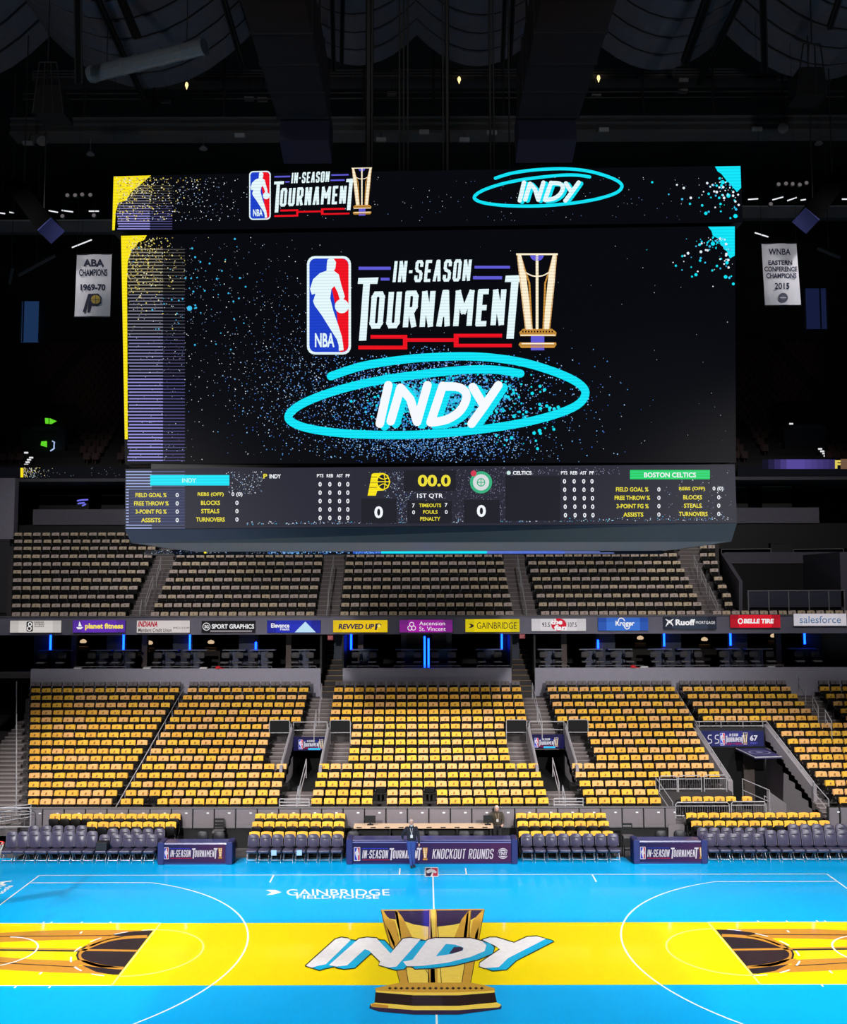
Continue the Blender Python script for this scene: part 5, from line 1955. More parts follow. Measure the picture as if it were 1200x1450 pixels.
# ================================================================== SUITES UNDER THE BALCONY
SF = SZ1 - 0.25
strip_e = E('blue_strip', (6, 48, 255), 16.0, sample=True)
k = 0
part_m = M('suite_partition', (58, 64, 84), 0.6)
signs_over = ['the three-word white sign', 'the purple sign', 'the red italic word sign', 'the deep blue sign', 'the dark italic yellow sign', 'the magenta sign', 'the thin capitals yellow sign', 'the light blue sign', 'the charcoal sign', 'the red sign', 'the lowercase grey blue sign']
for px, ya, yb, lab in ((71.5, 897, 920, 'tall blue strip light under the three-word white sign'), (175, 897, 920, 'tall blue strip light under the end of the purple sign'), (269, 897, 920, 'tall blue strip light under the end of the red italic word sign'), (362.5, 909, 921, 'short blue strip light under the end of the black sign'),
                        (497.5, 897, 920, 'tall blue strip light under the dark italic yellow sign'), (601.7, 901, 945, 'long blue strip light under the magenta sign, beside an equal one'), (607.2, 904, 945, 'slightly shorter blue strip light under the magenta sign, beside an equal one'), (711, 896, 919, 'tall blue strip light under the thin capitals yellow sign'),
                        (847.3, 906, 918, 'short blue strip light under the edge of the light blue sign'), (941, 892.5, 915, 'tall blue strip light under the charcoal sign'), (1035, 891, 914, 'tall blue strip light under the edge of the red sign'), (1140, 889, 912, 'tall blue strip light under the lowercase grey blue sign')):
    Y = 25.86
    if px in (601.7, 607.2):
        Y = 24.25
    a, b = at(px, yb, Y), at(px, ya, Y)
    t = thing('strip_light', lab, 'light', (a.x, Y, a.z), 'blue strip lights in the suites')
    m = MB()
    m.box(a.x - 0.05, a.x + 0.05, Y - 0.04, Y + 0.0, a.z, b.z, strip_e)
    m.build('tube', t)
    m = MB()
    m.box(a.x - 0.07, a.x + 0.07, Y, Y + 0.05, SF, FZ0, dark_steel)
    m.build('housing', t)
    if px not in (601.7, 607.2):
        sgn = 1 if px > 640 else -1
        m = MB()
        m.box(a.x - sgn * 0.12, a.x + sgn * 0.95, Y + 0.05, Y + 0.15, SF, FZ0, part_m)
        struct(m.build('suite_partition'), 'dark partition lit blue behind the ' + lab.split('light ')[1] if False else 'dark suite partition beside the ' + lab)
counters = [(55, 100), (127, 157), (162, 196), (220, 252), (259, 293), (315, 347), (354, 390), (413, 447), (497, 536), (560, 600), (608, 648), (674, 712), (762, 797), (821, 854), (862, 896), (918, 952), (960, 993), (1015, 1049), (1057, 1095), (1120, 1160)]
cover_signs = ['three-word white sign', 'purple sign, sail emblem end', 'purple sign, lettering end', 'red italic word sign, word end', 'red italic word sign, far end', 'black sign, middle', 'gap after the black sign', 'deep blue sign, triangle', 'dark italic yellow sign', 'magenta sign, emblem half', 'magenta sign, lettering half', 'thin capitals yellow sign', 'round red logo sign', 'gap after the round logo sign', 'light blue sign', 'gap before the charcoal sign', 'charcoal sign, word', 'gap before the red sign', 'red sign, lettering', 'lowercase grey blue sign']
top_m = M('counter_top', (150, 156, 172), 0.3)
leg_m = M('counter_leg', (70, 78, 110), 0.4)
chair_grey = M('suite_chair_grey', (92, 88, 92), 0.7)


def suite_chair(x, y, z, label):
    t = thing('suite_chair', label, 'chair', (x, y, z), 'grey chairs at the suite counters')
    m = MB()
    m.pad(0.44, 0.32, 0.08, chair_grey, Matrix.Translation((x, y + 0.2, z + 0.72)), 0.08, 0.02, 3)
    m.build('backrest', t, smooth=True)
    m = MB()
    m.pad(0.46, 0.42, 0.09, chair_grey, Matrix.Translation((x, y + 0.2, z + 0.55)) @ Matrix.Rotation(math.radians(90), 4, 'X'), 0.06, 0.02, 3)
    m.build('seat', t, smooth=True)
    m = MB()
    m.tube([(x, y, z), (x, y, z + 0.56)], 0.04, dark_steel, 8)
    m.lathe([(0.2, 0.0), (0.2, 0.02), (0.05, 0.04)], (x, y, z), dark_steel, 10)
    m.build('pedestal', t)


for (a, b), cs in zip(counters, cover_signs):
    Y = 25.3
    x0, x1 = at(a, 919, Y).x, at(b, 919, Y).x
    zc = Zp(919.5, Y)
    t = thing('bar_counter', 'narrow suite counter under the ' + cs, 'counter', ((x0 + x1) / 2, Y, SF), 'suite counters')
    m = MB()
    m.box(x0, x1, Y, Y + 0.5, zc - 0.05, zc, top_m)
    m.build('counter_top', t)
    m = MB()
    xm = (x0 + x1) / 2
    m.box(xm - 0.25, xm - 0.17, Y + 0.2, Y + 0.3, SF, zc - 0.05, leg_m)
    m.box(xm + 0.17, xm + 0.25, Y + 0.2, Y + 0.3, SF, zc - 0.05, leg_m)
    m.box(xm - 0.30, xm + 0.30, Y + 0.32, Y + 0.36, SF, zc - 0.05, leg_m)
    m.build('pedestal', t)
    for s, nm in ((0.2, 'stairway-side'), (0.8, 'tunnel-side')):
        suite_chair(lerp(x0, x1, s), Y - 0.48, SF, 'grey %s chair at the counter under the %s' % (nm, cs))
for px, py, lab in ((118, 905, 'purple sign'), (212, 907, 'red italic word sign'), (299, 906, 'black sign'), (907, 900, 'light blue sign'), (998, 902, 'charcoal sign'), (1096, 897, 'red sign')):
    Y = 28.0
    p = at(px, py, Y)
    t = thing('pendant_lamp', 'small warm pendant lamp deep in the suite under the ' + lab, 'lamp', (p.x, Y, p.z - 0.35), 'warm suite lamps')
    m = MB()
    m.lathe([(0.02, 0.0), (0.16, -0.06), (0.2, -0.16), (0.14, -0.22)], (p.x, Y, p.z), E('warm_lamp', (232, 200, 160), 0.8, sample=True), 10)
    m.build('shade', t)
    m = MB()
    m.tube([(p.x, Y, p.z), (p.x, Y, FZ0 + 0.02)], 0.015, black, 5)
    m.build('cord', t)
    m = MB()
    m.box(p.x - 0.32, p.x + 0.3, Y - 0.1, Y + 0.1, p.z - 0.62, p.z - 0.42, M('buffet_glow', (190, 150, 110), 0.6))
    m.box(p.x - 0.6, p.x + 0.6, Y - 0.3, Y + 0.3, SF, p.z - 0.62, M('buffet_cabinet', (40, 32, 28), 0.7))
    o = m.build('buffet_cabinet')
    tag(o, 'dark buffet cabinet with pale dishes under the lamp below the ' + lab, 'cabinet', 'suite buffet cabinets')
# concrete pieces and columns in the suites
for k, px in enumerate((105, 205, 345, 409, 511, 572, 636, 799, 865, 1103, 1180)):
    Y = 26.4
    m = MB()
    w = 0.15 if px not in (1180,) else 0.9
    xc = at(px, 900, Y).x
    m.box(xc - w, xc + w, Y, Y + 0.3, SF, FZ0, M('suite_column', (120, 106, 100), 0.8))
    struct(m.build('suite_column'), 'concrete column in the suites, %s from the plain stairway' % NUM[k])
for px0, px1, lab in ((576, 599, 'stairway side'), (612, 633, 'tunnel side')):
    m = MB()
    Y = 26.8
    m.box(at(px0, 900, Y).x, at(px1, 900, Y).x, Y, Y + 0.1, SF, FZ0, M('suite_wood', (104, 84, 74), 0.7))
    struct(m.build('wall_panel'), 'brown wall panel in the suite under the magenta sign, ' + lab)
# stair flights up through the wall
gold_step = M('lit_step', (150, 120, 80), 0.7)
for (sa, sb), nm, px, q in ((st1, 'small tunnel on the stairway side', 468, 903), (st2, 'small tunnel on the players tunnel side', 740, 901)):
    st = struct(thing('stair_flight', None, None, (sa, SY, SZ0)), 'narrow stair flight up to the suites above the ' + nm)
    z0, z1 = BZ[-1], Zp(912, 27.5)
    n = 10
    for k in range(n):
        m = MB()
        y0 = 23.95 + 0.32 * k
        z = lerp(z0, z1, (k + 1) / n)
        m.box(sa + 0.06, sb - 0.06, y0, y0 + 0.34, z - 0.3, z, concrete_dark)
        m.box(sa + 0.06, sb - 0.06, y0 - 0.01, y0 + 0.05, z - 0.02, z + 0.005, gold_step)
        m.build('step', st)
    for s, x in (('l', sa), ('r', sb)):
        m = MB()
        m.box(x - 0.05, x + 0.05, SY - 0.05, 27.2, SF, FZ0, black)
        m.build('side_wall', st)
    Y = 24.3
    p0, p1 = at(px - 4, q + 3.4, Y), at(px + 4, q - 3.4, Y)
    t = thing('exit_sign', 'dull red exit sign over the stairs above the ' + nm, 'sign', (p0.x, Y, p0.z))
    m = MB()
    m.box(p0.x, p1.x, Y, Y + 0.06, p0.z, p1.z, E('exit_red', (120, 50, 58), 0.8))
    m.build('face', t)
    pr = Print(Plane((0, Y - 0.005, 0), (0, -1, 0)), off=0.003)
    pr.text('EXIT', px - 3.2, q - 2.2, px + 3.2, q + 2.2, E('exit_white', (190, 120, 120), 0.8), 0.03)
    pr.build('lettering', t)
    m = MB()
    m.tube([(p0.x + 0.1, Y + 0.03, p1.z), (p0.x + 0.1, Y + 0.03, FZ0)], 0.012, dark_steel, 5)
    m.build('hanger', t)
# suite front railings and small things along the ledge
for k, (a, b) in enumerate(((105, 178), (205, 280), (300, 385), (405, 448), (492, 537), (558, 652), (676, 726), (764, 806), (830, 912), (930, 1005), (1020, 1110))):
    Y = 24.15
    t = thing('ledge_rail', 'thin metal ledge rail, %s along the suite front from the plain stairway' % NUM[k], 'railing', (at(a, 943, Y).x, Y, SZ1))
    m = MB()
    z = Zp(943, Y)
    m.tube([(at(a, 943, Y).x, Y, z), (at(b, 943, Y).x, Y, z)], 0.018, grey_steel, 5)
    m.build('top_rail', t)
    for e in (a, b):
        m = MB()
        x = at(e, 943, Y).x
        m.tube([(x, Y, SZ1 - 0.02), (x, Y, z)], 0.016, grey_steel, 5)
        m.build('post', t)
for px, nm, c, lab in ((110, 'paper_stack', (230, 225, 225), 'white paper stack on the wall ledge under the purple sign'), (208, 'paper_stack', (230, 225, 225), 'white paper stack on the wall ledge under the red italic word sign'), (288, 'paper_stack', (225, 222, 225), 'small white paper stack on the ledge beside the red dome'), (309, 'red_light_dome', (220, 24, 40), 'red dome for a small red light, suite ledge under the black sign'), (897, 'red_light_dome', (214, 30, 48), 'red dome for a small red light, suite ledge under the light blue sign'), (912, 'paper_stack', (228, 225, 228), 'white paper stack on the ledge beside the other red dome'), (1092, 'paper_stack', (190, 188, 190), 'grey paper stack on the ledge under the red sign')):  # red domes stand in for small red lights on the ledge
    Y = 23.98
    x = at(px, 948, Y).x
    m = MB()
    if nm == 'red_light_dome':
        m.lathe([(0.16, 0.0), (0.15, 0.06), (0.1, 0.12), (0.02, 0.14)], (x, Y, SZ1), M('dome_red', c, 0.7), 12)
        m.box(x - 0.12, x + 0.3, Y - 0.1, Y + 0.08, SZ1, SZ1 + 0.02, M('dome_red', c, 0.7))
    else:
        for k in range(3):
            m.box(x - 0.2 + 0.02 * k, x + 0.2 + 0.01 * k, Y - 0.09, Y + 0.1, SZ1 + 0.025 * k, SZ1 + 0.025 * (k + 1) - 0.004, M('paper_white_%d' % c[0], c, 0.8))
    tag(m.build(nm), lab, 'cap' if nm == 'red_light_dome' else 'paper')

# ================================================================== TUNNELS, RAILS AND FENCES


def rail_thing(name, label, cat, polys, r=0.022, group=None, mat=None):
    """polys: list of (part name, point list)"""
    lo = min((p for _, q in polys for p in q), key=lambda p: p[2])
    t = thing(name, label, cat, tuple(lo), group)
    for nm, q in polys:
        m = MB()
        m.tube(q, r, mat or rail_steel, 6)
        m.build(nm, t)
    return t


def stair_rail(label, a, b, h=0.9, name='handrail', mid=True, group=None):
    """a, b: (px, py, Y) of the two ends of the top rail"""
    p, q = at(*a), at(*b)
    d = Vector((0, 0, h))
    polys = [('top_rail', [p, q]), ('post', [p - d, p]), ('post', [q - d, q])]
    if mid:
        polys.append(('mid_rail', [p - d * 0.5, q - d * 0.5]))
    return rail_thing(name, label, 'handrail', polys, 0.02, group)


YR = lambda y: interp(-y, [-r_ for r_ in ROWY], BY)      # depth of the bowl row at picture height y
# long diagonal rails between blocks
p, q = at(262, 972, 23.0), at(164, 1143, 11.6)
polys = [('top_rail', [p, q])]
for k in range(1, 9):
    c = p.lerp(q, k / 9)
    polys.append(('post', [c - Vector((0, 0, 0.55)), c]))
rail_thing('handrail', 'long thin handrail running diagonally down the bowl between two blocks', 'handrail', polys, 0.022)
p, q = at(953, 970, 23.0), at(990, 1029, 19.0)
polys = [('top_rail', [p, q])] + [('post', [p.lerp(q, s) - Vector((0, 0, 0.6)), p.lerp(q, s)]) for s in (0.0, 0.33, 0.66)]
rail_thing('handrail', 'diagonal handrail running down to the corner of the players tunnel', 'handrail', polys, 0.022)
for k, (ya, yb) in enumerate(((965, 1000), (1011, 1034), (1045, 1068), (1078, 1103), (1112, 1127))):
    stair_rail('handrail piece in the long plain stairway, %s from the bottom' % NUM[4 - k], (23.5, ya, YR(ya + 22)), (23.5, yb, YR(yb + 22)), 0.75, mid=False, group='stairway handrail pieces')
for a, b, lab in (((456, 968), (452, 1004), 'upper handrail in the stairs above the small tunnel on the stairway side'), ((448, 1005), (445, 1029), 'lower handrail in the stairs above the small tunnel on the stairway side'),
                  ((754, 967), (761, 997), 'upper handrail in the stairs above the small tunnel on the players side'), ((763, 1002), (768, 1023), 'lower handrail in the stairs above the small tunnel on the players side'),
                  ((434, 1075), (425, 1111), 'handrail on the steps leading out of the stairway side small tunnel'), ((423, 1113), (420, 1131), 'short handrail at the foot of the stairway side tunnel steps'),
                  ((783, 1073), (792, 1109), 'handrail on the steps leading out of the players side small tunnel'), ((797, 1112), (801, 1130), 'short handrail at the foot of the players side tunnel steps'),
                  ((1131, 958), (1141, 975), 'top looped handrail in the corner stairs past the players tunnel'), ((1151, 984), (1159, 1000), 'middle looped handrail in the corner stairs past the players tunnel'), ((1169, 1005), (1178, 1021), 'bottom looped handrail in the corner stairs past the players tunnel')):
    stair_rail(lab, (a[0], a[1], YR(a[1] + 24)), (b[0], b[1], YR(b[1] + 24)), 0.8)

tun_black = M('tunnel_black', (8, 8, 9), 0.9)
parapet_m = M('parapet_concrete', (150, 144, 150), 0.8, var=0.12)


def small_tunnel(v, which, sgn_px):
    """sunken opening in the bowl with parapets, sign, rails and dark screens beside it"""
    x0, x1 = v
    zl = BZ[3]
    yb, yf = BY[9] - 0.45, BY[4] - 0.5
    m = MB()
    m.box(x0, x1, yf, yb + 1.6, zl - 0.1, zl - 0.005, tun_black)
    m.box(x0 - 0.02, x1 + 0.02, yb + 1.6, yb + 1.7, zl - 0.1, BZ[9] - 0.02, tun_black)
    m.box(x0 - 0.06, x0 - 0.01, yb, yb + 1.6, zl - 0.1, BZ[9] - 0.35, tun_black)
    m.box(x1 + 0.01, x1 + 0.06, yb, yb + 1.6, zl - 0.1, BZ[9] - 0.35, tun_black)
    struct(m.build('tunnel_lining'), 'black lining of the small tunnel on the %s' % which)
    for s, x in ((-1, x0), (1, x1)):
        m = MB()
        w = 0.13
        xa, xb = (x - w, x) if s < 0 else (x, x + w)
        zb_, zf = BZ[9] + 0.75, BZ[4] + 0.75
        m.hexa([(xa, yf, zl - 0.1), (xb, yf, zl - 0.1), (xb, yb, zl - 0.1), (xa, yb, zl - 0.1), (xa, yf + 0.3, zf), (xb, yf + 0.3, zf), (xb, yb, zb_), (xa, yb, zb_)], parapet_m)
        struct(m.build('parapet'), 'sloping grey parapet of the small tunnel on the %s, %s side' % (which, 'stairway' if s < 0 else 'players'))
        xm = (xa + xb) / 2
        rail_thing('handrail', 'steel rail on the %s parapet of the small tunnel on the %s' % ('stairway side' if s < 0 else 'players side', which), 'handrail',
                   [('top_rail', [(xm, yb, zb_ + 0.18), (xm, yf + 0.6, zf + 0.22)]), ('post', [(xm, yb, zb_), (xm, yb, zb_ + 0.18)]), ('post', [(xm, yf + 0.6, zf), (xm, yf + 0.6, zf + 0.22)])])
    # header with the lit sign
    za, zb2 = Zp(1062.5 - sgn_px[2], yb - 0.06), Zp(1043 - sgn_px[2], yb - 0.06)
    m = MB()
    m.box(x0, x1, yb - 0.02, yb + 0.1, za, BZ[9] + 0.02, dark_steel)
    struct(m.build('tunnel_header'), 'dark header over the small tunnel on the %s' % which)
    t = thing('tunnel_sign', 'small lit tournament screen over the tunnel on the %s' % which, 'screen', ((x0 + x1) / 2, yb - 0.06, za))
    m = MB()
    m.box(x0 + 0.03, x1 - 0.03, yb - 0.07, yb - 0.02, za, zb2, E('tunnel_sign_bg', (30, 28, 74), 0.9))
    sc = m.build('screen', t)
    pl = Plane((0, yb - 0.075, 0), (0, -1, 0))
    pr = Print(pl, mp=lock_map(sgn_px[0], 1047 - sgn_px[2], sgn_px[1], 1061 - sgn_px[2]), off=0.003, step=0.002)
    lockup(pr, True)
    pr.rect(560, 330, 960, 395, e_cyan2)
    pr.build('sign_picture', sc)
    # bridge rail over the opening, dark screens left and right
    pts = [('top_rail', [(x0, yb + 0.13, BZ[9] + 1.0), (x1, yb + 0.13, BZ[9] + 1.0)]), ('mid_rail', [(x0, yb + 0.13, BZ[9] + 0.62), (x1, yb + 0.13, BZ[9] + 0.62)]), ('mid_rail', [(x0, yb + 0.13, BZ[9] + 0.25), (x1, yb + 0.13, BZ[9] + 0.25)])]
    for x in (x0, x1):
        pts.append(('post', [(x, yb + 0.13, BZ[9]), (x, yb + 0.13, BZ[9] + 1.0)]))
    rail_thing('guard_rail', 'steel guard rail bridging the small tunnel on the %s' % which, 'railing', pts)
    for s in (-1, 1):
        xa, xb = (x0 - 1.12, x0 - 0.16) if s < 0 else (x1 + 0.16, x1 + 1.12)
        t = thing('guard_screen', 'black steel-framed guard screen, %s flank of the small tunnel on the %s' % ('basket' if s < 0 else 'far', which), 'barrier', (xa, yb, BZ[9]))
        m = MB()
        z0, z1 = BZ[9] + 0.52, BZ[9] + 1.1
        m.tube([(xa, yb, BZ[9]), (xa, yb, z1 - 0.06), (xa + 0.06, yb, z1), (xb - 0.06, yb, z1), (xb, yb, z1 - 0.06), (xb, yb, BZ[9])], 0.022, rail_steel, 6)
        m.tube([(xa, yb, z0), (xb, yb, z0)], 0.02, rail_steel, 6)
        m.build('frame', t)
        m = MB()
        m.box(xa + 0.02, xb - 0.02, yb - 0.01, yb + 0.01, z0, z1 - 0.02, tun_black)
        m.build('screen_panel', t)


small_tunnel(V1, 'stairway side', (423, 458, 0))
small_tunnel(V2, 'players tunnel side', (757, 791, 2.5))
# yellow light dots at the tunnel corners and foot gates
for a, b, lab in ((396, 438, 'low gate of horizontal bars at the foot of the stairway side tunnel steps'), (785, 826, 'low gate of horizontal bars at the foot of the players side tunnel steps')):
    Y = 11.6
    x0, x1 = at(a, 1140, Y).x, at(b, 1140, Y).x
    z0, z1 = Zp(1152, Y), Zp(1131, Y)
    rail_thing('bar_gate', lab, 'gate', [('bar', [(x0, Y, lerp(z0, z1, s)), (x1, Y, lerp(z0, z1, s))]) for s in (0.1, 0.33, 0.56, 0.78, 1.0)] + [('post', [(x0, Y, 0.3), (x0, Y, z1)]), ('post', [(x1, Y, 0.3), (x1, Y, z1)])], 0.022)

# the players' tunnel
zl = 0.15
tyf, tyb = 13.6, 19.0
m = MB()
m.box(TXL, TXR, tyb + 0.1, tyb + 5, zl, Zp(1058, tyb), tun_black)
m.box(TXL, TXR, 11.4, tyb, -0.02, zl, concrete_dark)
struct(m.build('tunnel_lining'), 'black depth of the players tunnel')
for s, x, px_b, px_f in ((-1, TXL, (990, 1031), (1037, 1106)), (1, TXR, (1084, 1026), (1148, 1113))):
    m = MB()
    yf = 13.8 if s < 0 else 13.4
    zb_ = Zp(px_b[1], tyb, px_b[0])
    zf = Zp(px_f[1], yf, px_f[0])
    w = 0.22
    xa, xb = (x - w, x) if s < 0 else (x, x + w)
    m.hexa([(xa, yf, zl), (xb, yf, zl), (xb, tyb + 0.2, zl), (xa, tyb + 0.2, zl), (xa, yf, zf), (xb, yf, zf), (xb, tyb + 0.2, zb_), (xa, tyb + 0.2, zb_)], parapet_m)
    struct(m.build('wall_tunnel'), 'sloping grey side wall of the players tunnel, %s' % ('nearer the small tunnels' if s < 0 else 'farther from the small tunnels'))
    xm = (xa + xb) / 2
    d = Vector((0, 0, 0.16))
    p, q = Vector((xm, tyb + 0.2, zb_ + 0.16)), Vector((xm, yf, zf + 0.16))
    rail_thing('handrail', 'steel rail on top of the players tunnel wall, %s' % ('nearer the small tunnels' if s < 0 else 'farther from the small tunnels'), 'handrail',
               [('top_rail', [p, q])] + [('bracket', [p.lerp(q, e) - d, p.lerp(q, e)]) for e in (0.02, 0.25, 0.5, 0.75, 0.98)], 0.024)
zb_ = Zp(1028, tyb)
rail_thing('guard_rail', 'steel guard rail over the mouth of the players tunnel', 'railing', [('top_rail', [(TXL - 0.1, tyb + 0.15, zb_ + 0.16), (TXR + 0.1, tyb + 0.15, zb_ + 0.16)]), ('mid_rail', [(TXL - 0.1, tyb + 0.15, zb_ - 0.05), (TXR + 0.1, tyb + 0.15, zb_ - 0.05)])] + [('post', [(lerp(TXL, TXR, e), tyb + 0.15, zb_ - 0.25), (lerp(TXL, TXR, e), tyb + 0.15, zb_ + 0.16)]) for e in (0.02, 0.35, 0.68, 0.98)], 0.022)
m = MB()
m.box(TXL, TXR, tyb + 0.05, tyb + 0.25, Zp(1060, tyb), zb_ - 0.12, dark_steel)
struct(m.build('tunnel_header'), 'dark header over the players tunnel')
t = thing('tunnel_sign', 'wide lit tournament screen over the players tunnel', 'screen', ((TXL + TXR) / 2, tyb, Zp(1058, tyb)))
m = MB()
n = 6
xa, xb = TXL + 0.06, TXR - 0.1
for k in range(n):
    c = [lerp(u, w_, abs(k - 2.5) / 2.5) for u, w_ in zip((60, 60, 130), (40, 42, 92))]
    m.box(lerp(xa, xb, k / n), lerp(xa, xb, (k + 1) / n), tyb - 0.05, tyb + 0.04, Zp(1057.5, tyb), Zp(1036, tyb), E('tunnel_led_%d' % int(c[0]), c, 0.9))
sc = m.build('screen', t)
pl = Plane((0, tyb - 0.06, 0), (0, -1, 0))
pr = Print(pl, mp=lock_map(1020, 1037.5, 1059, 1055.5), off=0.004, step=0.002)
lockup(pr, True)
pr.mp = lambda x, y: (x, y)
pr.up(2)
for x in (1005, 1015):
    pr.stroke(smooth_path([(x + 3, 1041), (x - 1, 1041.5), (x - 1.4, 1046), (x + 2.6, 1047.5), (x + 2.8, 1051.6), (x - 1.6, 1052.4)]), 1.1, e_table_white)
pr.text('67', 1062.5, 1041, 1073.5, 1049, e_table_white, 0.03)
pr.text('WEST', 1062.5, 1051, 1073.5, 1053.6, e_violet, 0.01)
pr.build('sign_picture', sc)
# canopy and ramp rails inside the tunnel
q = [at(1043, 1058, 18.9), at(1083, 1056, 18.9)]
t = thing('tunnel_canopy', 'navy canopy with pale crest leaning out of the players tunnel', 'canopy', tuple(at(1070, 1072, 17.0)))
m = MB()
a, b, c, d = at(1043, 1060, 18.88), at(1084, 1059, 18.88), at(1108, 1071.5, 16.6), at(1070, 1072.5, 16.6)
c.x, d.x = min(c.x, TXR - 0.04), d.x
b.x = min(b.x, TXR - 0.04)
for e in (a, b, c, d):
    pass
th = Vector((0, 0, -0.08))
m.hexa([d + th, c + th, b + th, a + th, d, c, b, a], M('canopy_navy', (46, 44, 92), 0.6))
m.build('roof', t)
m = MB()
m.tube([a, d, c], 0.03, rail_steel, 6)
m.build('edge_trim', t)
m = MB()
nrm = (b - a).cross(d - a).normalized()
if nrm.z < 0:
    nrm = -nrm
ctr = (a + b + c + d) / 4 + nrm * 0.01
ux, uy = (b - a).normalized(), (d - a).normalized()
for rr, mt_ in ((0.5, M('crest_pale', (120, 116, 150), 0.7)), (0.4, M('canopy_navy', (46, 44, 92), 0.6)), (0.16, M('crest_pale', (120, 116, 150), 0.7))):
    m.face([ctr + ux * rr * math.cos(2 * math.pi * k / 20) + uy * rr * math.sin(2 * math.pi * k / 20) for k in range(20)], mt_)
    ctr = ctr + nrm * 0.004
m.build('crest', t)
m = MB()
for e in (a, b):
    m.tube([e + Vector((0, 0.0, -0.05)), e + Vector((0, 0.06, 0.14))], 0.02, dark_steel, 5)
m.build('bracket', t)
m = MB()
m.box(at(1054, 1090, 18.8).x, at(1069, 1090, 18.8).x, 18.8, 18.9, zl, Zp(1068, 18.8), M('tunnel_door_brown', (84, 74, 70), 0.7))
o = struct(m.build('door_1'), 'brown grey door inside the players tunnel')
# rails on the ramp
for a_, b_, lab in (((1052, 1103), (1090, 1119), 'steel ramp rail inside the players tunnel'), ((1083, 1127), (1113, 1147), 'lower steel ramp rail in front of the players tunnel')):
    stair_rail(lab, (a_[0], a_[1], 14.0), (b_[0], b_[1], 12.6), 0.95)
m = MB()
p0, p1 = at(1087, 1119, 12.7), at(1114, 1138, 11.9)
m.hexa([(p0.x, p0.y, 0.3), (p1.x, p1.y, 0.3), (p1.x, p1.y + 0.1, 0.3), (p0.x, p0.y + 0.1, 0.3), (p0.x, p0.y, p0.z), (p1.x, p1.y, p1.z), (p1.x, p1.y + 0.1, p1.z), (p0.x, p0.y + 0.1, p0.z)], parapet_m)
struct(m.build('ramp_wall'), 'low grey wall beside the players tunnel ramp')
# accessible platform with steel fences
pz = Zp(1120, 13.2) - 0.05
fx0, fx1 = at(931, 1120, 13.2).x, TXL - 0.25
m = MB()
m.box(fx0, fx1, 13.1, 13.6, 0.15, pz, concrete_dark)
m.box(fx0, fx1 + 0.5, 11.35, 13.1, 0.15, Zp(1136, 12.2) - 0.72, concrete)
struct(m.build('seating_platform'), 'concrete platform with a single row of seats beside the players tunnel')


def fence(label, a, b, top, bot, Y, n):
    x0, x1 = at(a, top, Y).x, at(b, top, Y).x
    z0, z1 = Zp(bot, Y), Zp(top, Y)
    t = thing('steel_fence', label, 'fence', ((x0 + x1) / 2, Y, z0))
    m = MB()
    m.tube([(x0, Y, z0 - 0.05), (x0, Y, z1 - 0.08), (x0 + 0.08, Y, z1), (x1 - 0.08, Y, z1), (x1, Y, z1 - 0.08), (x1, Y, z0 - 0.05)], 0.025, rail_steel, 6)
    m.tube([(x0, Y, z0 + 0.06), (x1, Y, z0 + 0.06)], 0.02, rail_steel, 6)
    m.tube([(x0, Y, z1 - 0.14), (x1, Y, z1 - 0.14)], 0.015, rail_steel, 6)
    m.build('frame', t)
    for k in range(1, n):
        m = MB()
        x = lerp(x0, x1, k / n)
        m.tube([(x, Y, z0 + 0.06), (x, Y, z1 - 0.14)], 0.012, grey_steel, 5)
        m.build('baluster', t)


fence('upper steel fence panel beside the players tunnel, nearest the small tunnels', 934, 959, 1099.5, 1120, 13.2, 8)
fence('upper steel fence panel beside the players tunnel, middle one', 961, 993.5, 1099, 1120, 13.2, 10)
fence('upper steel fence panel beside the players tunnel, next to the tunnel wall', 997.5, 1029, 1098.5, 1120, 13.2, 10)
fence('lower steel fence panel in front of the single row of seats', 957, 1033, 1137, 1158, 11.4, 22)
fence('lower steel fence panel in front of the ramp', 1036, 1085, 1136, 1157, 11.4, 14)
stair_rail('sloping steel rail at the end of the bowl beside the seating platform', (929, 1101, 13.2), (953, 1136, 11.7), 0.9)
stair_rail('sloping steel rail from the players tunnel wall to the grey panels', (1152, 1107, 13.3), (1174, 1132, 11.6), 0.9)
for k in range(6):
    px = (970, 986, 1002, 1018, 1034, 1057)[k]
    Y = 12.3
    z = Zp(1136, 12.2) - 0.72
    dup(rs[k % 4], (at(px + 3, 1130, Y).x, Y, z), 'yellow-draped seat on the platform beside the players tunnel, %s from the small tunnels' % NUM[k], 'platform seats beside the tunnel')
fence('tangled steel gate at the foot of the long plain stairway', -10, 44, 1143, 1172, 10.9, 6)
for k, dy in enumerate((0.0, 0.35)):
    stair_rail('sloping steel gate rail at the plain stairway foot, %s' % ('front' if k == 0 else 'rear'), (0, 1150 - 6 * k, 11.0 + dy), (44, 1143 - 4 * k, 11.4 + dy), 0.75)

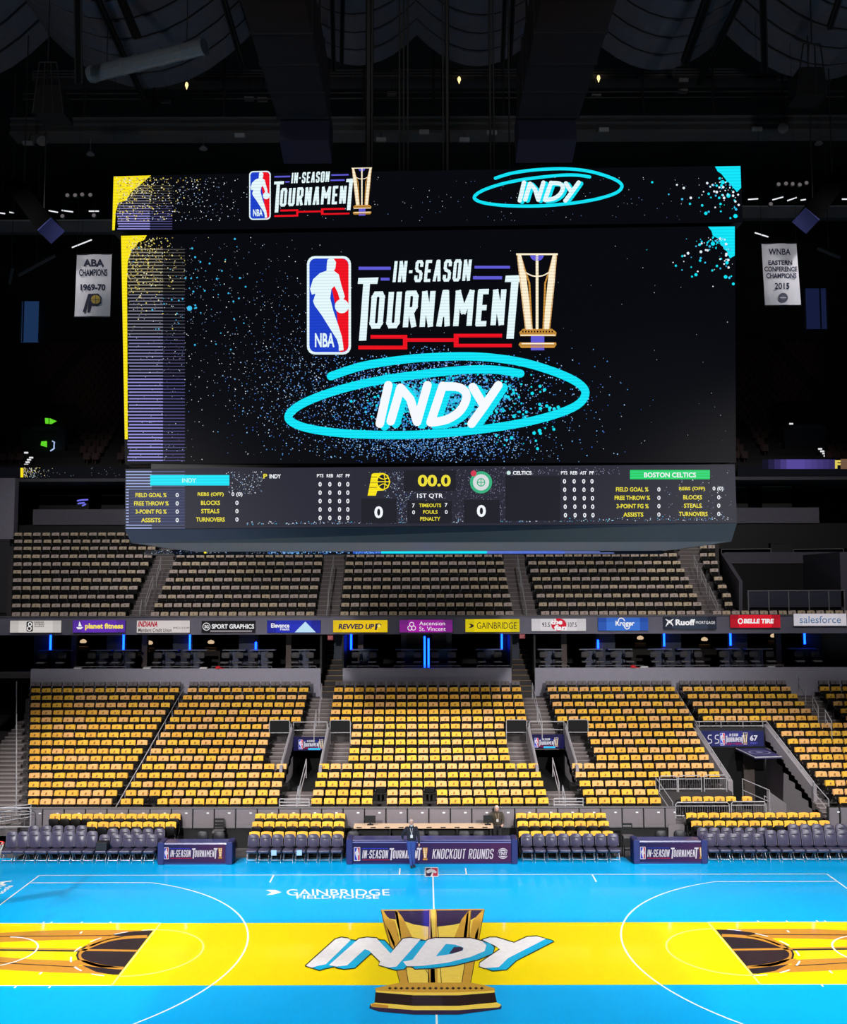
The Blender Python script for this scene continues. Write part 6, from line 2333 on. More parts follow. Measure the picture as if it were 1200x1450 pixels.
# balcony aisle rails
for a, b, lab in (((228, 789), (222, 812), 'top handrail in the first balcony aisle'), ((217, 815), (206, 850), 'middle handrail in the first balcony aisle'), ((201, 849), (198, 866), 'bottom handrail in the first balcony aisle'),
                  ((473, 787), (469, 812), 'top handrail in the second balcony aisle'), ((469, 813), (465, 838), 'middle handrail in the second balcony aisle'), ((466, 838), (463, 866), 'bottom handrail in the second balcony aisle'),
                  ((733, 787), (737, 810), 'top handrail in the third balcony aisle'), ((737, 811), (741, 834), 'middle handrail in the third balcony aisle'), ((741, 836), (746, 864), 'bottom handrail in the third balcony aisle'),
                  ((983, 786), (988, 800), 'top handrail in the fourth balcony aisle'), ((993, 805), (1000, 822), 'middle handrail in the fourth balcony aisle'), ((1005, 830), (1017, 856), 'bottom handrail in the fourth balcony aisle')):
    ja = lambda y: interp(-y, [-v for v in BALY], BLY)
    stair_rail(lab, (a[0], a[1], ja(a[1] + 16)), (b[0], b[1], ja(b[1] + 16)), 0.8)

# open balcony lounge past the last aisle
LY = 25.6
lm = M('lounge_wall', (74, 70, 82), 0.8, var=0.15)
m = MB()
p = lambda x, y, Y=LY: at(x, y, Y)
m.hexa([p(1047, 866), p(1052, 866), p(1052, 866, 31), p(1030, 866, 31), p(1047, 823), p(1052, 823), p(1027, 783, 31), p(1021, 783, 31)], lm)
m.box(p(1027, 790, 31).x, p(1205, 790, 31).x, 31, 31.3, Zp(799, 31), Zp(783, 31), lm)
m.box(p(1190, 790, LY).x, p(1260, 790, LY).x, LY, 31.3, Zp(866, LY), Zp(783, LY), lm)
struct(m.build('wall_lounge'), 'grey walls of the open balcony lounge')
m = MB()
m.box(p(1047, 860).x, p(1196, 860).x, LY + 0.1, LY + 5.6, Zp(862, LY) - 0.1, Zp(862, LY), black)
m.box(p(1027, 790, 31).x, p(1205, 790, 31).x, 31.05, 31.2, Zp(866, 31) - 1, Zp(799, 31), tun_black)
struct(m.build('lounge_floor'), 'black floor and back of the balcony lounge')
t = thing('glass_railing', 'row of dim glass railing panels in front of the balcony lounge', 'railing', (p(1120, 865).x, LY, Zp(866, LY)))
xs = [1060, 1089, 1117, 1146, 1174, 1196]
for a, b in zip(xs, xs[1:]):
    m = MB()
    m.box(p(a, 840).x + 0.03, p(b, 840).x - 0.03, LY, LY + 0.03, Zp(861, LY), Zp(838, LY), M('dim_glass', (60, 62, 76), 0.3))
    m.build('panel', t)
for a in xs:
    m = MB()
    m.box(p(a, 840).x - 0.03, p(a, 840).x + 0.03, LY - 0.01, LY + 0.05, Zp(866, LY), Zp(837, LY), grey_steel)
    m.build('post', t)
m = MB()
m.tube([p(1060, 837), p(1196, 836)], 0.03, grey_steel, 6)
m.build('top_rail', t)
for a, b, lab in ((1022, 1092, 'pale rail on the lounge roof edge, stairway end'), (1124, 1195, 'pale rail on the lounge roof edge, far end')):
    q0, q1 = at(a, 778, 31.2), at(b, 777, 31.2)
    rail_thing('roof_edge_rail', lab, 'railing', [('top_rail', [q0, q1]), ('post', [q0 - Vector((0, 0, 0.25)), q0]), ('post', [q1 - Vector((0, 0, 0.25)), q1])], 0.025, None, grey_steel)
m = MB()
q0, q1 = at(1092, 783, 31.4), at(1122, 769, 31.4)
m.box(q0.x, q1.x, 31.4, 31.8, q0.z, q1.z, black)
for e in ((q0.x, q1.x, q1.z - 0.03, q1.z), (q0.x, q0.x + 0.04, q0.z, q1.z), (q1.x - 0.04, q1.x, q0.z, q1.z)):
    m.box(e[0], e[1], 31.36, 31.4, e[2], e[3], dark_steel)
tag(m.build('camera_booth'), 'small dark camera booth on the lounge roof edge', 'booth')

# ================================================================== UPPER RIBBON BOARDS, EXIT LIGHTS, DOORS
RBY = UY - 0.12
for a, b, lab in ((0, 180, 'dark upper ribbon board with a yellow splatter, stairway end'), (1046, 1200, 'violet lit upper ribbon board with a yellow letter, players end')):
    t = thing('ribbon_board', lab, 'screen', (at((a + b) / 2, 676, RBY).x, RBY, Zp(676, RBY)))
    m = MB()
    x0, x1 = at(a - 60 if a == 0 else a, 668, RBY).x, at(b + 60 if a else b, 668, RBY).x
    m.box(x0, x1, RBY, RBY + 0.2, Zp(676, RBY), Zp(660, RBY), e_black)
    sc = m.build('screen', t)
    pr = Print(Plane((0, RBY - 0.01, 0), (0, -1, 0)), off=0.004, step=0.003)
    if a == 0:
        pr.rect(29, 662.5, 33, 676, e_yellow)
        pr.text('F', 32.5, 663, 37, 671, e_ysp[1], 0.03)
        pr.dots(r, 130, lambda q: (33 + abs(q.gauss(0, 14)), q.uniform(662, 676)), e_ysp + e_dim[:2], (0.3, 0.8))
        pr.dots(r, 30, lambda q: (q.uniform(50, 175), q.uniform(662, 675)), e_dim[:1], (0.3, 0.6))
    else:
        for k in range(12):
            c = [lerp(u, w_, min(1, k / 4) if k < 6 else 1 - (k - 6) / 10) for u, w_ in zip((14, 14, 34), (84, 70, 150))]
            pr.rect(1080 + 8.6 * k, 650.5, 1080 + 8.6 * (k + 1), 664, E('ribbon_violet_%d' % k, c, 1.0))
        pr.up()
        pr.text('F', 1183, 651.5, 1191, 663.5, e_ysp[0], 0.05)
        pr.rect(1191, 650, 1202, 664, E('ribbon_tan', (112, 84, 66), 1.0))
    pr.build('ribbon_picture', sc)
for q, lab in (([(63.6, 592), (68, 592), (68, 599.6), (64.2, 599.6)], 'small green exit lamp, left half of an arrow pair in the upper deck'), ([(70, 592), (79.6, 596), (72, 600), (69.8, 600)], 'small green arrow shaped exit lamp in the upper deck'), ([(58.5, 625), (65.6, 624.4), (65.6, 633), (57.5, 630.6)], 'small green exit lamp in the doorway below the arrow lamp')):
    Y = UY + 5.4 if q[0][1] < 610 else UY + 2.2
    m = MB()
    f = [at(x, y, Y) for x, y in q]
    b = [v_ + Vector((0, 0.12, 0)) for v_ in f]
    m.hexa([f[3], f[2], b[2], b[3], f[0], f[1], b[1], b[0]], E('exit_green', (96, 214, 40), 1.0))
    tag(m.build('exit_lamp'), lab, 'light')
for k, (px, py) in enumerate(((37, 641), (44, 648), (41, 651), (39, 654.5), (37, 658), (83, 612), (1121, 600), (1130, 612.5), (1141, 613.5), (1162, 635.6), (1165, 639), (1168, 642), (1170, 645.5))):
    Y = UY + 0.7 + max(0, (655 - py)) * 0.07
    p0 = at(px, py, Y)
    m = MB()
    m.box(p0.x - 0.12, p0.x + 0.12, Y - 0.03, Y + 0.05, p0.z - 0.05, p0.z + 0.05, E('step_light', (226, 226, 230), 1.0))
    m.box(p0.x - 0.13, p0.x + 0.13, Y + 0.05, Y + 0.12, p0.z - 0.3, p0.z + 0.06, black)
    tag(m.build('step_light'), '%s tiny white step light in the dark upper deck aisle, %s side' % (NUM[k if px < 600 else k - 6], 'plain stairway' if px < 600 else 'players tunnel'), 'light', 'upper deck step lights ' + ('stairway' if px < 600 else 'tunnel'))
# vomitory portals in the upper deck
for a, b, lab in ((30, 92, 'stairway end'), (1112, 1172, 'players end')):
    Y = UY + 2.6
    m = MB()
    x0, x1 = at(a, 630, Y).x, at(b, 630, Y).x
    m.box(x0, x1, Y, Y + 6, Zp(656, Y), Zp(604, Y), M('portal_dark', (20, 24, 32), 0.8))
    m.box(x0 + 0.6, x1 - 0.4, Y - 0.02, Y, Zp(608, Y), Zp(603, Y), M('portal_grey', (46, 50, 58), 0.8))
    struct(m.build('portal'), 'dark entrance portal in the upper deck, ' + lab)
m = MB()
p0 = at(75, 630, UY + 2.3)
m.tube([at(74, 624.5, UY + 2.3), at(77, 626, UY + 2.3), at(76.6, 635, UY + 2.3), at(71.5, 638.6, UY + 2.3)], 0.05, E('neon_white', (170, 190, 235), 1.0), 6)
tag(m.build('curved_lamp'), 'small curved white lamp beside the lower green exit lamp', 'light')
for q, lab in (((30, 425, 56, 483), 'blue lit doorway high in the arena wall, stairway end'), ((1141, 410, 1172, 467), 'blue lit doorway high in the arena wall, players end')):
    Y = UY + 19.6
    x0, x1 = at(q[0], 450, Y).x, at(q[2], 450, Y).x
    t = thing('door_1' if q[0] < 600 else 'door_2', None, None, (x0, Y, Zp(q[3], Y)))
    struct(t, lab)
    m = MB()
    m.box(x0, x1, Y, Y + 0.1, Zp(q[3], Y), Zp(q[1], Y), E('door_blue' if q[0] < 600 else 'door_dim_blue', (30, 54, 92) if q[0] < 600 else (24, 32, 66), 0.8))
    m.build('door_leaf', t)
    m = MB()
    for xx in (x0, x1, lerp(x0, x1, 0.12 if q[0] < 600 else 0.7)):
        m.box(xx - 0.06, xx + 0.06, Y - 0.06, Y, Zp(q[3], Y), Zp(q[1], Y), M('door_frame', (70, 80, 96), 0.6))
    m.build('frame', t)
# upper suite details
for a, b, y, lab in ((55, 124, 700, 'stairway end, longer'), (143, 176, 700, 'stairway end, shorter'), (1041, 1060, 690.5, 'players end, shorter'), (1080, 1122, 690, 'players end, longer')):
    Y = UY + 2.4
    m = MB()
    m.box(at(a, y, Y).x, at(b, y, Y).x, Y, Y + 0.5, Zp(y + 1, Y), Zp(y - 0.6, Y), M('upper_counter', (120, 112, 104), 0.5))
    m.box(at(a, y, Y).x, at(b, y, Y).x, Y + 0.1, Y + 0.4, Zp(742, UY), Zp(y + 1, Y), black)
    tag(m.build('bar_counter'), 'pale topped bar counter in the upper suites, ' + lab, 'counter')
m = MB()
pr = Print(Plane((0, UY + 2.2, 0), (0, -1, 0)), off=0.0, step=0.002)
for q in ([(110, 709), (116, 708), (124, 707.5)], [(111, 713), (119, 712)], [(117, 716), (121, 714)]):
    pr.stroke(q, 2.2, E('neon_violet', (110, 110, 226), 1.0))
x0, x1 = at(108, 712, UY + 2.25).x, at(126, 712, UY + 2.25).x
pr.mb.box(x0, x1, UY + 2.21, UY + 2.26, Zp(742, UY), Zp(706, UY + 2.2), black)
tag(pr.mb.build('neon_sign'), 'small violet neon squiggle in the upper suite', 'sign')
# ================================================================== HANGING BANNERS
bn_white = M('banner_white', (214, 212, 222), 0.85, var=0.05)
bn_ink = M('banner_ink', (34, 38, 64), 0.8)
bn_gold = M('banner_gold', (190, 160, 70), 0.8)
for quad, lab, lines, right in (([(109, 361), (158, 360), (155.5, 448), (105.5, 448)], 'white championship banner dated 1969-70 hanging in the dark', (('ABA', 118, 367, 147.5, 377.5, 0.04), ('CHAMPIONS', 112, 381, 152, 391, 0.03), ('1969-70', 114, 402, 149.5, 411.6, 0.045)), False),
                                ([(1079, 345.5), (1128.5, 344.8), (1135, 431.5), (1084, 432)], 'white championship banner dated 2015 hanging in the dark', (('WNBA', 1089, 352, 1120, 361, 0.02), ('EASTERN', 1088.5, 368.5, 1122.5, 375.3, 0.03), ('CONFERENCE', 1083, 377.4, 1129.5, 384.6, 0.03), ('CHAMPIONS', 1085.5, 386.8, 1128.5, 394, 0.03), ('2015', 1097.5, 400.4, 1118.5, 409.4, 0.02)), True)):
    Y = 14.0
    f = [at(x, y, Y) for x, y in quad]
    t = thing('banner', lab, 'banner', tuple((f[2] + f[3]) / 2))
    m = MB()
    n = 8
    for k in range(n):
        a, b = k / n, (k + 1) / n
        w = lambda s: Vector((0, 0.04 * math.sin(s * 9), 0))
        m.face([f[3].lerp(f[2], a) + w(a), f[3].lerp(f[2], b) + w(b), f[0].lerp(f[1], b) + w(b), f[0].lerp(f[1], a) + w(a)], bn_white)
        m.face([f[3].lerp(f[2], a) + w(a) + Vector((0, .03, 0)), f[0].lerp(f[1], a) + w(a) + Vector((0, .03, 0)), f[0].lerp(f[1], b) + w(b) + Vector((0, .03, 0)), f[3].lerp(f[2], b) + w(b) + Vector((0, .03, 0))], bn_white)
    cl = m.build('cloth', t)
    pr = Print(Plane((0, Y - 0.05, 0), (0, -1, 0)), off=0.004, step=0.004)
    for s, x0, y0, x1, y1, bd in lines:
        pr = Print(Plane((0, Y - 0.05, 0), (0, -1, 0)), off=0.004, step=0.004)
        pr.text(s, x0, y0, x1, y1, bn_ink, bd, 0.0)
        pr.build('lettering', cl)
    pr = Print(Plane((0, Y - 0.05, 0), (0, -1, 0)), off=0.004, step=0.004)
    if right:
        pr.ell(1109.5, 421.5, 7, 7, M('seal_grey', (96, 98, 116), 0.8), 18)
        pr.up()
        pr.ring(1109.5, 421.5, 5.2, 5.2, 0.8, bn_ink, 18)
        pr.stroke([(1105, 421.5), (1114, 421.5)], 1.0, bn_white, False)
    else:
        pr.poly([(125, 416), (139, 415.5), (144, 421), (143.5, 429), (138, 433), (130, 433), (127, 442), (123.5, 442), (127, 420), (121, 442), (117, 442)], bn_ink)
        pr.up()
        pr.ell(135.5, 424, 7.2, 6.8, bn_gold, 18)
        pr.up()
        pr.ring(135.5, 424, 7.6, 7.2, 0.9, bn_ink, 18)
        pr.stroke([(128.5, 424), (142.5, 424)], 0.7, bn_ink, False)
        pr.stroke([(135.5, 417), (135.5, 431)], 0.7, bn_ink, False)
    pr.build('emblem', cl)
    m = MB()
    m.tube([f[0] + Vector((-0.05, 0.02, 0.02)), f[1] + Vector((0.05, 0.02, 0.02))], 0.03, dark_steel, 6)
    m.tube([f[3] + Vector((-0.03, 0.02, -0.02)), f[2] + Vector((0.03, 0.02, -0.02))], 0.025, dark_steel, 6)
    m.build('rods', t)
    for e in (f[0], f[1]):
        m = MB()
        m.tube([e + Vector((0, 0.02, 0.02)), Vector((e.x, e.y + 0.02, vault_z(e.x) + 0.01))], 0.008, black, 4)
        m.build('wire', t)

# ================================================================== ROOF
roof_panel = M('roof_panel', (92, 92, 104), 0.85, var=0.2, scale=3)
roof_rib = M('roof_rib', (18, 18, 20), 0.8)
beam_m = M('roof_beam_black', (26, 26, 34), 0.8)
m = MB()
m.box(-40, 40, -45, UY + 20, 41.5, 42, M('roof_deck', (24, 24, 28), 0.9))
ceiling = struct(m.build('ceiling'), 'dark roof deck of the arena')
# sagging vault panels between the trusses, each strip its own piece
bays = BAYS
for bi, (a, b) in enumerate(bays):
    bay = struct(thing('ceiling_vault', None, None, ((a + b) / 2, 0, ZR)), 'sagging vault of grey roof strips, %s bay from the plain stairway end' % NUM[bi])
    sag = min(2.6, (b - a) * 0.27)
    N = 10
    ylist = [2.0 + 1.45 * k for k in range(11)]
    for k in range(len(ylist) - 1):
        m = MB()
        y0, y1 = ylist[k] + 0.12, ylist[k + 1] - 0.12
        rise = 0.0
        for s in range(N):
            q = []
            for (u, yy) in ((s / N, y0), ((s + 1) / N, y0), ((s + 1) / N, y1), (s / N, y1)):
                q.append((lerp(a, b, u), yy, ZR + 1.2 - sag * (1 - (2 * u - 1) ** 2)))
            m.face(q, roof_panel)
            m.face([(p_[0], p_[1], p_[2] + 0.12) for p_ in reversed(q)], roof_panel)
            m.face([q[0], q[1], (q[1][0], q[1][1], q[1][2] + 0.12), (q[0][0], q[0][1], q[0][2] + 0.12)], roof_panel)
        m.build('roof_strip', bay)
        m = MB()
        for s in range(N):
            q = []
            for (u, yy) in ((s / N, y0 - 0.24), ((s + 1) / N, y0 - 0.24), ((s + 1) / N, y0), (s / N, y0)):
                q.append((lerp(a, b, u), yy, ZR + 1.28 - sag * (1 - (2 * u - 1) ** 2)))
            m.face(q, roof_rib)
        m.build('roof_rib', bay)
# diagonal truss struts in the outer bays
for k, (a, b, Y, lab) in enumerate((((110, 0), (112, 118), 7.0, 'upright'), ((125, 0), (208, 150), 7.0, 'slanted down towards the board'), ((160, 0), (195, 55), 8.2, 'short slanted'), ((308, 0), (345, 95), 8.8, 'slanted beside the big black beam'), ((470, 0), (473, 100), 9.4, 'steep'), ((486, 0), (484, 90), 9.4, 'steep paired'),
                                    ((728, 0), (722, 95), 9.4, 'steep on the far half'), ((716, 0), (712, 85), 9.4, 'upright on the far half'), ((1012, 0), (970, 88), 8.2, 'slanted on the far half'), ((1062, 0), (990, 118), 7.0, 'long slanted on the far half'), ((1080, 0), (1083, 100), 7.6, 'upright near the far cage'), ((1198, 0), (1175, 40), 7.0, 'short slanted near the far cage'))):
    p0, p1 = at(a[0], a[1] - 30, Y), at(b[0], b[1], 9.0 if b[1] < 60 or k == 0 else 16.9 if b[1] >= 110 else 12.6)
    t = thing('truss_strut', 'grey roof truss strut, ' + lab, 'strut', tuple(p1))
    w = 0.26 if k in (0, 8, 10) else 0.15
    m = MB()
    m.bar(p0, p1, w, w, M('strut_grey', (15, 15, 17), 0.8, spec=0.1))
    m.build('web', t)
    m = MB()
    for s in (-1, 1):
        m.bar(p0 + Vector((s * w * 0.5, -0.02, 0)), p1 + Vector((s * w * 0.5, -0.02, 0)), 0.05, w + 0.1, M('strut_flange', (13, 13, 15), 0.7))
    m.build('flange', t)
# two long black box beams running over the board
for pa, pb, lab in (((336, 416), (393, 466), 'long black box beam over the board, plain stairway side'), ((771, 869), (734, 820), 'long black box beam over the board, players tunnel side')):
    Y1, Y0 = 11.0, -6.0
    z = Zp(166, Y1)
    xa, xb = at(pb[0], 166, Y1).x, at(pb[1], 166, Y1).x
    t = thing('roof_beam', lab, 'beam', ((xa + xb) / 2, Y1, z))
    m = MB()
    m.box(xa, xb, Y0, Y1, z, z + 2.2, beam_m)
    m.build('box', t)
    m = MB()
    for k in range(9):
        y = lerp(Y0, Y1, k / 8)
        m.box(xa - 0.05, xb + 0.05, y - 0.06, y + 0.06, z - 0.05, z + 2.25, beam_m)
    m.build('stiffeners', t)
    m = MB()
    for xx in (xa + 0.3, xb - 0.3):
        m.tube([(xx, Y1 - 1, z + 2.2), (xx, Y1 - 1, 36.6)], 0.05, beam_m, 5)
        m.tube([(xx, Y0 + 1, z + 2.2), (xx, Y0 + 1, 41.6)], 0.05, beam_m, 5)
    m.build('hangers', t)
    m = MB()
    sg = 1 if xa < 0 else -1
    m.obox(((xa + xb) / 2 + sg * 0.05, Y1 + 0.9, z - 0.35), ((xb - xa) / 2 * 0.96, 0, 0), (0, 0.7, -0.2), (0, 0.25, 0.85), M('speaker_navy', (34, 34, 62), 0.7))
    m.build('end_loudspeaker', t)
# cross girder with the catwalk
GY = 18.0
z0, z1 = Zp(190, GY), Zp(166, GY)
t = thing('cross_girder', 'long grey ribbed girder spanning the roof above the board', 'girder', (0, GY, z0))
gm = M('girder_grey', (84, 84, 88), 0.6, 0.2)
m = MB()
xa, xb = at(15, 178, GY).x, at(1215, 178, GY).x
m.box(xa, xb, GY, GY + 0.8, z0 + 0.18, z1 - 0.12, M('girder_dark', (58, 58, 62), 0.7))
m.build('web', t)
for zz, h in ((z0, 0.16), (lerp(z0, z1, 0.52), 0.1), (z1 - 0.12, 0.12)):
    m = MB()
    m.box(xa, xb, GY - 0.12, GY + 0.9, zz, zz + h, gm)
    m.build('flange', t)
for k in range(13):
    m = MB()
    x = lerp(xa, xb, k / 12)
    m.tube([(x, GY + 0.4, z1), (x, GY + 0.4, 41.6)], 0.06, dark_steel, 5)
    m.build('hanger', t)
CWY = 20.5
t = thing('catwalk', 'slim steel catwalk with handrails above the girder', 'catwalk', (0, CWY, Zp(112, CWY)))
m = MB()
za = Zp(112, CWY)
m.box(xa, xb, CWY, CWY + 1.0, za, za + 0.15, M('catwalk_deck', (62, 62, 66), 0.6, 0.2))
m.build('deck', t)
for py in (103, 107, 99):
    m = MB()
    m.tube([(xa, CWY, Zp(py, CWY)), (xb, CWY, Zp(py, CWY))], 0.05, gm, 5)
    m.build('rail', t)
for k in range(21):
    m = MB()
    x = lerp(xa, xb, k / 20)
    m.tube([(x, CWY, za), (x, CWY, Zp(98, CWY))], 0.035, gm, 5)
    m.build('post', t)
for k in range(7):
    m = MB()
    x = lerp(xa, xb, (k + 0.5) / 7)
    m.tube([(x, CWY + 0.5, za), (x, CWY + 0.5, 41.6)], 0.05, dark_steel, 5)
    m.build('hanger', t)
for py in (131, 139):
    m = MB()
    m.tube([(xa, GY + 1.4, Zp(py, GY + 1.4)), (xb, GY + 1.4, Zp(py, GY + 1.4))], 0.035, gm, 5)
    m.build('conduit', t)
# ventilation duct
t = thing('air_duct', 'shiny silver round air duct slanting under the roof', 'duct', tuple(at(128, 106, 9.5)))
m = MB()
p0, p1 = at(128, 106, 11.0), at(290, 66, 9.0)
dm = M('duct_silver', (176, 184, 192), 0.3, 0.6)
m.tube([p0, p1], 0.33, dm, 16)
m.build('pipe', t, smooth=False)
for s in (0.03, 0.3, 0.42, 0.62, 0.82, 0.985):
    m = MB()
    d = (p1 - p0).normalized()
    c = p0.lerp(p1, s)
    m.tube([c - d * 0.05, c + d * 0.05], 0.355, dm, 16)
    m.build('seam_ring', t)
for s in (0.15, 0.85):
    m = MB()
    c = p0.lerp(p1, s)
    m.tube([c, (c.x, c.y, vault_z(c.x))], 0.02, dark_steel, 5)
    m.build('strap', t)
# warm bulbs on the catwalk
for k, (px, py) in enumerate(((264.5, 121), (456.5, 116), (650.5, 113), (848, 111))):
    Y = 20.3
    p0 = at(px, py, Y)
    t = thing('work_lamp', 'small warm work lamp hanging under the catwalk, %s from the plain stairway end' % NUM[k], 'lamp', (p0.x, Y, p0.z - 0.15), 'catwalk work lamps')
    m = MB()
    m.lathe([(0.02, 0.18), (0.07, 0.12), (0.09, 0.0), (0.05, -0.1), (0.01, -0.22)], (p0.x, Y, p0.z), E('warm_bulb', (255, 220, 150), 1.6, sample=True), 8)
    m.build('bulb', t)
    m = MB()
    m.lathe([(0.04, 0.30), (0.06, 0.18), (0.03, 0.17)], (p0.x, Y, p0.z), dark_steel, 8)
    m.tube([(p0.x, Y, p0.z + 0.28), (p0.x, Y, Zp(112, CWY) + 0.02)], 0.015, dark_steel, 5)
    m.build('socket', t)
# unlit floodlights on the girder, discs and flat fixtures
flood = M('flood_housing', (128, 128, 132), 0.5, 0.2)
for k, (px, py, kind) in enumerate(((40, 203, 'flat'), (60, 200, 'disc'), (340, 192, 'flat'), (439, 192, 'flat'), (540, 198, 'flat'), (601, 187, 'flat'), (658, 198, 'flat'), (697, 188, 'flat'), (855, 184, 'flat'), (1072, 183, 'flat'), (1109, 182, 'disc'), (353, 140, 'flat'), (372, 141, 'flat'), (235, 143, 'flat'), (555, 133, 'flat'), (845, 133, 'flat'), (968, 114, 'flat'), (967, 129, 'flat'), (1108, 110, 'flat'))):
    Y = GY - 0.42 if py > 150 else CWY - 0.4
    p0 = at(px, py, Y)
    top = z0 if py > 150 else za
    t = thing('floodlight', 'unlit grey %s roof floodlight, %s counted from the plain stairway end' % ('round' if kind == 'disc' else 'flat', NUM[k]), 'lamp', (p0.x, Y, p0.z - 0.15), 'unlit roof floodlights')
    m = MB()
    if kind == 'disc':
        m.lathe([(0.05, 0.2), (0.22, 0.1), (0.26, -0.05), (0.2, -0.06)], (p0.x, Y, p0.z), flood, 14, 'Y')
    else:
        m.obox(p0, (0.24, 0, 0), (0, 0.12, 0.03), (0, -0.03, 0.09), flood)
    m.build('housing', t)
    m = MB()
    m.tube([p0, ((p0.x, Y + 0.33, top + 0.06) if py > 150 else (p0.x, Y + 0.27, max(top - 0.1, p0.z + 0.12)))], 0.02, dark_steel, 5)
    m.build('bracket', t)
for k, (px, py) in enumerate(((128, 218), (1160, 203), (288, 210))):
    Y = GY + 0.4
    p0 = at(px, py, Y)
    t = thing('pendant_light', 'grey bell pendant hanging from the girder on a thin rod, %s' % ('stairway end', 'players end', 'short one')[k], 'lamp', (p0.x, Y, p0.z - 0.1))
    m = MB()
    m.lathe([(0.03, 0.16), (0.1, 0.1), (0.2, -0.02), (0.19, -0.05)], (p0.x, Y, p0.z), flood, 12)
    m.build('shade', t)
    m = MB()
    m.tube([(p0.x, Y, p0.z + 0.14), (p0.x, Y, z0 + 0.02)], 0.016, grey_steel, 5)
    m.build('rod', t)
# cages (followspot baskets)
for px, Y, lab in ((68, 7.5, 'dark spotlight cage hanging near the silver duct'), (1150, 11, 'dark spotlight cage hanging at the players end')):
    t = thing('spotlight_cage', lab, 'cage', tuple(at(px, 160 if px < 600 else 135, Y)))
    yb_, yt = (160, 88) if px < 600 else (135, 62)
    a0, a1 = at(px - 22, yb_, Y), at(px + 22, yb_, Y)
    b0, b1 = at(px - 12, yt, Y), at(px + 12, yt, Y)
    m = MB()
    d = Vector((0, 1.1, 0))
    m.hexa([a0, a1, a1 + d, a0 + d, at(px - 17, lerp(yb_, yt, 0.55), Y), at(px + 17, lerp(yb_, yt, 0.55), Y), at(px + 17, lerp(yb_, yt, 0.55), Y) + d, at(px - 17, lerp(yb_, yt, 0.55), Y) + d], M('cage_cloth', (14, 14, 16), 0.9))
    m.build('basket', t)
    m = MB()
    for s in (0, 0.33, 0.66, 1):
        m.tube([a0.lerp(a1, s), b0.lerp(b1, s)], 0.03, dark_steel, 5)
    m.tube([b0, b1], 0.03, dark_steel, 5)
    m.tube([(b0 + b1) / 2, Vector(((b0 + b1).x / 2, Y, vault_z((b0 + b1).x / 2)))], 0.03, dark_steel, 5)
    m.build('frame', t)
# side roof ledges with tube lights and round spot lamps, far behind
for a, b, y, lab in ((0, 160, 318, 'plain stairway end'), (1050, 1215, 301, 'players end')):
    Y = 40.0
    t = thing('roof_truss', 'grey ledge truss under the far roof, ' + lab, 'truss', (at((a + b) / 2, y, Y).x, Y, Zp(y + 9, Y)))
    m = MB()
    x0, x1 = at(a - 30 if a == 0 else a, y, Y).x, at(b, y, Y).x
    m.box(x0, x1, Y, Y + 0.6, Zp(y + 9, Y), Zp(y - 6, Y), M('ledge_grey', (110, 108, 114), 0.7))
    m.build('web', t)
    m = MB()
    m.box(x0, x1, Y - 0.15, Y + 0.75, Zp(y - 7.5, Y), Zp(y - 6, Y), M('ledge_top', (170, 168, 174), 0.6))
    m.build('flange', t)
    m = MB()
    for s in (0.15, 0.85):
        m.tube([(lerp(x0, x1, s), Y + 0.3, Zp(y - 6, Y)), (lerp(x0, x1, s), Y + 0.3, 41.6)], 0.06, dark_steel, 5)
    m.build('hanger', t)
tubes = ((3, 302, 8, 1), (16.5, 301, 6, 1), (75.5, 299.5, 13, 2.4), (95.5, 299, 16, 2.2), (133, 299, 14, 0), (116, 345, 28, -11), (1067, 282, 14, -1), (1102, 281, 15, -4), (1122, 282, 13, -4.5), (1138, 283, 7, -1), (1079, 332.5, 19, 6), (1197, 282, 8, 0))
for k, (px, py, w, dy) in enumerate(tubes):
    Y = 39.0
    a, b = at(px - w / 2, py - dy / 2, Y), at(px + w / 2, py + dy / 2, Y)
    t = thing('tube_light', 'thin white tube light under the far roof, %s, %s along' % ('plain stairway end' if px < 600 else 'players end', NUM[k if px < 600 else k - 6]), 'light', tuple(a), 'far roof tube lights')
    m = MB()
    m.tube([a, b], 0.045, E('tube_white', (232, 234, 240), 1.0 if abs(dy) < 5 else 0.5), 6)
    m.build('tube', t)
    m = MB()
    c = (a + b) / 2
    m.bar(a + Vector((0, 0.04, 0.07)), b + Vector((0, 0.04, 0.07)), 0.1, 0.05, dark_steel)
    m.tube([c + Vector((0, 0.05, 0.07)), (c.x, c.y + 0.05, 41.6)], 0.015, dark_steel, 4)
    m.build('hanger', t)
for k, (px, py) in enumerate(((95.5, 276.5), (106.5, 276.5), (116.5, 275.5), (128, 276), (88.5, 306), (133, 305), (1103, 261), (1113.5, 260), (1123, 260.5), (1133, 261.5), (1142.5, 259), (1092, 289))):
    Y = 37.0
    p0 = at(px, py, Y)
    t = thing('round_spot_lamp', 'pale round spot lamp under the far roof, %s, %s along' % ('plain stairway end' if px < 600 else 'players end', NUM[k if px < 600 else k - 6]), 'lamp', tuple(p0), 'far roof spot lamps')
    m = MB()
    m.lathe([(0.06, 0.3), (0.14, 0.2), (0.17, 0.0), (0.15, -0.02)], p0, M('spot_can', (120, 118, 120), 0.5), 12, 'Y')
    m.build('can', t)
    m = MB()
    m.lathe([(0.13, -0.03), (0.13, -0.025)], p0, E('spot_face', (104, 98, 100), 0.9), 12, 'Y')
    m.build('lens', t)
    m = MB()
    m.tube([p0 + Vector((0, 0.15, 0.1)), Vector((p0.x, p0.y + 0.15, 41.6))], 0.02, dark_steel, 4)
    m.build('hanger', t)
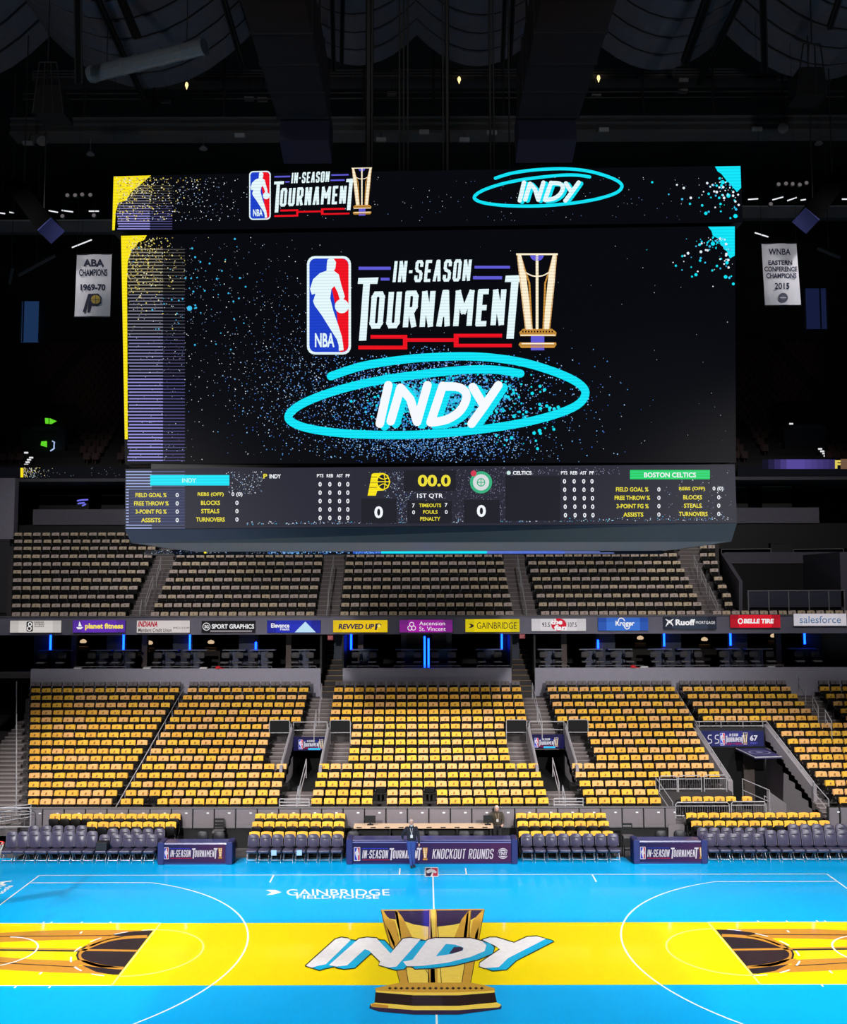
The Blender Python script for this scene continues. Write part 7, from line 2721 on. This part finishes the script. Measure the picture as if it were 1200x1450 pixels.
# slanted loudspeaker arrays at the two sides
for px, py, sg, lab in ((72, 326, 1, 'navy ended black loudspeaker array slanting down at the stairway end'), (1142, 312, -1, 'navy ended black loudspeaker array slanting down at the players end')):
    Y = 14.0
    c = at(px, py, Y)
    Y = 12.4
    c = at(px, py, Y)
    t = thing('loudspeaker_array', lab, 'loudspeaker', tuple(c))
    m = MB()
    far = c + Vector((-sg * 3.0, 3.6, 3.4))
    d = (c - far).normalized()
    m.bar(far, c, 0.8, 0.8, M('array_black', (4, 4, 5), 0.8, spec=0.05), (1, 0, 1))
    m.build('body', t)
    m = MB()
    m.bar(c, c + d * 0.1, 0.8, 0.8, M('array_navy', (52, 54, 116), 0.7), (1, 0, 1))
    m.build('end_panel', t)
    m = MB()
    for s in (0.2, 0.8):
        e = far.lerp(c, s)
        m.tube([e + Vector((0, 0, 0.5)), Vector((e.x, e.y, vault_z(e.x)))], 0.03, dark_steel, 5)
    m.build('hanger', t)
for a, b, lab in (((26, 390), (78, 362), 'slim truss bar below the array, stairway end'), ((14, 402), (18, 380), 'short truss bar, stairway end'), ((1190, 365), (1158, 352), 'slim truss bar below the array, players end')):
    p0, p1 = at(*a, 22), at(*b, 22)
    t = thing('truss_bar', lab, 'truss', tuple(p0))
    m = MB()
    m.bar(p0, p1, 0.12, 0.12, M('truss_bar_grey', (70, 72, 80), 0.6))
    m.build('bar', t)
    m = MB()
    m.tube([(p0 + p1) / 2, Vector(((p0 + p1).x / 2, 22, 41.6))], 0.02, dark_steel, 4)
    m.build('hanger', t)
# ================================================================== PEOPLE


class Figure:
    """body parts laid as tapered limbs, then fused into one continuous skin"""

    def __init__(self):
        self.mb = MB()
        self.zones = []
        self.mat = M('figure_core', (120, 100, 90), 0.8)

    def limb(self, zone, pts, flat=1.0, n=12):
        """pts: list of (x, y, z, r); flat squeezes the limb front to back"""
        P = [Vector(p[:3]) for p in pts]
        R = [p[3] for p in pts]
        ext = [(P[0] - (P[1] - P[0]).normalized() * R[0] * 0.8, R[0] * 0.55)] + list(zip(P, R)) + [(P[-1] + (P[-1] - P[-2]).normalized() * R[-1] * 0.8, R[-1] * 0.55)]
        rings = []
        for i, (p, rr) in enumerate(ext):
            a = ext[max(0, i - 1)][0]
            b = ext[min(len(ext) - 1, i + 1)][0]
            d = (b - a).normalized()
            ref = Vector((0, 1, 0)) if abs(d.y) < 0.9 else Vector((0, 0, 1))
            s = d.cross(ref).normalized()
            u = s.cross(d).normalized()
            rings.append([p + s * math.cos(2 * math.pi * k / n) * rr + u * math.sin(2 * math.pi * k / n) * rr * flat for k in range(n)])
        vs_ = [p for g in rings for p in g]
        fs = []
        for i in range(len(rings) - 1):
            for k in range(n):
                fs.append((i * n + k, i * n + (k + 1) % n, (i + 1) * n + (k + 1) % n, (i + 1) * n + k))
        fs += [tuple(reversed(range(n))), tuple(range((len(rings) - 1) * n, len(rings) * n))]
        self.mb.mesh(vs_, fs, self.mat)
        for i in range(len(P) - 1):
            self.zones.append((zone, P[i], P[i + 1], R[i], R[i + 1]))

    def hand(self, w, d, side, curl):
        """palm, four unequal fingers and a thumb continuing direction d from the wrist"""
        w, d, side = Vector(w), Vector(d).normalized(), Vector(side).normalized()
        nrm = d.cross(side).normalized()
        c = w + d * 0.05
        self.limb('skin', [(*w, 0.026), (*(w + d * 0.035), 0.036), (*(w + d * 0.085), 0.036)], 0.55, 10)
        for k, (o, L) in enumerate(((-0.030, 0.066), (-0.010, 0.076), (0.010, 0.070), (0.029, 0.055))):
            b = w + d * 0.085 + side * o
            m1 = b + d * L * 0.45 + nrm * curl * 0.25 * L
            m2 = m1 + d * L * 0.3 + nrm * curl * 0.5 * L
            e = m2 + d * L * 0.1 + nrm * curl * 0.5 * L
            self.limb('skin', [(*b, 0.0095), (*m1, 0.009), (*m2, 0.0085), (*e, 0.008)], 1.0, 8)
        b = w + d * 0.03 - side * 0.03
        m1 = b + d * 0.035 - side * 0.022 + nrm * curl * 0.012
        e = m1 + d * 0.035 - side * 0.004 + nrm * curl * 0.02
        self.limb('skin', [(*b, 0.013), (*m1, 0.0105), (*e, 0.0095)], 1.0, 8)

    def build(self, parent, mats, off):
        me = self.mb.data('body')
        o = bpy.data.objects.new('body', me)
        COL.objects.link(o)
        md = o.modifiers.new('fuse', 'REMESH')
        md.mode = 'VOXEL'
        md.voxel_size = 0.0105
        sm = o.modifiers.new('soften', 'SMOOTH')
        sm.iterations = 2
        sm.factor = 0.4
        bpy.context.view_layer.update()
        ev = o.evaluated_get(bpy.context.evaluated_depsgraph_get())
        nm = bpy.data.meshes.new_from_object(ev)
        o.modifiers.clear()
        o.data = nm
        nm.materials.clear()
        keys = list(mats)
        for k in keys:
            nm.materials.append(mats[k])
        idx, smf = [], []
        for p in nm.polygons:
            c = p.center
            best, bz = 1e9, keys[0]
            for z, a, b, ra, rb in self.zones:
                ab = b - a
                t_ = max(0, min(1, (c - a).dot(ab) / max(1e-9, ab.length_squared)))
                dist = (c - a - ab * t_).length - lerp(ra, rb, t_)
                if dist < best:
                    best, bz = dist, z
            idx.append(keys.index(bz))
            smf.append(True)
        nm.polygons.foreach_set('material_index', idx)
        nm.polygons.foreach_set('use_smooth', smf)
        o.name = 'body'
        o.parent = parent
        return o


skin_m = M('skin', (206, 158, 136), 0.6, var=0.06)
beard_m = M('grey_hair', (206, 200, 196), 0.9, var=0.15, scale=60)
eye_m = M('eye_dark', (40, 34, 34), 0.4)
lan_m = M('lanyard_tan', (180, 150, 120), 0.7)
card_m = M('badge_white', (232, 230, 232), 0.6)


def head(fig, x, y, z, tilt=0.0):
    """head centre at x, y, z looking to -y; z is eye height"""
    fig.limb('skin', [(x, y + 0.02, z - 0.20, 0.058), (x, y + 0.012, z - 0.11, 0.056)], 1.0)
    fig.limb('skin', [(x, y - 0.012, z - 0.092, 0.052), (x, y - 0.006, z - 0.04, 0.074), (x, y + 0.006, z + 0.03, 0.083), (x, y + 0.012, z + 0.07, 0.072)], 1.12, 14)
    fig.limb('skin', [(x, y - 0.088, z - 0.002, 0.010), (x, y - 0.105, z - 0.036, 0.014)], 1.0, 8)
    for s in (-1, 1):
        fig.limb('skin', [(x + s * 0.083, y + 0.015, z + 0.012, 0.014), (x + s * 0.080, y + 0.015, z - 0.028, 0.011)], 1.2, 8)


def head_parts(t, x, y, z, beard):
    m = MB()
    n, rows = 14, 6
    vs_, fs = [], []
    for i in range(rows + 1):
        for k in range(n):
            a = 2 * math.pi * k / n
            front = max(0, -math.sin(a))
            lim = lerp(112, 58, front ** 0.6)
            ph = math.radians(lim * i / rows)
            rr = 1 + 0.025 * math.sin(5 * a + i)
            vs_.append((x + 0.093 * rr * math.sin(ph) * math.cos(a), y + 0.012 + 0.105 * rr * math.sin(ph) * math.sin(a), z + 0.018 + 0.108 * rr * math.cos(ph)))
    for i in range(rows):
        for k in range(n):
            fs.append((i * n + k, (i + 1) * n + k, (i + 1) * n + (k + 1) % n, i * n + (k + 1) % n))
    m.mesh(vs_, fs, beard_m)
    m.build('hair', t, local=True, smooth=True)
    for s in (-1, 1):
        m = MB()
        m.lathe([(0.002, -0.010), (0.009, -0.006), (0.011, 0.0), (0.008, 0.008)], (x + s * 0.031, y - 0.078, z + 0.0), eye_m, 8, 'Y')
        m.build('eye', t, local=True)
    m = MB()
    m.box(x - 0.026, x + 0.026, y - 0.088, y - 0.076, z - 0.074, z - 0.066, M('lips', (160, 96, 90), 0.6))
    m.build('mouth', t, local=True)
    if beard:
        m = MB()
        vs_, fs = [], []
        for i in range(5):
            ph = i / 4
            for k in range(9):
                a = math.pi + math.pi * k / 8
                rr = lerp(0.078, 0.045, ph)
                vs_.append((x + rr * math.cos(a), y - 0.004 + lerp(0.092, 0.075, ph) * math.sin(a), z - 0.052 - 0.085 * ph))
        for i in range(4):
            for k in range(8):
                if i == 0 and 3 <= k <= 4:
                    continue
                fs.append((i * 9 + k, i * 9 + k + 1, (i + 1) * 9 + k + 1, (i + 1) * 9 + k))
        m.mesh(vs_, fs, beard_m)
        m.build('beard', t, local=True, smooth=True)


# the man in jeans leaning by the scorers table
fp = atz(583, 1229, 0.0)
t = thing('person', 'person with white hair in dark jacket and blue jeans leaning at the scorers table', 'person', (fp.x, TY - 0.40, 0))
f = Figure()
f.limb('jeans', [(0, 0.0, 0.86, 0.135), (0, 0.0, 0.93, 0.165)], 0.68, 16)
f.limb('jacket', [(0, 0.0, 1.02, 0.172), (0, 0.0, 1.08, 0.172), (0, 0.01, 1.22, 0.18), (0, 0.015, 1.36, 0.185), (0, 0.02, 1.44, 0.12)], 0.66, 16)
f.limb('jacket', [(-0.17, 0.02, 1.425, 0.072), (-0.27, 0.05, 1.30, 0.060), (-0.335, 0.10, 1.16, 0.052)], 1.0)
f.limb('jacket', [(-0.335, 0.10, 1.16, 0.052), (-0.345, 0.14, 1.07, 0.046), (-0.335, 0.19, 1.00, 0.040)], 1.0)
f.hand((-0.333, 0.20, 0.985), (0.1, 0.55, -0.25), (1, 0, 0), -0.4)
f.limb('jacket', [(0.17, 0.02, 1.425, 0.072), (0.225, 0.03, 1.28, 0.060), (0.255, 0.03, 1.14, 0.052)], 1.0)
f.limb('jacket', [(0.255, 0.03, 1.14, 0.052), (0.272, 0.0, 1.02, 0.046), (0.282, -0.03, 0.90, 0.040)], 1.0)
f.hand((0.284, -0.035, 0.885), (0.06, -0.12, -1), (0, -1, 0), 0.5)
f.limb('jeans', [(-0.085, 0.0, 0.93, 0.105), (-0.08, -0.01, 0.74, 0.092), (-0.055, -0.03, 0.50, 0.070), (-0.03, -0.04, 0.28, 0.062), (-0.01, -0.05, 0.09, 0.056)], 1.05)
f.limb('jeans', [(0.085, 0.0, 0.93, 0.105), (0.075, 0.0, 0.74, 0.092), (0.06, 0.0, 0.50, 0.070), (0.075, 0.03, 0.28, 0.062), (0.085, 0.05, 0.09, 0.056)], 1.05)
f.limb('shoe', [(-0.01, -0.02, 0.045, 0.044), (0.0, -0.12, 0.042, 0.044), (0.005, -0.20, 0.036, 0.036)], 0.95)
f.limb('shoe', [(0.085, 0.08, 0.045, 0.044), (0.10, -0.02, 0.042, 0.044), (0.11, -0.10, 0.036, 0.036)], 0.95)
head(f, 0.0, -0.035, 1.645)
f.build(t, {'jacket': M('jacket_black', (34, 34, 46), 0.8), 'skin': skin_m, 'jeans': M('denim_blue', (52, 78, 150), 0.85, var=0.15, scale=30), 'shoe': M('shoe_dark', (36, 34, 44), 0.6)}, None)
head_parts(t, 0.0, -0.035, 1.645, True)
m = MB()
m.tube([(-0.05, -0.085, 1.45), (-0.012, -0.135, 1.30), (0.0, -0.138, 1.22)], 0.008, card_m, 5)
m.tube([(0.05, -0.085, 1.45), (0.02, -0.135, 1.30), (0.01, -0.138, 1.22)], 0.008, card_m, 5)
m.build('lanyard', t, local=True)
m = MB()
m.box(-0.04, 0.05, -0.150, -0.144, 1.10, 1.22, card_m)
m.build('badge', t, local=True)

# the person behind the wooden desk
px = at(704, 1165, 11.18).x
t = thing('person', 'person with short pale hair in brown jacket standing behind the wooden desk', 'person', (px, 11.18, -0.02))
f = Figure()
f.limb('trousers', [(0, 0.0, 0.86, 0.14), (0, 0.0, 0.93, 0.17)], 0.68, 16)
f.limb('jacket', [(0, 0.0, 1.02, 0.18), (0, -0.005, 1.10, 0.182), (0, -0.015, 1.24, 0.195), (0, -0.03, 1.36, 0.19), (0, -0.035, 1.44, 0.12)], 0.66, 16)
f.limb('jacket', [(-0.18, -0.03, 1.42, 0.075), (-0.29, -0.05, 1.30, 0.062), (-0.365, -0.05, 1.18, 0.054)], 1.0)
f.limb('jacket', [(-0.365, -0.05, 1.18, 0.054), (-0.395, -0.09, 1.08, 0.047), (-0.41, -0.12, 1.0, 0.041)], 1.0)
f.hand((-0.412, -0.125, 0.985), (-0.05, -0.15, -1), (0, -1, 0), 0.4)
f.limb('jacket', [(0.18, -0.03, 1.42, 0.075), (0.235, -0.03, 1.27, 0.062), (0.25, -0.06, 1.13, 0.054)], 1.0)
f.limb('jacket', [(0.25, -0.06, 1.13, 0.054), (0.24, -0.13, 1.06, 0.047), (0.21, -0.22, 1.03, 0.041)], 1.0)
f.hand((0.208, -0.23, 1.025), (-0.2, -0.9, -0.1), (1, 0, 0), -0.4)
for s in (-1, 1):
    f.limb('trousers', [(s * 0.09, 0.0, 0.93, 0.105), (s * 0.095, 0.0, 0.74, 0.092), (s * 0.10, -0.01, 0.50, 0.070), (s * 0.105, 0.0, 0.28, 0.062), (s * 0.11, 0.01, 0.09, 0.055)], 1.05)
    f.limb('shoe', [(s * 0.11, 0.04, 0.045, 0.044), (s * 0.12, -0.06, 0.042, 0.044), (s * 0.125, -0.14, 0.036, 0.036)], 0.95)
head(f, -0.01, -0.09, 1.625)
f.build(t, {'jacket': M('jacket_brown', (70, 62, 52), 0.85, var=0.12), 'skin': skin_m, 'trousers': M('trousers_dark', (36, 34, 38), 0.85), 'shoe': M('shoe_dark', (36, 34, 44), 0.6)}, None)
head_parts(t, -0.01, -0.09, 1.625, False)
m = MB()
m.tube([(-0.065, -0.135, 1.44), (-0.03, -0.165, 1.30), (0.0, -0.17, 1.22)], 0.008, lan_m, 5)
m.tube([(0.065, -0.135, 1.44), (0.05, -0.165, 1.30), (0.03, -0.17, 1.22)], 0.008, lan_m, 5)
m.build('lanyard', t, local=True)
m = MB()
m.box(-0.035, 0.055, -0.178, -0.172, 1.12, 1.22, M('badge_grey', (196, 190, 190), 0.6))
m.build('badge', t, local=True)
